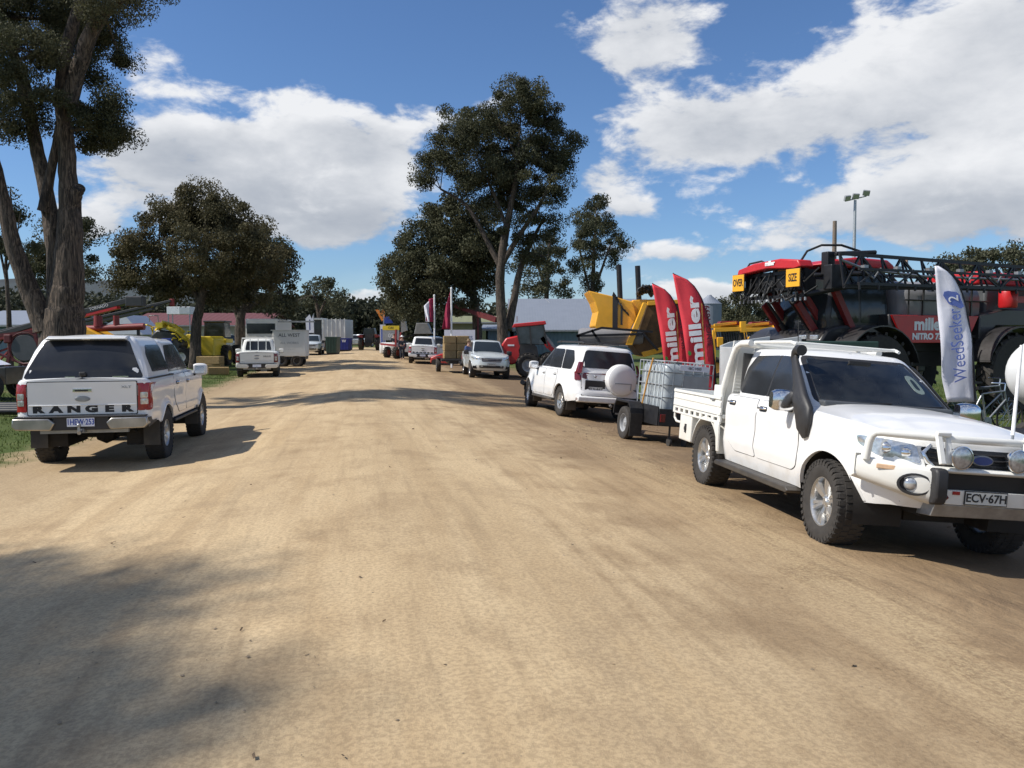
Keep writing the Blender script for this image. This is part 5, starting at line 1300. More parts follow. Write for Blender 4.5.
def make_sprayer():
    root = thing('crop_sprayer', 'huge red and black self propelled sprayer with folded booms and OVER SIZE signs', 'crop sprayer')
    wb = 4.2; xf, xr = wb/2, -wb/2
    for x in (xf, xr):
        for sg in (1, -1): big_tyre(root, x, sg*1.5, .95, .46, .46)
    for x in (xf, xr):
        for sg in (1, -1):
            vs = []; fs = []
            for t in np.linspace(15, 165, 14):
                a, b = x+1.06*math.cos(rad(t)), .95+1.06*math.sin(rad(t)); vs += [(a, sg*1.2, b), (a, sg*1.78, b), (a, sg*1.2, b+.03), (a, sg*1.78, b+.03)]
            for i in range(13):
                q = i*4; fs += [(q, q+1, q+5, q+4), (q+2, q+6, q+7, q+3), (q, q+4, q+6, q+2), (q+1, q+3, q+7, q+5)]
            MB().add(vs, fs).build('fender', 'blackpaint', root, 40)
            MB().box(x-.12, x+.12, min(sg*1.0, sg*1.24), max(sg*1.0, sg*1.24), .9, 2.0).build('wheel_leg', 'blackpaint', root, 0, .02)
    ch = MB().box(-3.6, 3.4, -.55, -.35, 1.45, 1.75).box(-3.6, 3.4, .35, .55, 1.45, 1.75).box(xf-.15, xf+.15, -1.2, 1.2, 1.5, 1.8).box(xr-.15, xr+.15, -1.2, 1.2, 1.5, 1.8).box(-1.2, 1.0, -.5, .5, 1.1, 1.6)
    ch.build('chassis', 'blackpaint', root, 0, .01)
    # cab
    cb = Cab([(1.85, 2.80, .95, .85), (2.3, 2.86, .93, .88), (3.2, 2.65, .96, .80), (3.30, 2.6, .98, .78)], 5, .05, .02)
    c = cb.build().build('operator_cab', 'blackpaint', root, 38)
    for sg in (1, -1):
        patch(cb.side(sg), [(1.1, 2.1), (1.85, 2.1), (1.85, 3.18), (1.1, 3.18)], .005, .01, .06, 4).build('window', 'screen', c, 50)
        patch(cb.side(sg), [(1.92, 2.1), (2.7, 2.2), (2.56, 3.18), (1.92, 3.18)], .005, .01, .06, 4).build('window', 'greygreen' if False else 'screen', c, 50)
    patch(cb.frontS(), [(-.78, 2.0), (.78, 2.0), (.70, 3.18), (-.70, 3.18)], .005, .01, .08, 5).build('windscreen', 'screen', c, 50)
    MB().prism([(.9, 3.31), (2.75, 3.31), (2.95, 3.37), (2.75, 3.47), (2.0, 3.55), (1.1, 3.52), (.9, 3.40)], -.88, .88, 'xz').build('roof', 'red', c, 40, .05)
    MB().lathe([(0, .16), (.05, .16), (.06, 0), (0, 0)], 'z', (.6, .9, 3.42), 14).build('beacon', 'amber', c)
    nose = MB().prism([(.7, 1.50), (.75, 2.05), (2.5, 2.05), (2.9, 1.95), (3.1, 1.7), (3.0, 1.5)], -.95, 1.0, 'xz').build('nose_panel', 'blackpaint', root, 40, .05)
    for yy in (.4, .75): MB().box(2.98, 3.06, yy-.12, yy+.12, 1.72, 1.84).build('headlight', 'clearlens', nose, 0, .02)
    for yy in (.98,): 
        MB().box(2.2, 2.45, 1.0, 1.02, 1.76, 1.88).build('headlight', 'clearlens', nose, 0, .01); MB().box(1.85, 2.05, 1.0, 1.02, 1.76, 1.88).build('headlight', 'clearlens', nose, 0, .01)
    # tank with its black frame
    tk = MB(); vs = []; fs = []; n = 36
    lv = [(-1.65, .80), (-1.62, .90), (-1.5, 1.0), (.65, 1.0), (.82, .9), (.86, .8)]
    for x, k in lv:
        for i in range(n):
            a = 2*PI*i/n; cc, s = math.cos(a), math.sin(a); e = .6
            vs.append((x, 1.12*k*abs(cc)**e*(1 if cc > 0 else -1), 2.52+.58*k*abs(s)**e*(1 if s > 0 else -1)))
    for j in range(len(lv)-1):
        for i in range(n): fs.append((j*n+i, j*n+(i+1) % n, (j+1)*n+(i+1) % n, (j+1)*n+i))
    fs += [tuple(range(n)), tuple((len(lv)-1)*n+i for i in range(n))]
    tk.add(vs, fs).build('spray_tank', 'greytank', root, 50)
    fb = MB()
    for x in (-1.2, -.5, .3): fb.box(x-.02, x+.02, 1.13, 1.16, 1.95, 3.1)
    fb.tube([(-1.75, 1.15, 2.62), (.85, 1.15, 2.62)], .018)
    fb.box(-1.9, .6, -1.1, 1.15, 1.78, 1.84).build('tank_frame', 'blackpaint', root, 0)
    # red side panel with the maker's lettering
    rp = MB().prism([(1.32, 2.28), (.93, 1.66), (-1.0, 1.66), (-1.35, 2.28)], 1.18, 1.23, 'xz').build('side_panel', 'red', root, 0, .01)
    lettering('miller', .37, (.18, 1.236, 2.07), (-1, 0, 0), (0, 0, 1), 'inkwhite', rp, sx=1.12, bold=.016)
    lettering('NITRO 7310', .19, (.15, 1.236, 1.80), (-1, 0, 0), (0, 0, 1), 'inkwhite', rp, sx=1.1, bold=.010)
    MB().prism([(1.33, 1.90), (1.33, 2.3), (.9, 2.3), (.8, 1.2), (.9, 1.2)], .6, 1.17, 'xz').build('front_skirt', 'blackpaint', root, 30, .03)
    MB().prism([(-1.36, 1.6), (-1.36, 2.3), (-2.2, 2.45), (-3.9, 2.45), (-3.9, 2.05), (-1.9, 2.05)], .5, 1.25, 'xz').build('side_skirt', 'blackpaint', root, 30, .03)
    MB().prism([(-1.9, 1.9), (-1.9, 3.05), (-3.7, 2.95), (-4.1, 2.7), (-4.1, 1.8)], -.95, .95, 'xz').build('engine_hood', 'darkgrey', root, 40, .06)
    MB().prism([(-1.9, 3.05), (-1.9, 3.38), (-3.4, 3.34), (-3.8, 3.12), (-3.6, 3.0)], -.75, .75, 'xz').build('hood_top', 'red', root, 40, .06)
    MB().lathe([(0, 2.48), (.18, 2.48), (.2, 2.52), (.2, 2.84), (.18, 2.88), (0, 2.88)], 'z', (-2.2, 1.3, 0), 20).box(-2.7, -2.35, 1.2, 1.4, 2.6, 2.75).build('induction_hopper', 'red', root, 35)
    # ladder
    ld = MB()
    for x in (1.0, 1.5): ld.tube([(x, 1.25, .5), (x, 1.15, 1.9)], .02)
    for z in (.6, .9, 1.2, 1.5, 1.8): ld.tube([(1.0, 1.22, z), (1.5, 1.22, z)], .02)
    ld.tube([(.75, 1.15, 1.95), (.75, 1.15, 2.9), (.3, 1.15, 2.9)], .02).build('ladder', 'blackframe', root)
    # lift arms and front rack
    for sg in (1, -1):
        for z0, z1, m_ in ((1.55, 3.05, 'red'), (1.15, 2.65, 'red')):
            MB().bar((2.2, sg*.55, z0), (3.35, sg*.55, z1-.1), .09, .15).build('lift_arm', 'dullred', root, 0, .012)
        MB().tube([(2.4, sg*.38, 1.4), (3.0, sg*.38, 2.1)], .06).tube([(2.9, sg*.38, 2.0), (3.4, sg*.38, 2.6)], .035).build('lift_ram', 'blackframe', root)
        MB().bar((1.9, sg*.95, 1.5), (2.85, sg*.95, 3.1), .12, .14).build('mast_arm', 'dullred', root, 0)
    fx = 3.5
    rk = MB()
    for z in (2.68, 2.85, 3.2, 3.32): rk.box(fx-.05, fx+.05, -1.0, 1.0, z-.035, z+.035)
    for yy in (-.97, -.5, 0, .5, .97): rk.box(fx-.04, fx+.04, yy-.035, yy+.035, 2.65, 3.35)
    rk.box(fx-.35, fx+.0, -.9, .9, 2.8, 3.25)
    rk.build('boom_rack', 'blackframe', root, 0)
    hdp = MB(); 
    hdp.prism([(-1.1, 3.18), (-1.04, 3.36), (-.5, 3.46), (.4, 3.50), (.98, 3.43), (1.06, 3.28), (.85, 3.24), (0, 3.31), (-.85, 3.24)], fx-.15, fx+.22, 'yz')
    hc = hdp.build('rack_cowl', 'red', root, 30, .03)
    lettering('miller', .14, (fx+.235, .1, 3.42), (0, 1, 0), (0, 0, 1), 'inkwhite', hc, bold=.006)
    for yy, txt in ((-.98, 'OVER'), (.88, 'SIZE')):
        ss = MB().box(fx+.24, fx+.265, yy-.21, yy+.21, 2.86, 3.24).build('warning_sign', 'orangesign', root, 0, .006)
        MB().box(fx+.235, fx+.24, yy-.22, yy+.22, 2.85, 3.25).build('sign_border', 'ink', ss, 0)
        lettering(txt, .235, (fx+.269, yy, 3.05), (0, 1, 0), (0, 0, 1), 'ink', ss, sx=.60, bold=.004)
    rng_ = random.Random(4)
    hs = MB()
    for i in range(26):
        y0 = rng_.uniform(-1.05, 1.05); y1 = y0+rng_.uniform(-.7, .7); z0 = rng_.uniform(2.7, 3.25); z1 = rng_.uniform(2.68, 3.25)
        hs.tube([(fx+.08, y0, z0), (fx+.18, (y0+y1)/2, min(z0, z1)-.15), (fx+.08, y1, z1)], .018, 6)
    hs.tube([(fx, .8, 3.4), (fx-.05, .95, 3.62), (fx-.3, 1.1, 3.74), (fx-.7, 1.25, 3.74), (fx-1.1, 1.35, 3.62), (fx-1.3, 1.4, 3.5)], .026).tube([(fx, -1.0, 3.40), (fx, -.9, 3.50), (fx-.1, -.6, 3.54), (fx, -.3, 3.46)], .022)
    hs.tube([(fx, .3, 2.7), (fx, .6, 2.52), (fx, .9, 2.68)], .02)
    hs.build('hydraulic_hoses', 'hose', root)
    bl = MB()
    for i in range(16):
        yy = -1.1+i*.146; bl.lathe([(0, 0), (.025, 0), (.025, .07), (0, .07)], 'z', (fx+.1, yy, 2.57), 8)
    bl.build('nozzle_bodies', 'steel', root)
    # folded booms on both flanks
    for sg in (1, -1):
        y = sg*1.62; b = MB(); x0_ = 3.2 if sg > 0 else 1.8; xs = np.linspace(x0_, -7.0, 19)
        top = lambda x: 3.52-.22*(3.2-x)/10.2; bot = lambda x: 2.84+.12*(3.2-x)/10.2
        b.bar((x0_, y, top(x0_)), (-7, y, top(-7)), .07, .07); b.bar((x0_, y-.14, bot(x0_)), (-7, y-.14, bot(-7)), .07, .09); b.bar((x0_, y+.14, bot(x0_)), (-7, y+.14, bot(-7)), .07, .09)
        for i, x in enumerate(xs):
            b.bar((x, y, top(x)), (x, y+.14, bot(x)), .035); 
            if i < len(xs)-1: b.bar((x if i % 2 else xs[i+1], y, top(x)), (xs[i+1] if i % 2 else x, y+.14, bot(x)), .045); b.bar((x, y, top(x)), (xs[i+1], y-.14, bot(x)), .03)
        b.build('boom', 'blackframe', root, 0)
        b = MB(); y2 = sg*1.95
        xo = 3.0 if sg > 0 else 1.6; b.bar((xo, y2, 3.18), (-6.0, y2, 3.16), .05); b.bar((xo, y2, 2.88), (-6.0, y2, 2.86), .06)
        for i in range(15):
            x = xo-7.6*i/15; x2 = xo-7.6*(i+1)/15; b.bar((x, y2, 3.18 if i % 2 else 2.87), (x2, y2, 2.87 if i % 2 else 3.18), .03)
            b.lathe([(0, 0), (.025, 0), (.025, .10), (0, .10)], 'z', (x, y2+.03, 2.76), 8)
        b.build('outer_boom', 'blackframe', root, 0)
        b = MB()
        for i in range(9):
            x = xo-.2-i*.9; b.tube([(x, y2-.1, 3.2), (x-.25, y2-.05, 3.0), (x-.5, y2-.1, 3.22)], .02, 6).box(x-.09, x+.02, y2-.13, y2-.03, 3.16, 3.27)
        b.tube([(xo+.2, y, 3.4), (xo-.4, y+.1, 3.2), (1.0, y+.1, 3.1), (-2, y+.1, 3.1), (-6, y+.1, 3.1)], .03, 6)
        b.build('boom_plumbing', 'steel', root)
        if sg > 0: MB().box(2.95, 3.35, sg*1.45-.12, sg*1.45+.12, 2.78, 3.3).box(3.1, 3.3, sg*1.3-.1, sg*1.3+.1, 3.1, 3.58).tube([(3.2, sg*1.5, 3.52), (2.2, sg*1.6, 3.58)], .05).tube([(3.4, sg*1.1, 3.1), (2.4, sg*1.6, 3.12)], .05).tube([(3.5, sg*1.0, 2.7), (2.6, sg*1.6, 2.9)], .06).build('boom_knuckle', 'blackframe', root, 0, .02)
    # rear of the boom: red cradle
    MB().box(-4.5, -4.2, -1.7, 1.7, 2.9, 3.1).box(-4.45, -4.25, -1.3, -1.1, 1.8, 3.0).box(-4.45, -4.25, 1.1, 1.3, 1.8, 3.0).build('boom_cradle', 'red', root, 0, .02)
    return root
spr = make_sprayer()
hdv = Vector((-.93, -.37)).normalized(); lf = Vector((.37, -.93)).normalized(); hd = math.atan2(hdv.y, hdv.x)
fa = Vector((7.75, 17.6))-lf*1.5; ctr = fa-hdv*2.1
spr.location = (ctr.x, ctr.y, zg1(ctr.x, ctr.y)); spr.rotation_euler = (0, 0, hd)

# ------------------------------------------------------------------ feather banners
def feather(name, label, px_top, py_top, px_bot, py_bot, Yd, wpx, mat, lean, draw, grp=None):
    """cloth blade on a bent pole; local x to the right, z up, pole along the right edge"""
    b0 = W(px_bot, py_bot, Yd); g = zg1(b0.x, Yd); h0 = b0.z-g; H = W(px_top, py_top, Yd).z-g; w = wpx*MPP(Yd)
    root = thing(name, label, 'banner', (b0.x, Yd, g), 0, grp)
    # edges: left edge straight line, right edge = pole curve
    def pole(t):   # t 0..1 from cloth bottom to tip
        z = h0+(H-h0)*t
        return lean(z-h0, H-h0, w), z
    n = 26; P = []; vs = []; fs = []; th = .006
    for i in range(n+1):
        t = i/n; xr_, z = pole(t); xl = lean.left(z-h0, H-h0, w)
        for k in range(7):
            u = k/6; x = xr_+(xl-xr_)*u; y = .035*math.sin(u*PI)*math.sin(t*4.4+.6)+.016*math.sin(u*7+t*11)
            vs.append((x, y, z))
    for i in range(n):
        for k in range(6): fs.append((i*7+k, i*7+k+1, (i+1)*7+k+1, (i+1)*7+k))
    m = MB().add(vs, fs); cl = m.build('cloth', mat, root, 60)
    so_ = cl.modifiers.new('thickness', 'SOLIDIFY'); so_.thickness = th
    pts = [(pole(0)[0], .0, 0.0), (pole(0)[0], 0, h0*.5)]+[(pole(i/20)[0]+.006, 0, pole(i/20)[1]) for i in range(21)]
    ztip = pole(1); xl = lean.left(H-h0, H-h0, w)
    MB().tube(pts+[((xl+ztip[0])/2, 0, ztip[1]+.02), (xl, 0, ztip[1]+.01)], [.022]*2+[.018]*10+[.012]*11+[.009]*2, 8).build('pole', 'blackframe', root)
    MB().box(-.3, .3, -.02, .02, 0, .03).box(-.02, .02, -.3, .3, 0, .028).build('cross_foot', 'blackframe', root, 0).location = (pts[0][0], 0, 0)
    draw(cl, h0, H, w); return root
class Lean:
    """px offsets, right edge relative to the foot, as table over relative height; left edge likewise"""
    def __init__(s, right, left): s.r = right; s.l = left
    def __call__(s, z, H, w): return interp(s.r, z/H)*w
    def left(s, z, H, w): return interp(s.l, z/H)*w
def draw_weed(cl, h0, H, w):
    up = Vector((-.13, 0, 1)).normalized()
    lettering('WeedSeeker', .40*w/.72, (-.62*w, -.055, h0+(H-h0)*.42), up, (-1, 0, -.10), 'inkblue2', cl, sx=.76, bold=0)
    e = MB(); P = []
    for i in range(20):
        a = 2*PI*i/20; r = .15*w/.72*(1+.75*max(0, math.cos(a-2.6))**8+1.0*max(0, math.cos(a+.75))**14); P.append((math.cos(a)*r, math.sin(a)*r))
    e.prism(P, -.003, .003, 'xz'); o = e.build('leaf_emblem', 'inkblue2', cl, 0); o.location = (-.80*w, -.06, h0+(H-h0)*.76)
    lettering('2', .30*w/.72, (-.80*w, -.068, h0+(H-h0)*.76), up, (-1, 0, -.10), 'inkwhite', cl)
M['inkblue2'] = simple('ink_mid_blue', (.10, .15, .42), .6)
ln = Lean([(0, 0), (.25, -.08), (.5, -.2), (.7, -.36), (.82, -.52), (.91, -.75), (.965, -1.0), (1, -1.24)], [(0, -.83), (.18, -1.02), (.5, -1.12), (1, -1.36)])
feather('feather_banner', 'white feather banner with a blue leaf and WeedSeeker lettering, in front of the red sprayer', 938, 266, 975, 402, 13.6, 33, 'whiteflag', ln, draw_weed)
def draw_mil(cl, h0, H, w):
    up = Vector((-.10, 0, 1)).normalized(); dn = Vector((-1, 0, -.10))
    lettering('miller', .60*w, (-.80*w, -.06, h0+(H-h0)*.53), up, dn, 'inkwhite', cl, sx=1.85, bold=.022*w)
    lettering('SINCE 1899', .26*w, (-.33*w, -.06, h0+(H-h0)*.58), up, dn, 'inkmaroon', cl, sx=1.15, bold=.008*w)
    MB().bar((-.42*w, -.05, h0+(H-h0)*.15), (-.60*w, -.05, h0+(H-h0)*.76), .004, .045*w, (1, 0, 0)).build('gold_stripe', 'gold', cl, 0)
    MB().prism([(0, 0), (.07*w, .06*w), (.04*w, .16*w), (-.05*w, .20*w), (-.06*w, .08*w)], -.002, .002, 'xz').build('leaf_emblem', 'leaf_emblem', cl, 0).location = (-1.02*w, -.065, h0+(H-h0)*.33)
lm_ = Lean([(0, 0), (.25, -.06), (.5, -.20), (.68, -.38), (.82, -.62), (.91, -.90), (.965, -1.2), (1, -1.62)], [(0, -.95), (.3, -1.1), (.6, -1.3), (1, -1.66)])
feather('feather_banner', 'taller red feather banner with white miller lettering, beside the silver truck body', 674, 274, 716, 396, 18.4, 27, 'redflag', lm_, draw_mil)
feather('feather_banner', 'shorter red feather banner with white miller lettering, left of its twin', 653, 284, 689, 398, 19.4, 23, 'redflag', lm_, draw_mil)

# ------------------------------------------------------------------ yellow paver-like hopper machine
def make_hopper():
    Yd = 26.; k = MPP(Yd)
    root = thing('yellow_hopper', 'yellow steel hopper machine with black bands and twin black exhaust stacks, behind the white wagon', 'farm machine')
    x0 = W(592, 338, Yd).x
    def P(px, py): v = W(px, py, Yd); return (v.x-x0, v.z-g0)
    g0 = zg1(x0+2, Yd); root.location = (x0, Yd, g0)
    body = [P(588, 291), P(610, 296), P(632, 302), P(636, 318), P(628, 333), P(612, 333), P(598, 331), P(594, 326), P(597, 312), P(594, 302)]
    o = MB().prism(body, -.2, 1.6, 'xz').build('hopper', 'yellow', root, 0, .03)
    for a in (P(614, 298),): MB().box(a[0]-.07, a[0]+.09, -.24, -.205, P(0, 332)[1], P(0, 297)[1]).build('black_band', 'blackpaint', o, 0)
    MB().box(P(622, 0)[0], P(624, 0)[0], -.23, -.205, P(0, 325)[1], P(0, 306)[1]).build('slot', 'blackpaint', o, 0)
    w2 = [P(632, 300), P(655, 296), P(662, 300), P(662, 306), P(640, 310), P(628, 330), P(622, 334)]
    MB().prism([P(633, 300), P(662, 299), P(668, 303), P(642, 306), P(636, 318), P(630, 312)], .0, 1.4, 'xz').build('rear_hopper', 'yellow', root, 0, .02)
    MB().prism([P(641, 303), P(645, 304), P(630, 345), P(624, 345)], -.5, -.3, 'xz').build('side_blade', 'yellow', root, 0, .01)
    MB().prism([P(646, 304), P(690, 302), P(680, 330), P(664, 350), P(640, 356), P(632, 345)], -.25, 1.2, 'xz').build('tipped_bin', 'darkbrown', root, 0, .03)
    MB().prism([P(646, 302), P(692, 299), P(692, 303), P(646, 306)], -.35, 1.25, 'xz').build('bin_rim', 'yellow', root, 0, .01); MB().prism([P(640, 352), P(664, 346), P(664, 351), P(642, 357)], -.35, 1.25, 'xz').build('bin_rim', 'yellow', root, 0, .01)
    # tarps and stacks
    rr = random.Random(3)
    for (px, py, s) in ((620, 303, 1.), (644, 296, .6)):
        vs = []; fs = []; n = 14
        for i in range(n):
            for j in range(8):
                u = i/(n-1); v = j/7
                cx = px-8*s+26*s*u*(.5+.5*v) if s == 1. else px-8+17*u; cy = py-9*s+ (22*s*u*.9+10*s*v if s == 1. else 8*v-4*math.sin(u*PI))
                a = P(cx, cy); vs.append((a[0], -.35+.5*v*s+.12*rr.random(), a[1]+.10*rr.random()))
        for i in range(n-1):
            for j in range(7): fs.append((i*8+j, i*8+j+1, (i+1)*8+j+1, (i+1)*8+j))
        t = MB().add(vs, fs).build('tarp', 'tarpblack', root, 30); sd = t.modifiers.new('t', 'SOLIDIFY'); sd.thickness = .04
    for px, py in ((620, 264), (639, 265)):
        a = P(px, py); b = P(px+1.5, 300); MB().tube([(b[0], .3, b[1]), (a[0], .3, a[1])], .085, 12).build('exhaust_stack', 'blackframe', root)
    # undercarriage
    m = MB().box(P(585, 0)[0], P(690, 0)[0], -.3, 1.5, .75, 1.0)
    m.build('frame', 'blackframe', root, 0, .02)
    for px in (600, 675):
        for yy in (-.35, 1.55): h = big_tyre(root, P(px, 0)[0], yy, .62, .4, .34, 'yellow', 18)
    f = MB()
    for a, b in (((575, 336), (600, 328)), ((575, 336), (640, 334)), ((600, 328), (650, 332)), ((590, 330), (600, 345)), ((577, 336), (580, 350)), ((640, 333), (655, 350))):
        A, B = P(*a), P(*b); f.bar((A[0], -.5, A[1]), (B[0], -.5, B[1]), .07)
    f.build('drawbar_frame', 'blackframe', root, 0)
    m = MB().lathe([(0, 0), (.25, 0), (.28, .1), (.28, 1.9), (.25, 2.0), (0, 2.0)], 'x', (P(580, 0)[0], -.1, P(0, 337)[1]), 16).build('roller', 'greytank', root, 35)
    return root
M['darkbrown'] = simple('dark_brown_steel', (.10, .055, .02), .8, 0, .5, 3)  # mottled dark brown for the tipped bin
M['tarpblack'] = simple('crumpled_black_tarp', (.03, .032, .036), .55, 0, .4, 6, 0, 0, 1, .8, 8)
make_hopper()

# silver truck body seen over the tray ute
def box_body(label, px0, px1, pytop, Yd, depth, rz, mat, name='truck', cat='truck', height=None, wheels=True, zb=.95):
    pass
def make_truck():
    Yd = 15.5; p = W(762, 338, Yd); g = zg1(p.x, Yd)
    root = thing('tip_trailer', 'pale grey steel bin trailer with raked top edge, behind the tray ute', 'trailer', (p.x-.3, Yd, g), 0.)
    b = MB().prism([(0, .7), (.0, 2.02), (.2, 2.10), (1.05, 2.22), (1.05, .7)], 0, .06, 'xz').prism([(0, .7), (.0, 2.02), (.2, 2.10), (1.05, 2.22), (1.05, .7)], 1.9, 1.96, 'xz').box(0, .05, .06, 1.9, .7, 2.0).box(0, 1.05, .06, 1.9, .7, .76)
    b.build('bin', 'trucksilver', root, 0, .008)
    for x in (.3, .6, .9): MB().box(x-.03, x+.03, -.04, -.001, .7, 2.05).build('rib', 'trucksilver', root, 0)
    MB().box(1.06, 2.6, .2, 1.6, .75, 2.12).build('side_box', 'green', root, 0, .02)
    MB().box(.1, 2.6, .3, 1.5, .5, .7).build('chassis', 'blackframe', root, 0)
    for x in (.6, 2.0):
        for yy in (.2, 1.7): add_wheel(root, x, yy, .42, .25, .23, 'steel', False, rim='hubwhite')
    return root
mt = make_truck()
for w in [c for c in mt.children if c.name.startswith('wheel')]: pass
# ------------------------------------------------------------------ trees
def tree(name, label, cat, Yd, base_px, limbs, blobs, leafmat='leaf', barkmat='bark', leaf=.16, dens=1., grp=None, seed=1, depth=None, base=None, clus=.5, gap=0., twigs=True, deep=1.):
    """limbs: lists of (px, py, radius px) from the ground up; blobs: (px, py, rx, ry[, weight]) of foliage; the depth spread equals the width"""
    r = np.random.default_rng(seed); k = MPP(Yd)
    bx, by, bz = ground_at(base_px, Yd) if base is None else base
    root = thing(name, label, cat, (bx, by, bz), 0, grp)
    def P(px, py, dy=0): v = W(px, py, Yd); return np.array([v.x-bx, dy, v.z-bz])
    tm = MB(); tips = []
    for li, L in enumerate(limbs):
        pts = []; rs = []; dy0 = 0
        ddy = r.uniform(-.25, .25) if li else 0
        for i, q in enumerate(L):
            p = P(q[0], q[1], 0); 
            if len(q) > 3: p[1] = q[3]*k
            else: p[1] = ddy*i*abs(L[0][1]-L[-1][1])*k*.25
            if i == 0 and q[1] >= 335 and li == 0: p[2] = -.3
            pts.append(p); rs.append(q[2]*k)
        # subdivide with a little wander
        PP = []; RR = []
        for i in range(len(pts)-1):
            m = 5; p0 = pts[max(i-1, 0)]; p3 = pts[min(i+2, len(pts)-1)]; p1, p2 = pts[i], pts[i+1]
            for j in range(m):
                t = j/m; p = .5*(2*p1+(p2-p0)*t+(2*p0-5*p1+4*p2-p3)*t*t+(3*p1-p0-3*p2+p3)*t**3)
                PP.append(p+r.standard_normal(3)*rs[i]*.035); RR.append((rs[i]*(1-t)+rs[i+1]*t)*(1+.025*r.standard_normal()))
        PP.append(pts[-1]); RR.append(rs[-1]); tm.tube(PP, RR, 12 if rs[0] > .15 else 7, True); tips += [(p, q) for p, q in zip(PP[len(PP)//2:], RR[len(PP)//2:])]
    tipp = np.array([t[0] for t in tips]); tipr = np.array([t[1] for t in tips])
    CL = []; 
    for b in blobs:
        px, py, rx, ry = b[:4]; wgt = b[4] if len(b) > 4 else 1.
        RY = (rx+ry)*k*.75 if depth is None else depth; dy = r.uniform(-.55, .9)*RY*deep; v_ = W(px, py, Yd+dy); c = np.array([v_.x-bx, dy, v_.z-bz]); sc_ = (Yd+dy)/Yd; RX, RZ = rx*k*sc_, ry*k*sc_
        if len(b) > 5: c[1] = b[5]*k
        n = max(4, int(rx*ry*k*k*2.9*wgt*dens/(clus*clus)/1.25))
        d = r.standard_normal((n, 3)); d /= np.linalg.norm(d, axis=1)[:, None]; q = r.random(n)**(1/2.6)*.96
        C = c+d*q[:, None]*np.array([RX, RY, RZ]); CL.append(C)
        # branches into the clump
        if twigs:
            nearest = np.argmin(np.linalg.norm(tipp-c, axis=1)-0*tipr); s = tipp[nearest]; rr = min(tipr[nearest]*.6, .02+.045*np.linalg.norm(c-s)*.5)
            mid = (s+c)/2+np.array([0, 0, .15*RZ]); tm.tube([s, mid, c], [rr, rr*.7, rr*.4], 6)
            for q_ in C[r.permutation(n)[:min(n, 8)]]:
                s2 = mid*.5+c*.5; tm.tube([s2, (s2+q_)/2+r.standard_normal(3)*.1*RZ, q_], [rr*.4, rr*.25, rr*.08], 4, False)
    C = np.concatenate(CL); lf_ = .56; leaf = leaf*lf_; per = int(max(16, 15*clus*clus/(leaf*leaf)))
    n = len(C)*per; cr = clus*(.55+.9*r.random(len(C)))
    d = r.standard_normal((len(C), per, 3)); nd = np.linalg.norm(d, axis=2, keepdims=True); d = d/nd*(r.random((len(C), per, 1))**.5)
    d[..., 2] *= .75
    X_ = (C[:, None]+d*cr[:, None, None]).reshape(-1, 3)
    a = r.standard_normal((n, 3)); a[:, 2] -= .9; a /= np.linalg.norm(a, axis=1)[:, None]
    b = np.cross(a, r.standard_normal((n, 3))); b /= np.linalg.norm(b, axis=1)[:, None]
    sz = leaf*(.6+.8*r.random(n))[:, None]
    keep = X_[:, 2] > .15; X_, a, b, sz = X_[keep], a[keep], b[keep], sz[keep]
    # centres, half axes -> lens-shaped leaf sprays
    V = np.stack([X_-a*sz*.5, X_+b*sz*.26, X_+a*sz*.5, X_-b*sz*.26], 1).reshape(-1, 3)
    o = fast_mesh('crown', V, np.arange(len(V)).reshape(-1, 4), leafmat, False); o.parent = root
    tm.build('trunk', barkmat, root, 60, fixn=False)
    return root
T0 = 0
# the big gum at the left edge
tree('gum_tree', 'huge gum with forked streaky trunks at the left edge, cut off by the picture top', 'tree', 22.5, 64,
 [[(62, 360, 25), (63, 335, 21), (65, 310, 18), (67, 285, 15.5), (70, 245, 12.5), (70, 215, 11), (68, 180, 8.5), (66, 140, 7.5), (64, 100, 6.5, -4), (68, 60, 6, -6), (80, 20, 5, -8), (95, -30, 4, -10)],
  [(58, 310, 11, 4), (52, 250, 8.5, 6), (44, 205, 7.5, 8), (34, 160, 6.5, 10), (24, 118, 6, 12), (16, 85, 6.5, 14), (6, 55, 5, 16), (-10, 10, 4, 18), (-20, -40, 3, 20)],
  [(50, 330, 13, -4), (34, 290, 9, -8), (22, 250, 7.5, -12), (12, 205, 6.5, -14), (2, 165, 7, -16), (-14, 120, 6, -18), (-30, 60, 5, -20)],
  [(70, 110, 8, -5), (82, 75, 7.5, -8), (96, 40, 7, -12), (112, 20, 6, -16), (130, 6, 5, -20), (150, -10, 3.5, -24), (170, -20, 2.5, -26)],
  [(68, 215, 8), (76, 195, 6.5), (81, 188, 5.5)],
  [(44, 212, 6), (50, 180, 4.6, -1), (57, 145, 3.6, -2), (64, 105, 2.2, -3), (68, 70, 1.2, -3)]],
 [(40, 10, 60, 40, 1.5), (85, 30, 34, 30, 1.4), (20, 50, 36, 26, 1.3), (60, -30, 100, 50, .9), (110, 2, 34, 18, 1), (-30, 20, 50, 60, 1), (100, 125, 30, 26, 1.6), (118, 112, 15, 14, 1.2), (84, 105, 24, 18, 1.1), (90, 150, 10, 12, .7), (30, 95, 26, 20, 1.1), (8, 120, 20, 24, 1.0), (122, 62, 6, 6, .7), (96, 78, 20, 14, .9), (-40, 100, 40, 40, 1), (150, -14, 28, 12, .8), (40, 120, 20, 16, .8), (66, 52, 26, 22, 1.2), (120, 128, 10, 12, .9)], 'leaf', 'bark', .115, 1.5, seed=5, clus=.42, deep=2.2)
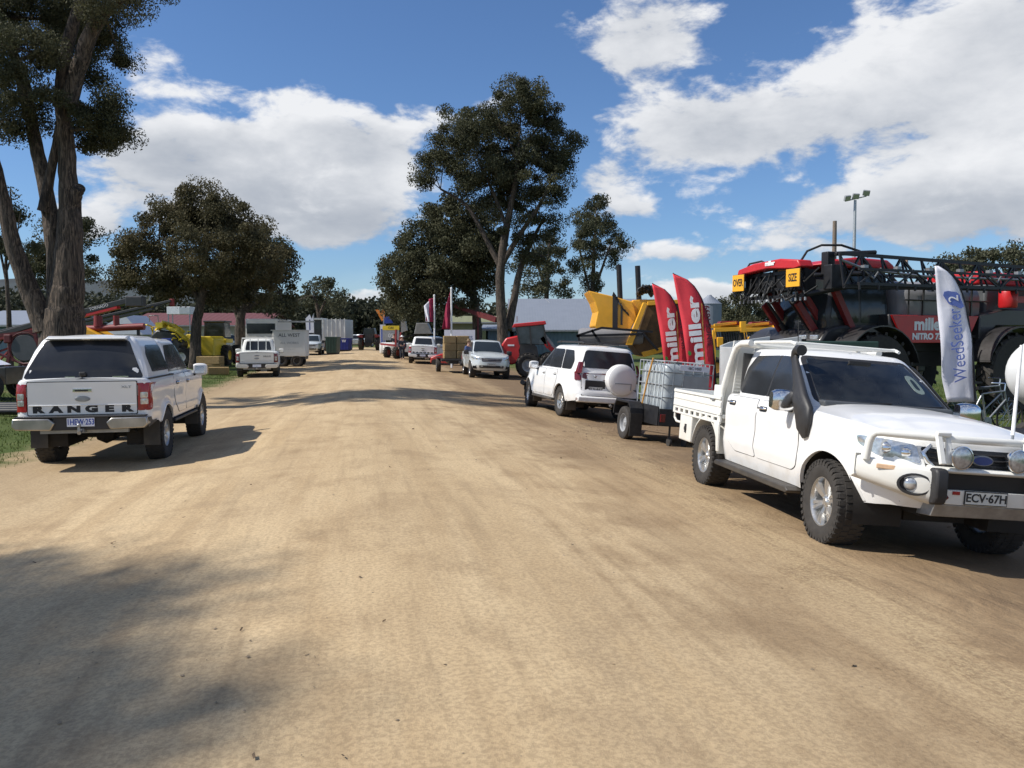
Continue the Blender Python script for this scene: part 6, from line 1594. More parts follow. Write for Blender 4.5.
tree('sapling_tree', 'thin bare limbed young gum at the far left, behind the huge gum trunk', 'tree', 40, 8,
 [[(10, 345, 3), (8, 300, 2), (6, 260, 1.4), (12, 220, 1.0), (10, 190, .6)], [(8, 290, 1.4), (-4, 240, 1), (-12, 200, .6)], [(7, 270, 1), (18, 240, .7), (24, 215, .4)]],
 [(8, 215, 16, 18, .5), (20, 250, 14, 14, .6), (-8, 200, 16, 20, .5), (2, 245, 10, 12, .4)], 'leaf', 'bark2', .24, .8, seed=6, clus=.7)
tree('gum_tree', 'small dark gum standing between the huge gum and the round bronze tree', 'tree', 48, 82,
 [[(80, 345, 4), (78, 300, 3), (80, 260, 2)], [(79, 290, 2), (60, 260, 1.3)]], [(78, 255, 17, 20, 1.2), (60, 240, 22, 24, 1.1), (84, 230, 10, 12, .9), (40, 262, 22, 22, 1), (82, 272, 12, 9, 1), (58, 275, 30, 12, 1)], 'leaf', 'bark2', .26, 1.2, seed=7, clus=.7)
# round bronze tree
tree('gum_tree', 'broad round crowned bronze green tree on the left verge above the yellow loader', 'tree', 45, 191,
 [[(194, 350, 6), (196, 330, 5), (200, 305, 4.5), (206, 280, 4)], [(200, 300, 3), (180, 275, 2.5), (160, 255, 1.6)], [(204, 285, 3), (228, 262, 2.5), (250, 240, 1.6)], [(202, 300, 3), (205, 250, 3), (205, 215, 2)]],
 [(208, 215, 40, 30, 1.5), (170, 225, 34, 26, 1.3), (145, 255, 32, 28, 1.3), (135, 285, 20, 18, 1.1), (175, 275, 40, 26, 1.4), (215, 255, 44, 32, 1.5), (250, 245, 32, 30, 1.3), (205, 200, 26, 16, 1.2), (228, 212, 26, 22, 1.2), (160, 212, 18, 14, 1), (240, 285, 34, 22, 1.2), (205, 290, 34, 14, 1.1), (126, 262, 14, 18, 1), (268, 260, 20, 24, 1), (160, 296, 22, 8, .9)], 'leafbrown', 'bark2', .23, 1.35, seed=8, clus=.62)
tree('gum_tree', 'darker tree with leaning pale trunk, just right of the round bronze tree', 'tree', 54, 241,
 [[(240, 350, 5.5), (240, 330, 5), (242, 312, 4), (250, 298, 3), (262, 280, 2)], [(240, 322, 3), (232, 300, 2.2), (226, 280, 1.5)], [(242, 312, 3), (262, 300, 2), (282, 290, 1)]],
 [(262, 262, 26, 26, 1.2), (280, 270, 16, 20, 1), (250, 290, 38, 18, 1.2), (230, 280, 30, 20, 1.2), (278, 295, 18, 16, 1), (270, 240, 16, 14, .9), (288, 262, 9, 14, .7), (284, 308, 14, 10, .8)], 'leaf', 'bark2', .3, 1.3, seed=9, clus=.75)
tree('gum_tree', 'open pale gum beyond the sign written trailer, ahead of the far forest', 'tree', 85, 318,
 [[(318, 348, 2.6), (319, 330, 2.2), (318, 312, 1.8), (314, 296, 1.2)], [(318, 318, 1.4), (326, 300, 1), (332, 288, .6)]],
 [(312, 288, 20, 12, .9), (328, 284, 14, 12, .8), (300, 300, 16, 12, .8), (322, 302, 18, 10, .7), (336, 300, 10, 12, .7)], 'leafpale', 'bark', .5, .9, seed=10, clus=1.)
# centre group
tree('gum_tree', 'tallest gum in the centre of the right verge with a domed top', 'tree', 56, 503,
 [[(503, 352, 6), (502, 320, 5), (500, 285, 4.6), (502, 255, 4.2), (508, 220, 3.4), (514, 190, 2.6), (518, 160, 2)],
  [(503, 262, 3.2), (520, 235, 2.4), (540, 205, 1.8), (552, 180, 1.2)], [(501, 268, 3), (484, 235, 2.2), (466, 205, 1.7), (440, 188, 1)], [(508, 330, 4.4, 6), (514, 300, 3.8, 10), (520, 270, 3.2, 14), (532, 240, 2, 18), (545, 215, 1.4, 20)], [(506, 225, 2), (492, 190, 1.6), (480, 165, 1)]],
 [(522, 98, 30, 22, 1.6), (545, 118, 26, 20, 1.2), (495, 120, 26, 20, 1.4), (465, 128, 28, 24, 1.5), (500, 150, 50, 26, 1.6), (555, 145, 26, 26, 1.4), (445, 152, 26, 20, 1.3), (428, 162, 14, 14, 1.1), (480, 178, 40, 22, 1.5), (530, 175, 40, 26, 1.4), (560, 165, 18, 18, 1.), (510, 195, 34, 16, 1.3), (424, 178, 8, 8, .8), (552, 195, 14, 12, .7), (540, 210, 14, 14, .6), (550, 225, 12, 14, .5), (525, 215, 18, 12, .6), (490, 205, 22, 12, .9), (512, 225, 14, 14, .6), (536, 238, 16, 14, .6), (545, 258, 14, 16, .5), (520, 248, 10, 12, .4)], 'leaf', 'bark2', .25, 1.4, seed=11, clus=.72)
tree('gum_tree', 'dense dark tree left of the tallest gum, behind the maroon flags', 'tree', 63, 478,
 [[(477, 352, 5.5), (477, 325, 4.6), (474, 300, 4), (468, 270, 3)], [(475, 300, 2.5), (450, 275, 2), (430, 255, 1.2)]],
 [(455, 225, 36, 24, 1.6), (430, 240, 32, 24, 1.5), (408, 262, 26, 24, 1.4), (460, 258, 42, 26, 1.5), (395, 285, 16, 18, 1.3), (430, 280, 38, 24, 1.5), (478, 240, 24, 26, 1.3), (480, 285, 20, 18, 1.1), (452, 300, 30, 14, 1.2), (388, 268, 10, 12, 1), (412, 306, 26, 14, 1.3), (440, 210, 20, 14, 1.1), (392, 306, 14, 16, 1.1), (492, 238, 16, 24, 1.2), (494, 266, 15, 16, 1.), (470, 270, 24, 20, 1.2), (420, 296, 22, 14, 1.1)], 'leaf', 'bark2', .34, 1.5, seed=12, clus=.8)
tree('gum_tree', 'slender open gum left of the lone gum, behind the silver roofed shed', 'tree', 100, 548,
 [[(546, 345, 3), (546, 310, 2.6), (548, 270, 2), (550, 240, 1.2)], [(547, 290, 1.5), (536, 262, 1), (530, 240, .6)]],
 [(550, 245, 18, 18, .9), (540, 275, 20, 20, .9), (560, 270, 14, 20, .8), (525, 262, 16, 16, .8), (530, 290, 18, 12, .8), (560, 292, 14, 10, .7)], 'leaf', 'bark', .46, 1.1, seed=13, clus=1.05)
tree('gum_tree', 'lone upright gum with egg shaped crown, right of the centre trees', 'tree', 104, 594,
 [[(592, 348, 3), (592, 310, 2.6), (593, 280, 2.2), (594, 250, 1.6), (596, 225, 1)], [(592, 300, 1.5), (584, 270, 1.2), (578, 245, .8)], [(593, 295, 1.5), (602, 268, 1.2), (610, 245, .8)]],
 [(594, 218, 20, 18, 1.3), (582, 235, 16, 20, 1.1), (606, 238, 18, 18, 1.1), (594, 250, 24, 20, .8), (614, 256, 11, 14, .8), (578, 262, 12, 16, .7), (600, 275, 18, 14, .5), (588, 285, 12, 10, .5), (620, 245, 7, 10, .6), (596, 204, 10, 7, 1)], 'leaf', 'bark2', .42, 1.1, seed=14, clus=1.0)
tree('gum_tree', 'dark bushy tree between the red banners and the sprayer', 'tree', 95, 745,
 [[(740, 352, 2), (740, 325, 1.6)]], [(735, 305, 18, 12, 1.4), (752, 312, 18, 10, 1.3), (724, 312, 12, 10, 1.3), (738, 293, 9, 6, 1), (765, 318, 14, 7, 1.1), (745, 325, 34, 8, 1.4)], 'leaf', 'bark2', .42, 1.5, seed=15, clus=.8)
tree('gum_tree', 'small tree on the skyline under the sprayer booms', 'tree', 130, 790,
 [[(790, 345, 1.2), (790, 330, 1)]], [(790, 320, 18, 7, 1.4), (776, 322, 10, 5, 1.2), (806, 322, 14, 6, 1.3)], 'leaf', 'bark2', .6, 1.4, seed=16, clus=1.)
for i, (px, py, rx, lab) in enumerate(((955, 262, 20, 'tree seen over the sprayer booms, left of two on the right skyline'), (985, 258, 18, 'tree seen over the sprayer booms, middle of the right skyline'), (1016, 256, 20, 'tree seen over the sprayer booms at the right edge'))):
    tree('gum_tree', lab, 'tree', 48, px, [[(px, 352, 3), (px, 300, 2.4), (px+2, 275, 1.6)]], [(px-8, py, rx*.6, 9, 1), (px+8, py+1, rx*.6, 9, 1), (px, py+10, rx, 10, 1.2), (px-4, py+24, rx, 12, 1)], 'leafpale', 'bark2', .3, 1., 'trees over the sprayer booms', 20+i, clus=.7)
# the gum whose shade falls over the near road; it stands left of the viewer
bx, by = -19.9, 1.6
def offtree():
    global W
    t = thing('gum_tree', 'gum standing left of the viewer, its shade lying over the near road', 'tree', (bx, by, zg1(bx, by)))
    r = np.random.default_rng(33); tm = MB().tube([(0, 0, -.3), (.1, 0, 4), (.3, .1, 9), (.2, 0, 14)], [.6, .45, .35, .15], 12)
    C = []
    for cx, cy, cz, R_ in ((0, -.2, 9.3, 2.0), (1.6, .9, 8.6, 1.3), (-.5, 1.6, 9.6, 1.5), (.5, -1.8, 8.4, 1.5), (1.9, -.6, 10.2, 1.4), (-1.6, -.5, 8.5, 1.6), (2.6, 1.4, 9.3, 1.0), (3.2, -.2, 8.8, .8), (1.2, 2.4, 9., 1.1), (-.2, -3.4, 8.9, 1.2)):
        d = r.standard_normal((int(26*R_*R_), 3)); d /= np.linalg.norm(d, axis=1)[:, None]; cz += 6.; C.append(np.array([cx, cy, cz])+d*R_*r.random((len(d), 1))**.4)
        tm.tube([(.3, .1, 9), (cx*.6, cy*.6, cz-1), (cx, cy, cz)], [.12, .08, .03], 6)
    C = np.concatenate(C); X_ = (C[:, None]+r.standard_normal((len(C), 130, 3))*.32).reshape(-1, 3); n = len(X_)
    a = r.standard_normal((n, 3)); a /= np.linalg.norm(a, axis=1)[:, None]; b = np.cross(a, r.standard_normal((n, 3))); b /= np.linalg.norm(b, axis=1)[:, None]
    s = .17; V = np.stack([X_-a*s*.5, X_+b*s*.2, X_+a*s*.5, X_-b*s*.2], 1).reshape(-1, 3)
    o = fast_mesh('crown', V, np.arange(len(V)).reshape(-1, 4), 'leaf', False); o.parent = t; tm.build('trunk', 'bark', t, 60)
offtree()
# far forest: too many to count, one mass
def forest(name, segs, n, leafm='leaffar', seed=3):
    r = np.random.default_rng(seed); VV = []
    for (px0, px1, Yd, ytop0, ytop1) in segs:
        k = MPP(Yd); m = int(n*(px1-px0)*k/10)
        for i in range(m):
            t = r.random(); px = px0+(px1-px0)*t; D = Yd*(1+.12*r.random()); p = W(px, 338, D); g = zg1(p.x, D)
            top = (338-(ytop0+(ytop1-ytop0)*t))*MPP(D)+CH-g; top *= r.uniform(.55, 1.03) if r.random() < .8 else 1.
            cz = g+top*(1-.28*r.random()) if r.random() < .5 else g+top*r.random()
            VV.append((p.x, D, cz-.8, r.uniform(.9, 2.2)*(.6+Yd/150)))
    C = np.array([v[:3] for v in VV]); R_ = np.array([v[3] for v in VV])
    per = 110; d = r.standard_normal((len(C), per, 3)); d /= np.linalg.norm(d, axis=2, keepdims=True); d *= r.random((len(C), per, 1))**.4
    X_ = (C[:, None]+d*R_[:, None, None]).reshape(-1, 3); n = len(X_); sz = np.repeat(R_*.30, per)[:, None]
    a = r.standard_normal((n, 3)); a /= np.linalg.norm(a, axis=1)[:, None]; b = np.cross(a, r.standard_normal((n, 3))); b /= np.linalg.norm(b, axis=1)[:, None]
    V = np.stack([X_-a*sz*.5, X_+b*sz*.3, X_+a*sz*.5, X_-b*sz*.3], 1).reshape(-1, 3)
    return struct(fast_mesh(name, V, np.arange(len(V)).reshape(-1, 4), leafm, False), 'stuff')
forest('far_forest', [(-260, 120, 150, 292, 296), (-80, 300, 120, 300, 302), (255, 345, 150, 296, 303), (300, 420, 170, 302, 308), (330, 400, 230, 308, 303), (400, 640, 160, 305, 322), (600, 1200, 190, 322, 318), (1000, 1400, 90, 290, 270)], 95)
# hills on the left skyline
def hills():
    vs = []; fs = []; n = 60
    for i in range(n+1):
        px = -900+i*32; t = px
        for D, hpx in ((900, 0), (1300, (57+2*math.sin(px*.011+1)+1.5*math.sin(px*.05))*(1-.5*sm(150, 420, px)) if px < 420 else max(4, 28-(px-420)*.05)), (1700, 20)):
            p = W(px, 338-hpx, D); vs.append((p.x, D, max(p.z, -3)))
    for i in range(n):
        for j in range(2): fs.append((i*3+j, (i+1)*3+j, (i+1)*3+j+1, i*3+j+1))
    return struct(MB().add(vs, fs).build('hills', 'hillgreen', None, 60))
M['hillgreen'] = simple('distant_wooded_hill', (.028, .038, .040), .95, 0, .6, .02)
hills()

# ------------------------------------------------------------------ buildings and the show's left side
def shed(name, label, cat, px0, px1, Yd, yeave, yridge, depth, roof, wall, yaw=0., openings=()):
    p0 = W(px0, 338, Yd); p1 = W(px1, 338, Yd); g = zg1((p0.x+p1.x)/2, Yd); L = p1.x-p0.x
    he = W(0, yeave, Yd).z-g; hr = W(0, yridge, Yd+depth/2).z-g
    root = thing(name, label, cat, (p0.x, Yd, g), yaw)
    w = MB(); w.box(0, L, 0, .15, 0, he).box(0, L, depth-.15, depth, 0, he)
    for x in (0, L-.15): w.prism([(.0, 0), (depth, 0), (depth, he), (depth/2, hr-.1), (0, he)], x, x+.15, 'yz')
    w.build('wall', wall, root, 0)
    r = MB()
    r.add([(-.4, -.4, he-.02), (L+.4, -.4, he-.02), (L+.4, depth/2, hr), (-.4, depth/2, hr), (-.4, depth+.4, he-.02), (L+.4, depth+.4, he-.02), (-.4, -.4, he+.10), (L+.4, -.4, he+.10), (L+.4, depth/2, hr+.12), (-.4, depth/2, hr+.12), (-.4, depth+.4, he+.10), (L+.4, depth+.4, he+.10)],
      [(0, 1, 2, 3), (3, 2, 5, 4), (6, 9, 8, 7), (9, 10, 11, 8), (0, 6, 7, 1), (4, 5, 11, 10), (0, 3, 9, 6), (3, 4, 10, 9), (1, 7, 8, 2), (2, 8, 11, 5)])
    r.build('roof', roof, root, 0)
    MB().box(-.4, L+.4, -.50, -.40, he-.05, he+.08).build('gutter', 'grey', root, 0)
    for (a, b, z0, z1, m_) in openings: MB().box(L*a, L*b, -.04, -.003, z0, z1).build('window' if z0 > .3 else 'door', m_, root, 0)
    return root
s = shed('shed', 'long shed with pale silver sheet roof behind the red tractor', 'shed', 512, 655, 72, 331, 300, 14, 'roofsilver', 'wallblue')
MB().bar((5.7, .2, W(0, 331, 72).z-s.location.z+.15), (3.2, 7, W(0, 300, 79).z-s.location.z+.12), .1, .05).build('roof_flashing', 'grey', s, 0)
shed('hall', 'long low hall with maroon roof and cream walls behind the yellow loader', 'building', 128, 262, 92, 326, 314, 12, 'roofred', 'wallcream', 0, ((.28, .33, .9, 2.), (.5, .55, .9, 2.), (.7, .74, .9, 2.)) and ((.28, .33, .9, 1.9, 'glass'), (.45, .5, .9, 1.9, 'glass'), (.62, .67, .9, 1.9, 'glass'), (.80, .84, 0.0, 2.0, 'inkwhite')))
shed('cottage', 'small cream gabled building beyond the white box truck', 'building', 246, 262, 100, 326, 317, 8, 'roofsilver', 'wallcream')
shed('green_shed', 'olive walled shed behind the maroon flags', 'shed', 448, 500, 85, 323, 317, 10, 'wallgreen', 'wallgreen')
shed('grey_shed', 'grey blue shed between the verge trees, left of the silver roof', 'shed', 486, 512, 66, 330, 326, 8, 'roofsilver', 'wallblue')
shed('far_shed', 'low grey roofed shed on the skyline under the sprayer lift arms', 'shed', 768, 800, 110, 326, 318, 10, 'roofsilver', 'wallblue')
shed('grey_barn', 'grey barn at the far left edge behind the red auger', 'shed', -40, 34, 62, 326, 312, 12, 'roofsilver', 'wallblue', 0.)
# white panel raised above the hall roof, built as a box on posts
x, y, z = ground_at(179, 88); t = thing('raised_panel', 'white box on tall posts, seen above the maroon roof', 'cabin', (x, y, z)); 
b = MB().box(-1.25, 1.25, 0, 1.4, 3.75, 4.55).build('wall', 'inkwhite', t, 0, .02)
for a in (-1.15, 1.15):
    for b_ in (.15, 1.25): MB().box(a-.05, a+.05, b_-.05, b_+.05, 0, 3.75).build('post', 'steel', t, 0)
MB().box(.1, 1.2, -.02, -.002, 3.8, 4.5).build('panel', 'trucksilver', t, 0)
# marquee
p = ground_at(116, 58); t = thing('marquee', 'white peaked marquee behind the red auger, left of the hall', 'tent', p)
k = MPP(58); MB().add([(-1.9, 0, 1.7), (1.9, 0, 1.7), (1.9, 3.6, 1.7), (-1.9, 3.6, 1.7), (.6, .0, 3.1), (.6, 3.6, 3.1)], [(0, 1, 4), (2, 3, 5), (0, 4, 5, 3), (1, 2, 5, 4)]).build('roof', 'whiteflag', t, 0)
MB().box(-1.9, 1.9, 3.5, 3.55, 0, 1.7).build('back_wall', 'whiteflag', t, 0)
for a in (-1.85, 1.85):
    for b_ in (.05, 3.55): MB().tube([(a, b_, 0), (a, b_, 1.7)], .04).build('post', 'steel', t)
# grain silo behind the flags
p = ground_at(709, 90); t = thing('silo', 'pale grain silo with conical cap just right of the red banners', 'silo', p)
MB().lathe([(1.3, 0), (1.3, 5.0)], 'z', n=28).build('barrel', 'roofsilver', t, 50); MB().lathe([(1.36, 5.0), (.25, 5.9), (.2, 6.0), (0, 6.0)], 'z', n=28).build('cap', 'roofsilver', t, 30)

# augers (conveyors) at left
def auger(label, a, b, Ya, Yb, col_top, extra=True, th=.2, tr=True):
    A = W(a[0], a[1], Ya); B = W(b[0], b[1], Yb); g = zg1((A.x+B.x)/2, (Ya+Yb)/2); o = Vector(((A.x+B.x)/2, (Ya+Yb)/2, g))
    t = thing('grain_auger', label, 'auger', o); A -= o; B -= o; up = Vector((0, 0, 1))
    MB().bar(A, B, .34, th).build('tube', 'blackpaint', t, 0, .02)
    MB().bar(A+up*-.18, B.lerp(A, .12)+up*-.18, .36, .10).build('stripe', col_top, t, 0)
    m = MB(); n = 7
    for i in range(n+1):
        p = A.lerp(B, i/n)
        if i < n: q = A.lerp(B, (i+1)/n); m.bar(p+up*-.2, q+up*(-.75 if i % 2 == 0 else -.2), .05); m.bar(p+up*(-.75 if i % 2 else -.2), q+up*-.2, .04)
    if tr: m.bar(A+up*-.75, B+up*-.55, .07).build('truss', 'blackframe', t, 0)
    u = MB(); mid = A.lerp(B, .45); 
    for sg in (1, -1): u.bar(mid+Vector((0, sg*.1, -.5)), (mid.x-.6, sg*1.0, .4), .08); u.bar(mid+Vector((.8, sg*.1, -.4)), (mid.x-.6, sg*1.0, .4), .06)
    u.bar((mid.x-.6, -1., .4), (mid.x-.6, 1., .4), .08).build('undercarriage', col_top, t, 0)
    for sg in (1, -1): h = add_wheel(t, mid.x-.6, sg*1.1, .4, .25, .22, 'steel', False, rim='hubwhite')
    MB().box(B.x-.08, B.x+.08, B.y-.12, B.y+.12, B.z-.24, B.z+.10).build('spout', 'dullred', t, 0, .03)
    return t, A, B
t, A, B = auger('long black and red grain auger rising from behind the huge gum towards the right', (-10, 336), (136, 299), 36, 36, 'red', th=.24, tr=False)
lettering('TORNADO', .17, (A.lerp(B, .76)+Vector((0, -.19, .02))), (B-A), (0, 0, 1), 'inkwhite', t)
MB().box(B.x-.4, B.x+.35, B.y-.2, B.y+.25, B.z-.35, B.z+.12).build('discharge_head', 'blackpaint', t, 0, .05)
auger('thin black auger with a red tip, below the longer one', (20, 336), (172, 301), 39, 39, 'blackpaint', th=.13, tr=False)
auger('red and black auger end at the far left edge', (-60, 352), (52, 320), 33, 33, 'dullred', th=.2)
# red auger lying, and yellow bin behind the canopy
p = ground_at(112, 34); t = thing('seed_cleaner', 'red horizontal auger on a yellow stand, seen over the white canopy', 'farm machine', p)
MB().tube([(-1.1, 0, 2.05), (1.35, 0, 2.15)], .14, 12).build('tube', 'dullred', t); MB().lathe([(0, 0), (.18, 0), (.16, .45), (0, .45)], 'z', (-.55, 0, 2.15), 12).lathe([(0, 0), (.12, 0), (.12, .4), (0, .4)], 'z', (.2, 0, 2.2), 12).build('motor', 'dullred', t)
MB().prism([(-1.2, 0), (-1.2, 2.05), (-1.0, 2.15), (-.3, 1.8), (-.3, 0)], -.4, .9, 'xz').build('yellow_bin', 'yellow', t, 0, .03); MB().bar((1.1, 0, 0), (1.1, 0, 2.1), .1).build('stand', 'blackframe', t, 0)
# dark implement at far left
p = ground_at(14, 27); t = thing('red_implement', 'red and dark machine frame with a disc, left of the huge gum', 'farm machine', (p[0], 27, p[2]))
MB().lathe([(0, -.05), (.42, -.05), (.46, 0), (.42, .05), (0, .05)], 'y', (.35, 0, 1.4), 24).build('disc', 'darkgrey', t)
m = MB().tube([(.35+.52*math.cos(a), -.02, 1.4+.52*math.sin(a)) for a in np.linspace(0, 2*PI, 20)], .035, 6).bar((-.6, 0, 1.8), (1.2, 0, 2.0), .1).bar((-.4, 0, .2), (0, 0, 1.9), .09).bar((.9, 0, .2), (.7, 0, 1.9), .09).bar((-.5, 0, 1.2), (.9, 0, .6), .07)
m.build('frame', 'shadedmaroon', t); MB().box(-.3, -.05, -.1, .4, 1.55, 1.85).build('gearbox', 'shadedmaroon', t, 0, .04)
MB().tube([(.95, .0, .5), (.95, -.05, 1.4), (1.05, -.1, 1.65)], .05, 8).build('hose', 'gold', t)
p = ground_at(5, 24); t = thing('small_trailer', 'dark trailer with a pale wheel at the left edge of the grass', 'trailer', (p[0]-.6, 24, p[2]))
MB().box(-1.6, .95, -.6, .6, .45, .95).build('tray', 'blackpaint', t, 0, .02); MB().prism([(-.9, .95), (.1, .95), (.45, 1.0), (-.6, 1.45)], -.5, .5, 'xz').build('load_cover', 'whiteflag', t, 0)
for x in (.55,):
    for sg in (1, -1): add_wheel(t, x, sg*.75, .40, .2, .2, 'steel', False, rim='grey')
# pipes stacked in the grass
for i in range(4):
    p0 = ground_at(-20, 19.5+i*.5); o = MB().tube([(-3, 0, .09), (2.55, .35, .09)], .085, 10).build('irrigation_pipe', 'blackframe', None, 50)
    tag(o, ['black pipe lying in the left grass, nearest the road edge', 'black pipe lying in the left grass, second from the viewer', 'black pipe lying in the left grass, third from the viewer', 'black pipe lying in the left grass, farthest from the viewer'][i], 'pipe', 'black pipes in the grass'); o.location = p0
# yellow loader and blue and yellow sprayer
def yellow_loader():
    p = ground_at(211, 50); t = thing('wheel_loader', 'yellow loader with black cab facing the camera under the round bronze tree', 'loader', p)
    MB().prism([(-.75, .6), (-.75, 1.55), (-.55, 1.75), (.55, 1.75), (.75, 1.55), (.75, .6)], -.5, 1.6, 'yz').xf(Matrix.Rotation(-PI/2, 4, 'Z')).build('hood', 'yellow2', t, 0, .05)
    MB().box(-.45, .45, -.54, -.5, .75, 1.5).build('grille', 'steel', t, 0, .02)
    MB().prism([(-.62, 1.7), (-.55, 2.6), (.55, 2.6), (.62, 1.7)], .6, 1.8, 'xz').build('cab', 'screen', t, 0, .03); MB().box(-.66, .66, .5, 1.9, 2.6, 2.72).build('cab_roof', 'blackpaint', t, 0, .04)
    for x in (-.62, .62): MB().bar((x, .6, 1.7), (x*.9, .6, 2.6), .08).build('cab_post', 'blackpaint', t, 0)
    for x in (-.62, .62): MB().box(x-.12 if x > 0 else x-.25, x+.25 if x > 0 else x+.12, .2, 1.4, 1.35, 1.6).build('side_guard', 'yellow2', t, 0, .03)
    MB().prism([(-1.9, .8), (-1.9, 1.7), (-1.5, 1.9), (-.8, 1.6), (-.8, .8)], .2, 1.7, 'xz').build('side_tank', 'yellow2', t, 0, .05)
    for x, y_ in ((-.95, 0), (.95, 0), (-.95, 1.8), (.95, 1.8)):
        h = big_tyre(t, 0, 1, .62, .42, .32, 'yellow2', 16); h.location = (x, y_, .62); h.rotation_euler = (0, 0, -PI/2 if x > 0 else PI/2)
yellow_loader()
p = ground_at(176, 47); t = thing('mist_sprayer', 'yellow and blue orchard machine with hoses, beside the yellow loader', 'farm machine', p)
MB().prism([(-1.2, .9), (-1.3, 1.7), (-.9, 2.1), (.1, 2.0), (.5, 1.3), (.4, .9)], -.5, .6, 'xz').build('tank', 'blackpaint', t, 40, .1); MB().box(-.6, .0, -.56, -.5, 1.0, 1.6).build('blue_panel', 'blue', t, 0, .02)
MB().tube([(-1.1, 0, 2.0), (-.7, 0, 2.5), (0, -.2, 2.3), (.5, -.1, 1.9)], .14, 10).tube([(-.3, -.4, 2.2), (.3, -.5, 2.0), (.8, -.4, 1.5)], .12, 10).box(-.9, -.5, -.6, .1, 2.2, 2.5).build('boom_arms', 'yellow2', t, 0)
m = MB(); rr = random.Random(9)
for i in range(18): a = (rr.uniform(-1.3, .9), rr.uniform(-.7, .4), rr.uniform(1., 2.4)); b_ = (a[0]+rr.uniform(-.5, .6), a[1], a[2]+rr.uniform(-.5, .5)); m.tube([a, ((a[0]+b_[0])/2, a[1]-.2, max(a[2], b_[2])), b_], .04, 6)
m.build('hoses', 'yellow2', t); MB().tube([(-1.5, 0, 2.55), (-1.5, 0, 2.9), (-1.0, 0, 2.9), (-1.0, 0, 2.4)], .03).build('guard_rail', 'steel', t)
for x in (-.8, .6):
    for yy in (-.7, .8): h = big_tyre(t, x, yy, .55, .3, .28, 'hubwhite', 16)
# hay
def bale(px, Y, dx, dz, lab, sx=1.1, sy=.5, sz=.4, rz=0, grp='hay bales by the left verge'):
    o = MB(); r = random.Random(px*7+int(dz*10)); 
    o.box(-sx/2, sx/2, -sy/2, sy/2, 0, sz); ob = o.build('hay_bale', 'hay', None, 0, .03)
    tag(ob, lab, 'hay bale', grp); p = ground_at(px, Y); ob.location = (p[0]+dx, Y, p[2]+dz); ob.rotation_euler = (0, 0, rz)
    return ob
bale(209, 42, 0, 0, 'straw bale on the grass left of the white ute, under the upper one', 1.3, .7, .42, .1); bale(209, 42, .05, .42, 'straw bale lying on top of another beside the white ute', 1.2, .65, .40, -.05); bale(216, 40, .1, 0, 'single straw bale nearest the road, in front of the stacked two', .95, .5, .36, .3)
# ------------------------------------------------------------------ far left row of vehicles
p = ground_at(262, 52.5); t = thing('box_truck', 'white box bodied truck with wide windscreen behind the nearest left ute', 'truck', p, 0)
MB().box(-1.05, .95, 0, 3.6, .55, 2.95).build('body', 'white2', t, 0, .05); MB().box(-.95, .85, -.02, -.003, 2.0, 2.65).build('windscreen', 'screen', t, 0)
MB().box(-.9, .8, -.14, -.001, .55, 1.2).build('bumper', 'grey', t, 0, .03); MB().box(-.7, .6, -.03, -.004, 1.3, 1.6).build('grille', 'darkgrille', t, 0)
for x in (-.8, .7):
    for y in (.5, 3.): h = add_wheel(t, 0, 1, .42, .25, .23, 'steel', False, rim='hubwhite'); h.location = (x, y, .42); h.rotation_euler = (0, 0, PI/2 if x < 0 else -PI/2)
p = ground_at(289, 50); t = thing('enclosed_trailer', 'pale grey enclosed trailer with sign writing on its side, left verge', 'trailer', (p[0]-1.0, 50, p[2]), .10)
MB().box(0, 1.95, 0, 1.6, .62, 2.2).build('body', 'white2', t, 0, .04)
lettering('ALL WEST', .30, (1.0, -.012, 1.92), (1, 0, 0), (0, 0, 1), 'ink', t, sx=.95); lettering('ALL WORKS', .2, (1.0, -.012, 1.45), (1, 0, 0), (0, 0, 1), 'steel', t); lettering('· · · · · ·', .2, (1.0, -.012, 1.05), (1, 0, 0), (0, 0, 1), 'inknavy', t)
MB().box(-.1, 2.0, -.05, 1.7, 2.21, 2.25).build('roof', 'white2', t, 0); MB().box(0, 1.9, .1, 1.5, .45, .62).build('chassis', 'blackframe', t, 0)
MB().box(-.1, 2.2, 2.4, 2.5, 2.75, 2.85).build('awning_rail', 'steel', t, 0)
for x in (.5, 1.4):
    for y in (.1, 1.5): add_wheel(t, x, y, .36, .2, .2, 'steel', False, rim='hubwhite')
# livestock truck body, green skip, blue skip
p = ground_at(334, 84); t = thing('stock_truck', 'white slatted stock crate truck at the far end of the left row', 'truck', (p[0], 84, p[2]), 0)
MB().box(-1.25, 1.15, 0, 4.2, 1.1, 3.25).build('stock_crate', 'container', t, 0, .03)
for x in np.linspace(-1.1, 1.1, 6): MB().box(x-.05, x+.05, -.05, -.001, 1.1, 3.35).build('slat', 'white2', t, 0)
MB().box(-2.9, -1.35, .5, 2.6, .8, 3.2).build('cab', 'blackpaint', t, 0, .08); MB().box(-2.8, -1.45, .47, .498, 2.2, 2.9).build('windscreen', 'screen', t, 0); MB().box(-2.9, -1.3, .4, 2.5, 3.2, 3.4).build('visor', 'white2', t, 0, .03)
MB().box(-1.1, 1.1, .1, 4.1, .8, 1.1).build('chassis', 'blackframe', t, 0)
for x in (-1.0, 1.0):
    for y in (.8, 3.4): h = add_wheel(t, 0, 1, .5, .28, .28, 'steel', False, rim='hubwhite'); h.location = (x, y, .5); h.rotation_euler = (0, 0, PI/2 if x < 0 else -PI/2)
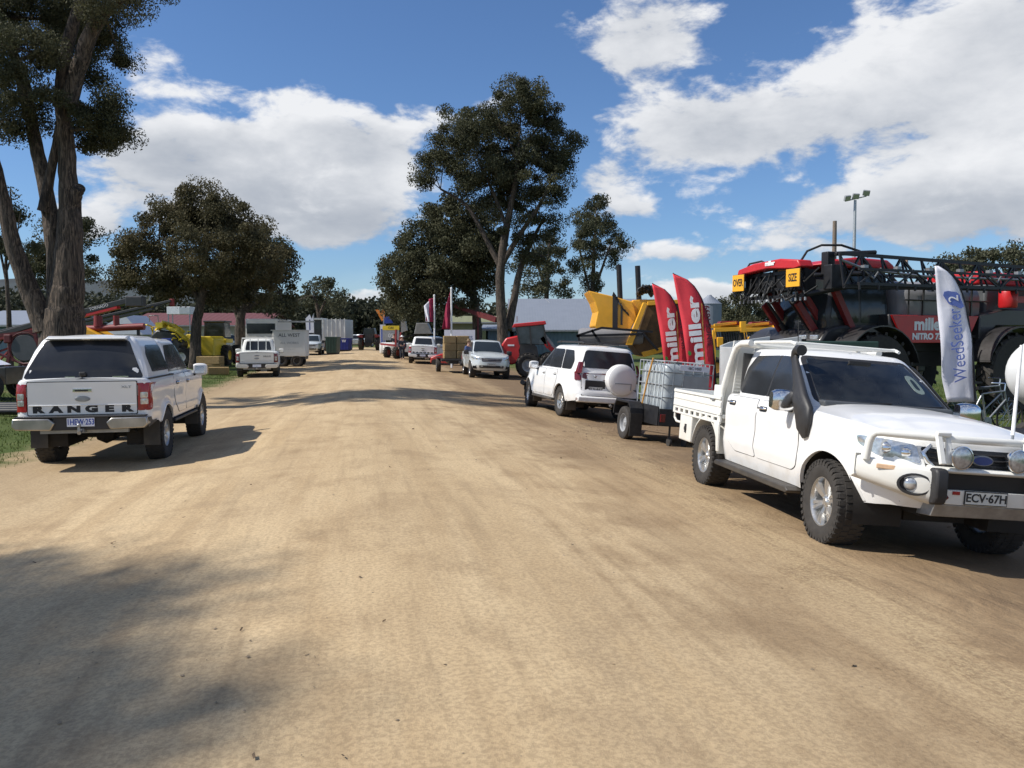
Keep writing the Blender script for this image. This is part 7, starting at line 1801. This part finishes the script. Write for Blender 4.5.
def skip(px, Y, w, h, lab, mat, name='skip_bin'):
    p = ground_at(px, Y); t = thing(name, lab, 'skip bin', p)
    MB().prism([(-w/2*.86, .15), (-w/2, h), (w/2, h), (w/2*.86, .15)], 0, 1.6, 'xz').build('bin', mat, t, 0, .02)
    MB().box(-w/2-.04, w/2+.04, -.05, .02, h-.08, h).box(-w/2-.04, w/2+.04, 1.6, 1.66, h-.08, h).build('rim', mat, t, 0)
    for x in np.linspace(-w*.35, w*.35, 4): MB().box(x-.04, x+.04, -.04, -.001, .2, h-.1).build('rib', mat, t, 0)
    MB().box(-w*.4, w*.4, .1, 1.5, 0, .15).build('skid', 'blackframe', t, 0); return t
skip(331, 71, 1.0, 1.55, 'dark green ribbed bin beside the facing white ute on the left verge', 'green')
t = skip(343, 80, .0+1.15, 1.3, 'deep blue covered bin at the end of the left row', 'navy'); lettering('W', .4, (.1, -.06, 1.0), (1, 0, 0), (0, 0, 1), 'inkwhite', t)
# small white cars at the far end
for i, (px, Y) in enumerate(((355, 112), (361, 116))):
    w_ = dup(fc, label=('white ute at the far end of the road, left of its neighbour' if i == 0 else 'white ute at the far end of the road, tucked behind the dark tractor'), group='far white utes'); x, y, z = ground_at(px, Y); set_pose(w_, x, y, .2+i, 3.22)
fc['group'] = 'white utes facing the camera' if False else fc.get('group', '')
if 'group' in fc and not fc['group']: del fc['group']
# dark tractor on the road
def tractor_far():
    p = ground_at(369, 84); t = thing('tractor', 'dark red tractor with wide black tyres driving away down the road', 'tractor', p)
    MB().prism([(-.55, .9), (-.55, 1.9), (-.75, 2.0), (-.6, 2.75), (.6, 2.75), (.75, 2.0), (.55, 1.9), (.55, .9)], 0, 1.6, 'xz').build('cab', 'blackpaint', t, 0, .05)
    MB().box(-.55, .55, -.02, -.002, 2.05, 2.65).build('rear_window', 'screen', t, 0)
    for sg in (1, -1):
        h = big_tyre(t, 0, 1, .85, .5, .45, 'dullred', 18); h.location = (sg*1.05, .4, .85); h.rotation_euler = (0, 0, -sg*PI/2)
        MB().prism([(sg*.75, 1.55), (sg*.75, 1.95), (sg*1.1, 1.95), (sg*1.4, 1.75), (sg*1.4, 1.65)], -.3, 1.2, 'xz').build('fender', 'dullred', t, 0, .03)
    MB().box(-.4, .4, 1.6, 3.2, .9, 1.7).build('hood', 'dullred', t, 0, .05); MB().box(-.35, .35, -.5, 0, .5, 1.0).build('linkage', 'blackframe', t, 0)
    t.scale = (.82, .82, .82); return t
tractor_far()
# ------------------------------------------------------------------ right row: bags, signs, flags, tractor
for i, (px, Y, w, h) in enumerate(((385, 72, .9, 1.0), (388.5, 70, .9, 1.05), (392, 67, 1.0, 1.1), (395, 71, .9, 1.0))):
    o = MB(); vs = []; fs = []
    for j, (z, k) in enumerate(((0, .86), (.1, .98), (.45, 1.03), (.8, 1.0), (.95, .9), (1, .55))):
        for q in range(16): a = 2*PI*q/16; e = .5; vs.append((w/2*k*abs(math.cos(a))**e*(1 if math.cos(a) > 0 else -1), w/2*k*abs(math.sin(a))**e*(1 if math.sin(a) > 0 else -1), z*h))
    for j in range(5):
        for q in range(16): fs.append((j*16+q, j*16+(q+1) % 16, (j+1)*16+(q+1) % 16, (j+1)*16+q))
    fs += [tuple(range(16))[::-1], tuple(80+q for q in range(16))]
    ob = o.add(vs, fs).build('bulk_bag', 'bag', None, 60); ob.location = ground_at(px, Y)
    tag(ob, ['white bulk bag, leftmost of four under the yellow sign', 'white bulk bag, second from the left under the yellow sign', 'white bulk bag nearest the camera under the yellow sign', 'white bulk bag, rightmost of four under the yellow sign'][i], 'bulk bag', 'bulk bags by the right verge')
p = ground_at(391, 74); t = thing('stall_sign', 'yellow and white sign board standing behind the bulk bags', 'sign', p)
MB().box(-.75, .75, -.03, .03, 2.1, 2.5).build('board', 'yellow2', t, 0); MB().box(-.75, .75, -.03, .03, 1.2, 2.08).build('panel', 'grey', t, 0); MB().box(-.73, -.68, 0, .05, 0, 2.5).box(.68, .73, 0, .05, 0, 2.5).build('post', 'steel', t, 0)
lettering('05', .5, (0, -.035, 1.6), (1, 0, 0), (0, 0, 1), 'inkwhite', t); lettering('ORI', .3, (0, -.035, 2.3), (1, 0, 0), (0, 0, 1), 'ink', t)
p = ground_at(383, 78); t = thing('banner', 'pale blue upright banner left of the yellow sign', 'banner', p); MB().box(-.25, .25, -.02, .02, .3, 2.6).build('cloth', 'whiteflag', t, 0); MB().box(-.2, .2, -.025, -.021, .6, 2.2).build('print', 'inkblue2', t, 0); MB().tube([(-.27, 0, 0), (-.27, 0, 2.7)], .02).build('pole', 'steel', t)
p = ground_at(389, 76); t = thing('small_flag', 'blue triangular flag above the yellow sign', 'flag', p); MB().prism([(-.45, 2.7), (.4, 2.75), (.0, 3.4), (-.4, 3.3)], -.02, .02, 'xz').build('cloth', 'blue', t, 0); MB().tube([(-.45, 0, 0), (-.45, 0, 3.4)], .025).build('pole', 'steel', t)
p = ground_at(381, 78); t = thing('small_flag', 'forked orange flag against the dark trees', 'flag', p); MB().prism([(.1, 2.9), (-.5, 4.0), (-.2, 4.0), (.02, 3.7), (.2, 4.0), (.4, 4.0), (.35, 3.2)], -.02, .02, 'xz').build('cloth', 'orangeflag', t, 0); MB().tube([(.1, 0, 0), (.3, 0, 4.0)], .025).build('pole', 'steel', t)
# white feather flag on the left
p = ground_at(311, 80); t = thing('small_flag', 'white feather flag with dark print above the facing white ute', 'flag', p); MB().prism([(-.45, 1.9), (-.5, 3.3), (-.1, 3.7), (.1, 3.2), (.25, 3.7), (.3, 1.9)], -.02, .02, 'xz').build('cloth', 'whiteflag', t, 0); MB().box(-.15, -.05, -.026, -.021, 2.2, 3.2).build('print', 'inknavy', t, 0); MB().tube([(.3, 0, 0), (.3, 0, 3.8)], .025).build('pole', 'steel', t)
# maroon flags on white poles
def pole_flag(px, Y, ytop, lab, pts, white=None):
    p = ground_at(px, Y); t = thing('flag_pole', lab, 'flag', p); H = W(px, ytop, Y).z-p[2]; k = MPP(Y)
    MB().tube([(0, 0, 0), (0, 0, H)], .055, 10).build('pole', 'inkwhite', t); MB().lathe([(0, H), (.07, H), (.05, H+.1), (0, H+.12)], 'z', n=10).build('finial', 'inkwhite', t)
    def ribbon(P, m_, off):
        vs = []; fs = []; n = 12
        for i in range(n+1):
            u = i/n
            for j in range(7):
                v = j/6; a = P[0][0]*(1-u)*(1-v)+P[1][0]*u*(1-v)+P[2][0]*u*v+P[3][0]*(1-u)*v; b = P[0][1]*(1-u)*(1-v)+P[1][1]*u*(1-v)+P[2][1]*u*v+P[3][1]*(1-u)*v
                w_ = W(a, b, Y); vs.append((w_.x-p[0], off+.12*math.sin(v*7+u*3)*(.3+u), w_.z-p[2]))
        for i in range(n):
            for j in range(6): fs.append((i*7+j, i*7+j+1, (i+1)*7+j+1, (i+1)*7+j))
        o = MB().add(vs, fs).build('cloth', m_, t, 60); q = o.modifiers.new('t', 'SOLIDIFY'); q.thickness = .01; return o
    ribbon(pts, 'maroon', 0)
    if white: ribbon(white, 'whiteflag', -.05)
pole_flag(434.5, 57, 296, 'white pole with a limp maroon and white flag above the parked white ute', [(433, 298), (433, 322), (426, 321), (429, 299)], [(429, 301), (430, 322), (426, 322), (424, 306)])
pole_flag(451.5, 50, 289, 'taller white pole with a long maroon flag above the straw load', [(450, 292), (450, 329), (442, 329), (446, 306)])
# grey machinery behind the flags
p = ground_at(422, 68); t = thing('seeder', 'grey and black seeding machine behind the parked white ute with letters', 'farm machine', p)
MB().prism([(-.6, 1.9), (-.4, 2.8), (.5, 2.8), (.9, 1.9)], -.5, .8, 'xz').build('bin', 'grey', t, 0, .03); MB().bar((-1.6, 0, 1.6), (1.6, 0, 2.3), .14).bar((-1.6, 0, 0.2), (-1.5, 0, 3.0), .12).box(-1.8, 1.6, -.3, .3, .5, 1.3).build('frame', 'blackframe', t, 0); MB().prism([(-1.7, 2.0), (-1.7, 3.0), (-1.4, 3.3), (-1.2, 2.2)], -.3, .3, 'xz').build('side_tank', 'grey', t, 0)
for x in (-1.1, 1.1): h = big_tyre(t, x, -.5, .55, .3, .28, 'hubwhite', 16)
# hedge like dark machine left of far ute
p = ground_at(399, 62); t = thing('disc_plough', 'rusty and black wheeled plough left of the parked white ute', 'plough', p, 1.15)
MB().bar((-.5, 0, 1.0), (.6, 2.0, 1.1), .14).bar((-.5, 0, .6), (-.4, 0, 2.2), .12).bar((.2, .2, .9), (.3, 0, 2.0), .1).build('beam', 'dullred', t, 0)
for x, y in ((-.55, -.1), (.5, .3), (.7, 1.5)): h = big_tyre(t, x, y, .45, .28, .25, 'dullred', 14)
# silver gear, white banner, red implement
p = ground_at(459, 56); t = thing('long_banner', 'long white sale banner between the straw load and the verge trees', 'banner', p)
MB().box(-1.0, 1.1, -.03, .03, 1.6, 2.35).build('cloth', 'whiteflag', t, 0); lettering('INTERSALES', .33, (.05, -.035, 1.8), (1, 0, 0), (0, 0, 1), 'inknavy', t); MB().box(-1.0, -.94, 0, .05, 0, 2.3).box(1.04, 1.1, 0, .05, 0, 2.3).build('post', 'steel', t, 0)
p = ground_at(446, 54); t = thing('red_mower', 'low red implement on the ground in front of the side on white ute', 'farm machine', p)
MB().prism([(-1.0, .15), (-.95, .5), (-.3, .75), (.6, .7), (1.0, .35), (.95, .1)], -.6, .6, 'xz').build('deck', 'red', t, 30, .05); MB().bar((-.2, 0, .7), (.2, .3, 1.25), .1).build('linkage', 'dullred', t, 0); MB().lathe([(0, -.1), (.2, -.1), (.2, .1), (0, .1)], 'y', (-.7, -.65, .2), 14).build('wheel', 'grip', t)
# hay trailer towed by the silver ute
p = ground_at(457, 43.5); t = thing('flat_trailer', 'small flat trailer loaded with straw behind the silver ute', 'trailer', p, 1.72-PI)
MB().box(-1.6, 1.4, -.9, .9, .62, .72).build('deck', 'blackframe', t, 0); MB().box(-1.5, 1.3, -.5, .5, .5, .62).bar((1.4, 0, .6), (2.6, 0, .5), .1).build('chassis', 'blackframe', t, 0)
for sg in (1, -1): add_wheel(t, -.2, sg*.98, .38, .24, .21, 'steel', False, rim='hubwhite')
for sg in (1, -1): MB().box(-.7, .3, sg*.98-.14, sg*.98+.14, .80, .84).build('mudguard', 'blackpaint', t, 0)
i = 0
for dz in (0, .405, .81):
    for dy in (-.345, .345):
        o = MB().box(-.52, .52, -.33, .33, 0, .40).build('hay_bale', 'hay', None, 0, .035)
        tag(o, 'straw bale in the %s layer of the trailer load, on its %s side' % ({0: 'bottom', .405: 'middle', .81: 'top'}[dz], 'right' if dy > 0 else 'left'), 'hay bale', 'straw bales on the flat trailer')
        c_, s_ = math.cos(1.72-PI), math.sin(1.72-PI); lx, ly = -.7, dy; o.location = (p[0]+c_*lx-s_*ly, 43.5+s_*lx+c_*ly, p[2]+.725+dz); o.rotation_euler = (0, 0, 1.72-PI+.03*math.sin(i)); i += 1
# red telehandler / tractor
def red_tractor():
    Y = 40.5; p = ground_at(527, Y); t = thing('tractor', 'shiny red tractor with black cab and loader arm behind the silver ute', 'tractor', (p[0], Y, p[2]), 0)
    k = MPP(Y); P = lambda px, py: ((px-527)*k, W(px, py, Y).z-p[2])
    hood = [P(500, 352), P(502, 344), P(506, 338), P(518, 335.5), P(521, 339), P(521, 352), P(519, 362), P(511, 365), P(505, 360)]
    hb = MB().prism(hood, -.35, .75, 'xz').build('hood', 'red', t, 30, .07); a = P(511, 345); MB().box(a[0]-.16, a[0]+.16, -.362, -.352, a[1]-.05, a[1]+.03).build('badge', 'inkwhite', hb, 0)
    a, b = P(522, 343), P(548, 324.5)
    MB().prism([P(520, 344), P(516, 327), P(543, 324.5), P(547, 345)], -.4, .9, 'xz').build('cab', 'cabglass', t, 0, .04)
    for q0, q1 in (((520, 345), (516, 327)), ((531, 346), (529.5, 326)), ((547, 346), (543, 325))): A, B = P(*q0), P(*q1); MB().bar((A[0], -.43, A[1]), (B[0], -.43, B[1]), .07).build('cab_post', 'blackpaint', t, 0)
    MB().prism([P(512, 327.5), P(514, 324), P(545, 321), P(546, 324.5), P(530, 326)], -.5, 1.0, 'xz').build('cab_roof', 'red', t, 0, .03)
    MB().prism([P(518, 350), P(521, 342), P(531, 341), P(537, 347), P(539, 357), P(535, 362), P(520, 362)], -.35, .8, 'xz').build('chassis', 'blackpaint', t, 0, .03)
    A, B, C_ = P(541, 337), P(549, 347), P(560, 356); MB().bar((A[0], -.3, A[1]), (B[0], -.3, B[1]), .2, .26).bar((B[0], -.3, B[1]), (C_[0], -.3, C_[1]), .18, .22).build('loader_arm', 'red', t, 0, .03)
    MB().bar((A[0]+.2, -.1, A[1]+.1), (C_[0], -.1, C_[1]+.1), .1).build('ram', 'steel', t, 0)
    MB().prism([P(556, 356), P(570, 352), P(572, 362), P(556, 366)], -.9, .9, 'xz').build('bucket', 'blackpaint', t, 0, .02)
    for px, yy, R in ((528, -.75, .62), (550, -.75, .62), (528, 1.2, .62), (550, 1.2, .62)):
        h = big_tyre(t, (px-527)*k, yy, R, .4, .33, 'grey', 18); h.rotation_euler = (0, 0, PI if yy < 0 else 0)
    h = MB().tube([P(517, 322)[0:1]+(0.3,)+P(517, 322)[1:2], P(517, 316)[0:1]+(.3,)+P(517, 316)[1:2]], .03).build('exhaust', 'steel', t)
red_tractor()
# red auger arm high behind the trees, centre
A, B = W(478, 314, 60), W(497, 320, 58); o = thing('grain_auger', 'dull red auger arm crossing between the verge trees', 'auger', (A.x, 60, zg1(A.x, 60)))
MB().bar(A-o.location, B-o.location, .3, .35).build('tube', 'shadedmaroon', o, 0); A2 = W(455, 306, 61); MB().bar(A2-o.location, A-o.location, .22, .25).build('tube_end', 'shadedmaroon', o, 0); MB().bar(A-o.location, (0, 0, 0), .12).build('leg', 'shadedmaroon', o, 0)
# yellow and red machines at far right
for i, (px0, px1, Y, lab) in enumerate(((714, 745, 34, 'yellow framed implement with red top, nearest the red banners'), (745, 778, 36, 'yellow framed implement with red top, nearest the sprayer'))):
    p = ground_at((px0+px1)/2, Y); t = thing('tillage_machine', lab, 'farm machine', p, 0, 'yellow tillage machines'); k = MPP(Y); L = (px1-px0)*k
    f = MB(); z0 = W(0, 330, Y).z-p[2]
    f.bar((-L/2, 0, z0), (L/2, 0, z0+.05), .18, .16).bar((-L/2, .8, z0+.15), (L/2, .8, z0+.15), .15, .14).bar((-L/2, 0, z0), (-L/2, 0, .3), .14).bar((L/2-.1, 0, z0-.1), (L/2-.1, 0, z0+.35), .22).bar((-L/2, 0, z0+.2), (L/4, .2, z0+.3), .1)
    f.build('frame', 'yellow', t, 0, .01)
    MB().prism([(-L/3, z0+.18), (-L/4, z0+.36), (L*.3, z0+.38), (L*.42, z0+.2)], .2, .7, 'xz').build('cover', 'dullred', t, 0, .02)
    m = MB(); r = random.Random(i)
    for j in range(14): x = -L/2+L*j/13; m.bar((x, 0, z0-.05), (x+.08, -.1, z0-.75), .05)
    m.build('tines', 'blackframe', t, 0)
    MB().box(-L/2+.1, -L/2+.35, -.15, .2, z0-.7, z0-.3).build('gearbox', 'yellow', t, 0, .02)
    for x in (-L/3, L/3): h = big_tyre(t, x, .5, .45, .25, .25, 'yellow', 14)
# light pole and timber pole
Y = 75; p = ground_at(852, Y); t = thing('light_pole', 'tall grey pole with floodlights on a crossarm above the sprayer', 'floodlight pole', p); H = W(852, 200, Y).z-p[2]
MB().tube([(0, 0, 0), (0, 0, H*.5), (0, 0, H)], [.22, .17, .12], 12).build('pole', 'galv', t); MB().tube([(-.9, 0, H-.1), (1.0, 0, H+.35)], .06, 8).build('crossarm', 'galv', t)
for x, z, a in ((-.75, H+.15, .3), (0.0, H+.32, 0), (.95, H+.62, -.3)):
    m = Matrix.Translation((x, -.1, z)) @ Matrix.Rotation(.5, 4, 'X') @ Matrix.Rotation(a, 4, 'Z')
    fl = MB().box(-.3, .3, -.12, .12, -.25, .25).xf(m).build('floodlight', 'grey', t, 0, .04); MB().box(-.25, .25, -.135, -.125, -.2, .2).xf(m).build('lens', 'clearlens', fl, 0)
Y = 55; p = ground_at(833, Y); o = MB().tube([(0, 0, 0), (-.05, 0, W(0, 221, Y).z-p[2])], [.20, .13], 12).build('power_pole', 'wood', None, 50); tag(o, 'weathered timber pole left of the floodlight pole', 'pole'); o.location = p
# spray tank trailer at the right edge with two bicycles
Y = 12.4; p = ground_at(1044, Y); t = thing('tank_trailer', 'white round tank on a small dark trailer, cut off by the right edge', 'trailer', (p[0]+.35, Y, p[2]))
MB().lathe([(0, -.75), (.3, -.73), (.5, -.62), (.58, -.4), (.58, .5), (.5, .7), (0, .8)], 'y', (0, 0, 1.55), 30).build('tank', 'whitetank', t, 50); MB().box(-.7, .7, -.9, 1.0, .55, .65).bar((-.4, -.5, .6), (-.3, -.4, 1.1), .06).bar((.4, -.5, .6), (.3, -.4, 1.1), .06).build('frame', 'blackframe', t, 0)
MB().box(-.5, .3, -1.0, -.8, .25, .7).build('pump_box', 'dullred', t, 0, .02)
for sg in (1, -1): add_wheel(t, .1, sg*.0+sg*.9, .38, .2, .2, 'steel', False, rim='hubwhite')
def bicycle(px, Y, lab, rz):
    p = ground_at(px, Y); t = thing('bicycle', lab, 'bicycle', p, rz, 'bicycles by the sprayer'); R = .33
    for x in (-.52, .52):
        w = bpy.data.objects.new('wheel', None); col.objects.link(w); w.parent = t; w.location = (x, 0, R)
        MB().tube([(R*math.cos(a), 0, R*math.sin(a)) for a in np.linspace(0, 2*PI, 33)], .018, 8, False).build('tyre', 'grip', w, 60)
        m = MB()
        for j in range(14): a = 2*PI*j/14; m.tube([(0, .02*(-1)**j, 0), (R*math.cos(a), 0, R*math.sin(a))], .0025, 4, False)
        m.build('spokes', 'chrome', w)
    f = MB(); B = (-.08, 0, .30); S = (-.20, 0, .82); Hd = (.36, 0, .86); D = (.40, 0, .70)
    for a, b in ((B, S), (S, Hd), (B, D), (Hd, (.52, 0, R)), (S, (-.52, 0, R)), (B, (-.52, 0, R))): f.tube([a, b], .016, 8)
    f.build('frame', 'steel', t); MB().tube([(.33, -.25, 1.0), (.38, -.05, 1.0), (.38, .05, 1.0), (.33, .25, 1.0)], .012).tube([(.36, 0, .86), (.38, 0, 1.0)], .014).build('handlebar', 'chrome', t)
    MB().prism([(-.34, .90), (-.08, .91), (-.06, .94), (-.36, .96)], -.05, .05, 'xz').tube([S, (-.21, 0, .91)], .012).build('saddle', 'plastic', t, 0, .01)
    MB().lathe([(0, -.01), (.09, -.01), (.09, .01), (0, .01)], 'y', (B[0], -.04, B[2]), 16).bar((B[0], -.06, B[2]), (B[0]+.1, -.08, B[2]-.14), .02).bar((B[0], .06, B[2]), (B[0]-.1, .08, B[2]+.14), .02).build('crank', 'steel', t)
bicycle(992, 15.2, 'bicycle leaning by the sprayer rear wheel, nearer the right edge', .35)
bicycle(985, 16.0, 'bicycle by the sprayer rear wheel, partly behind the other one', .2)

# ------------------------------------------------------------------ people far down the row
def person(px, Y, lab, top, legs, rz=0., hat=None, h=1.74, step=.12):
    p = ground_at(px, Y); root = thing('person', lab, 'person', p, rz)
    s = h/1.74
    vs = [(0, 0, .95), (0, 0, 1.15), (0, 0, 1.38), (0, 0, 1.50), (0, .01, 1.60), (0, .01, 1.70), (.10, 0, .90), (.12, step, .50), (.12, step*1.2, .08), (.12, step*1.2-.14, .04), (-.10, 0, .90), (-.12, -step, .50), (-.12, -step*1.2, .08), (-.12, -step*1.2-.14, .04),
          (.19, 0, 1.40), (.25, .02, 1.12), (.26, -.06, .88), (.26, -.09, .80), (-.19, 0, 1.40), (-.25, .02, 1.12), (-.26, -.10, .88), (-.26, -.14, .80)]
    ed = [(0, 1), (1, 2), (2, 3), (3, 4), (4, 5), (0, 6), (6, 7), (7, 8), (8, 9), (0, 10), (10, 11), (11, 12), (12, 13), (2, 14), (14, 15), (15, 16), (16, 17), (2, 18), (18, 19), (19, 20), (20, 21)]
    rs = [.13, .13, .15, .06, .085, .07, .10, .068, .045, .035, .10, .068, .045, .035, .062, .045, .034, .030, .062, .045, .034, .030]
    me = bpy.data.meshes.new('body'); me.from_pydata([tuple(c*s for c in v) for v in vs], ed, []); o = bpy.data.objects.new('body', me); col.objects.link(o); o.parent = root
    me.materials.append(M['skin']); sk = o.modifiers.new('skin', 'SKIN'); sd = me.skin_vertices[0].data
    for i, r in enumerate(rs): sd[i].radius = (r*s, r*s*(.8 if i in (0, 1, 2) else 1))
    sd[0].use_root = True; o.modifiers.new('sub', 'SUBSURF').levels = 1; o.modifiers['sub'].render_levels = 1
    def cloth(name, idx, grow, mat):
        mp = {a: i for i, a in enumerate(idx)}; m2 = bpy.data.meshes.new(name); m2.from_pydata([tuple(c*s for c in vs[a]) for a in idx], [(mp[a], mp[b]) for a, b in ed if a in mp and b in mp], []); q = bpy.data.objects.new(name, m2); col.objects.link(q); q.parent = root
        m2.materials.append(M[mat]); q.modifiers.new('skin', 'SKIN'); d = m2.skin_vertices[0].data
        for i, a in enumerate(idx): d[i].radius = ((rs[a]+grow)*s, (rs[a]+grow)*s*(.85 if a in (0, 1, 2) else 1))
        d[0].use_root = True; z = q.modifiers.new('sub', 'SUBSURF'); z.levels = 1; z.render_levels = 1
    cloth('shirt', [0, 1, 2, 14, 15, 16, 18, 19, 20], .018, top); cloth('trousers', [0, 6, 7, 8, 10, 11, 12], .020, legs)
    if hat: MB().lathe([(0, 1.80*s), (.07, 1.79*s), (.10, 1.70*s), (.17, 1.69*s), (.17, 1.68*s), (0, 1.68*s)], 'z', (0, .01, 0), 16).build('hat', hat, root, 40)
    else: MB().lathe([(0, 1.79*s), (.06, 1.775*s), (.09, 1.71*s), (.085, 1.64*s), (0, 1.64*s)], 'z', (0, .025, 0), 14).build('hair', 'litter', root, 50)
person(303, 66, 'person in a light shirt and dark trousers standing at the trailer end, left verge', 'cloth_light', 'cloth_dark', .4)
person(305.5, 66.8, 'person in pale top and blue trousers beside the first one at the trailer end', 'cloth_light', 'cloth_blue', -.5, 'felt', 1.7)
person(402, 60, 'person in dark clothes and a white hat behind the parked white ute', 'cloth_dark', 'cloth_dark', .3, 'inkwhite')
person(469, 41, 'person in a dark blue shirt standing by the straw load', 'cloth_blue', 'cloth_dark', .8, 'felt')
person(394, 72.5, 'person in dark clothes walking behind the bulk bags', 'cloth_dark', 'cloth_blue', .1)
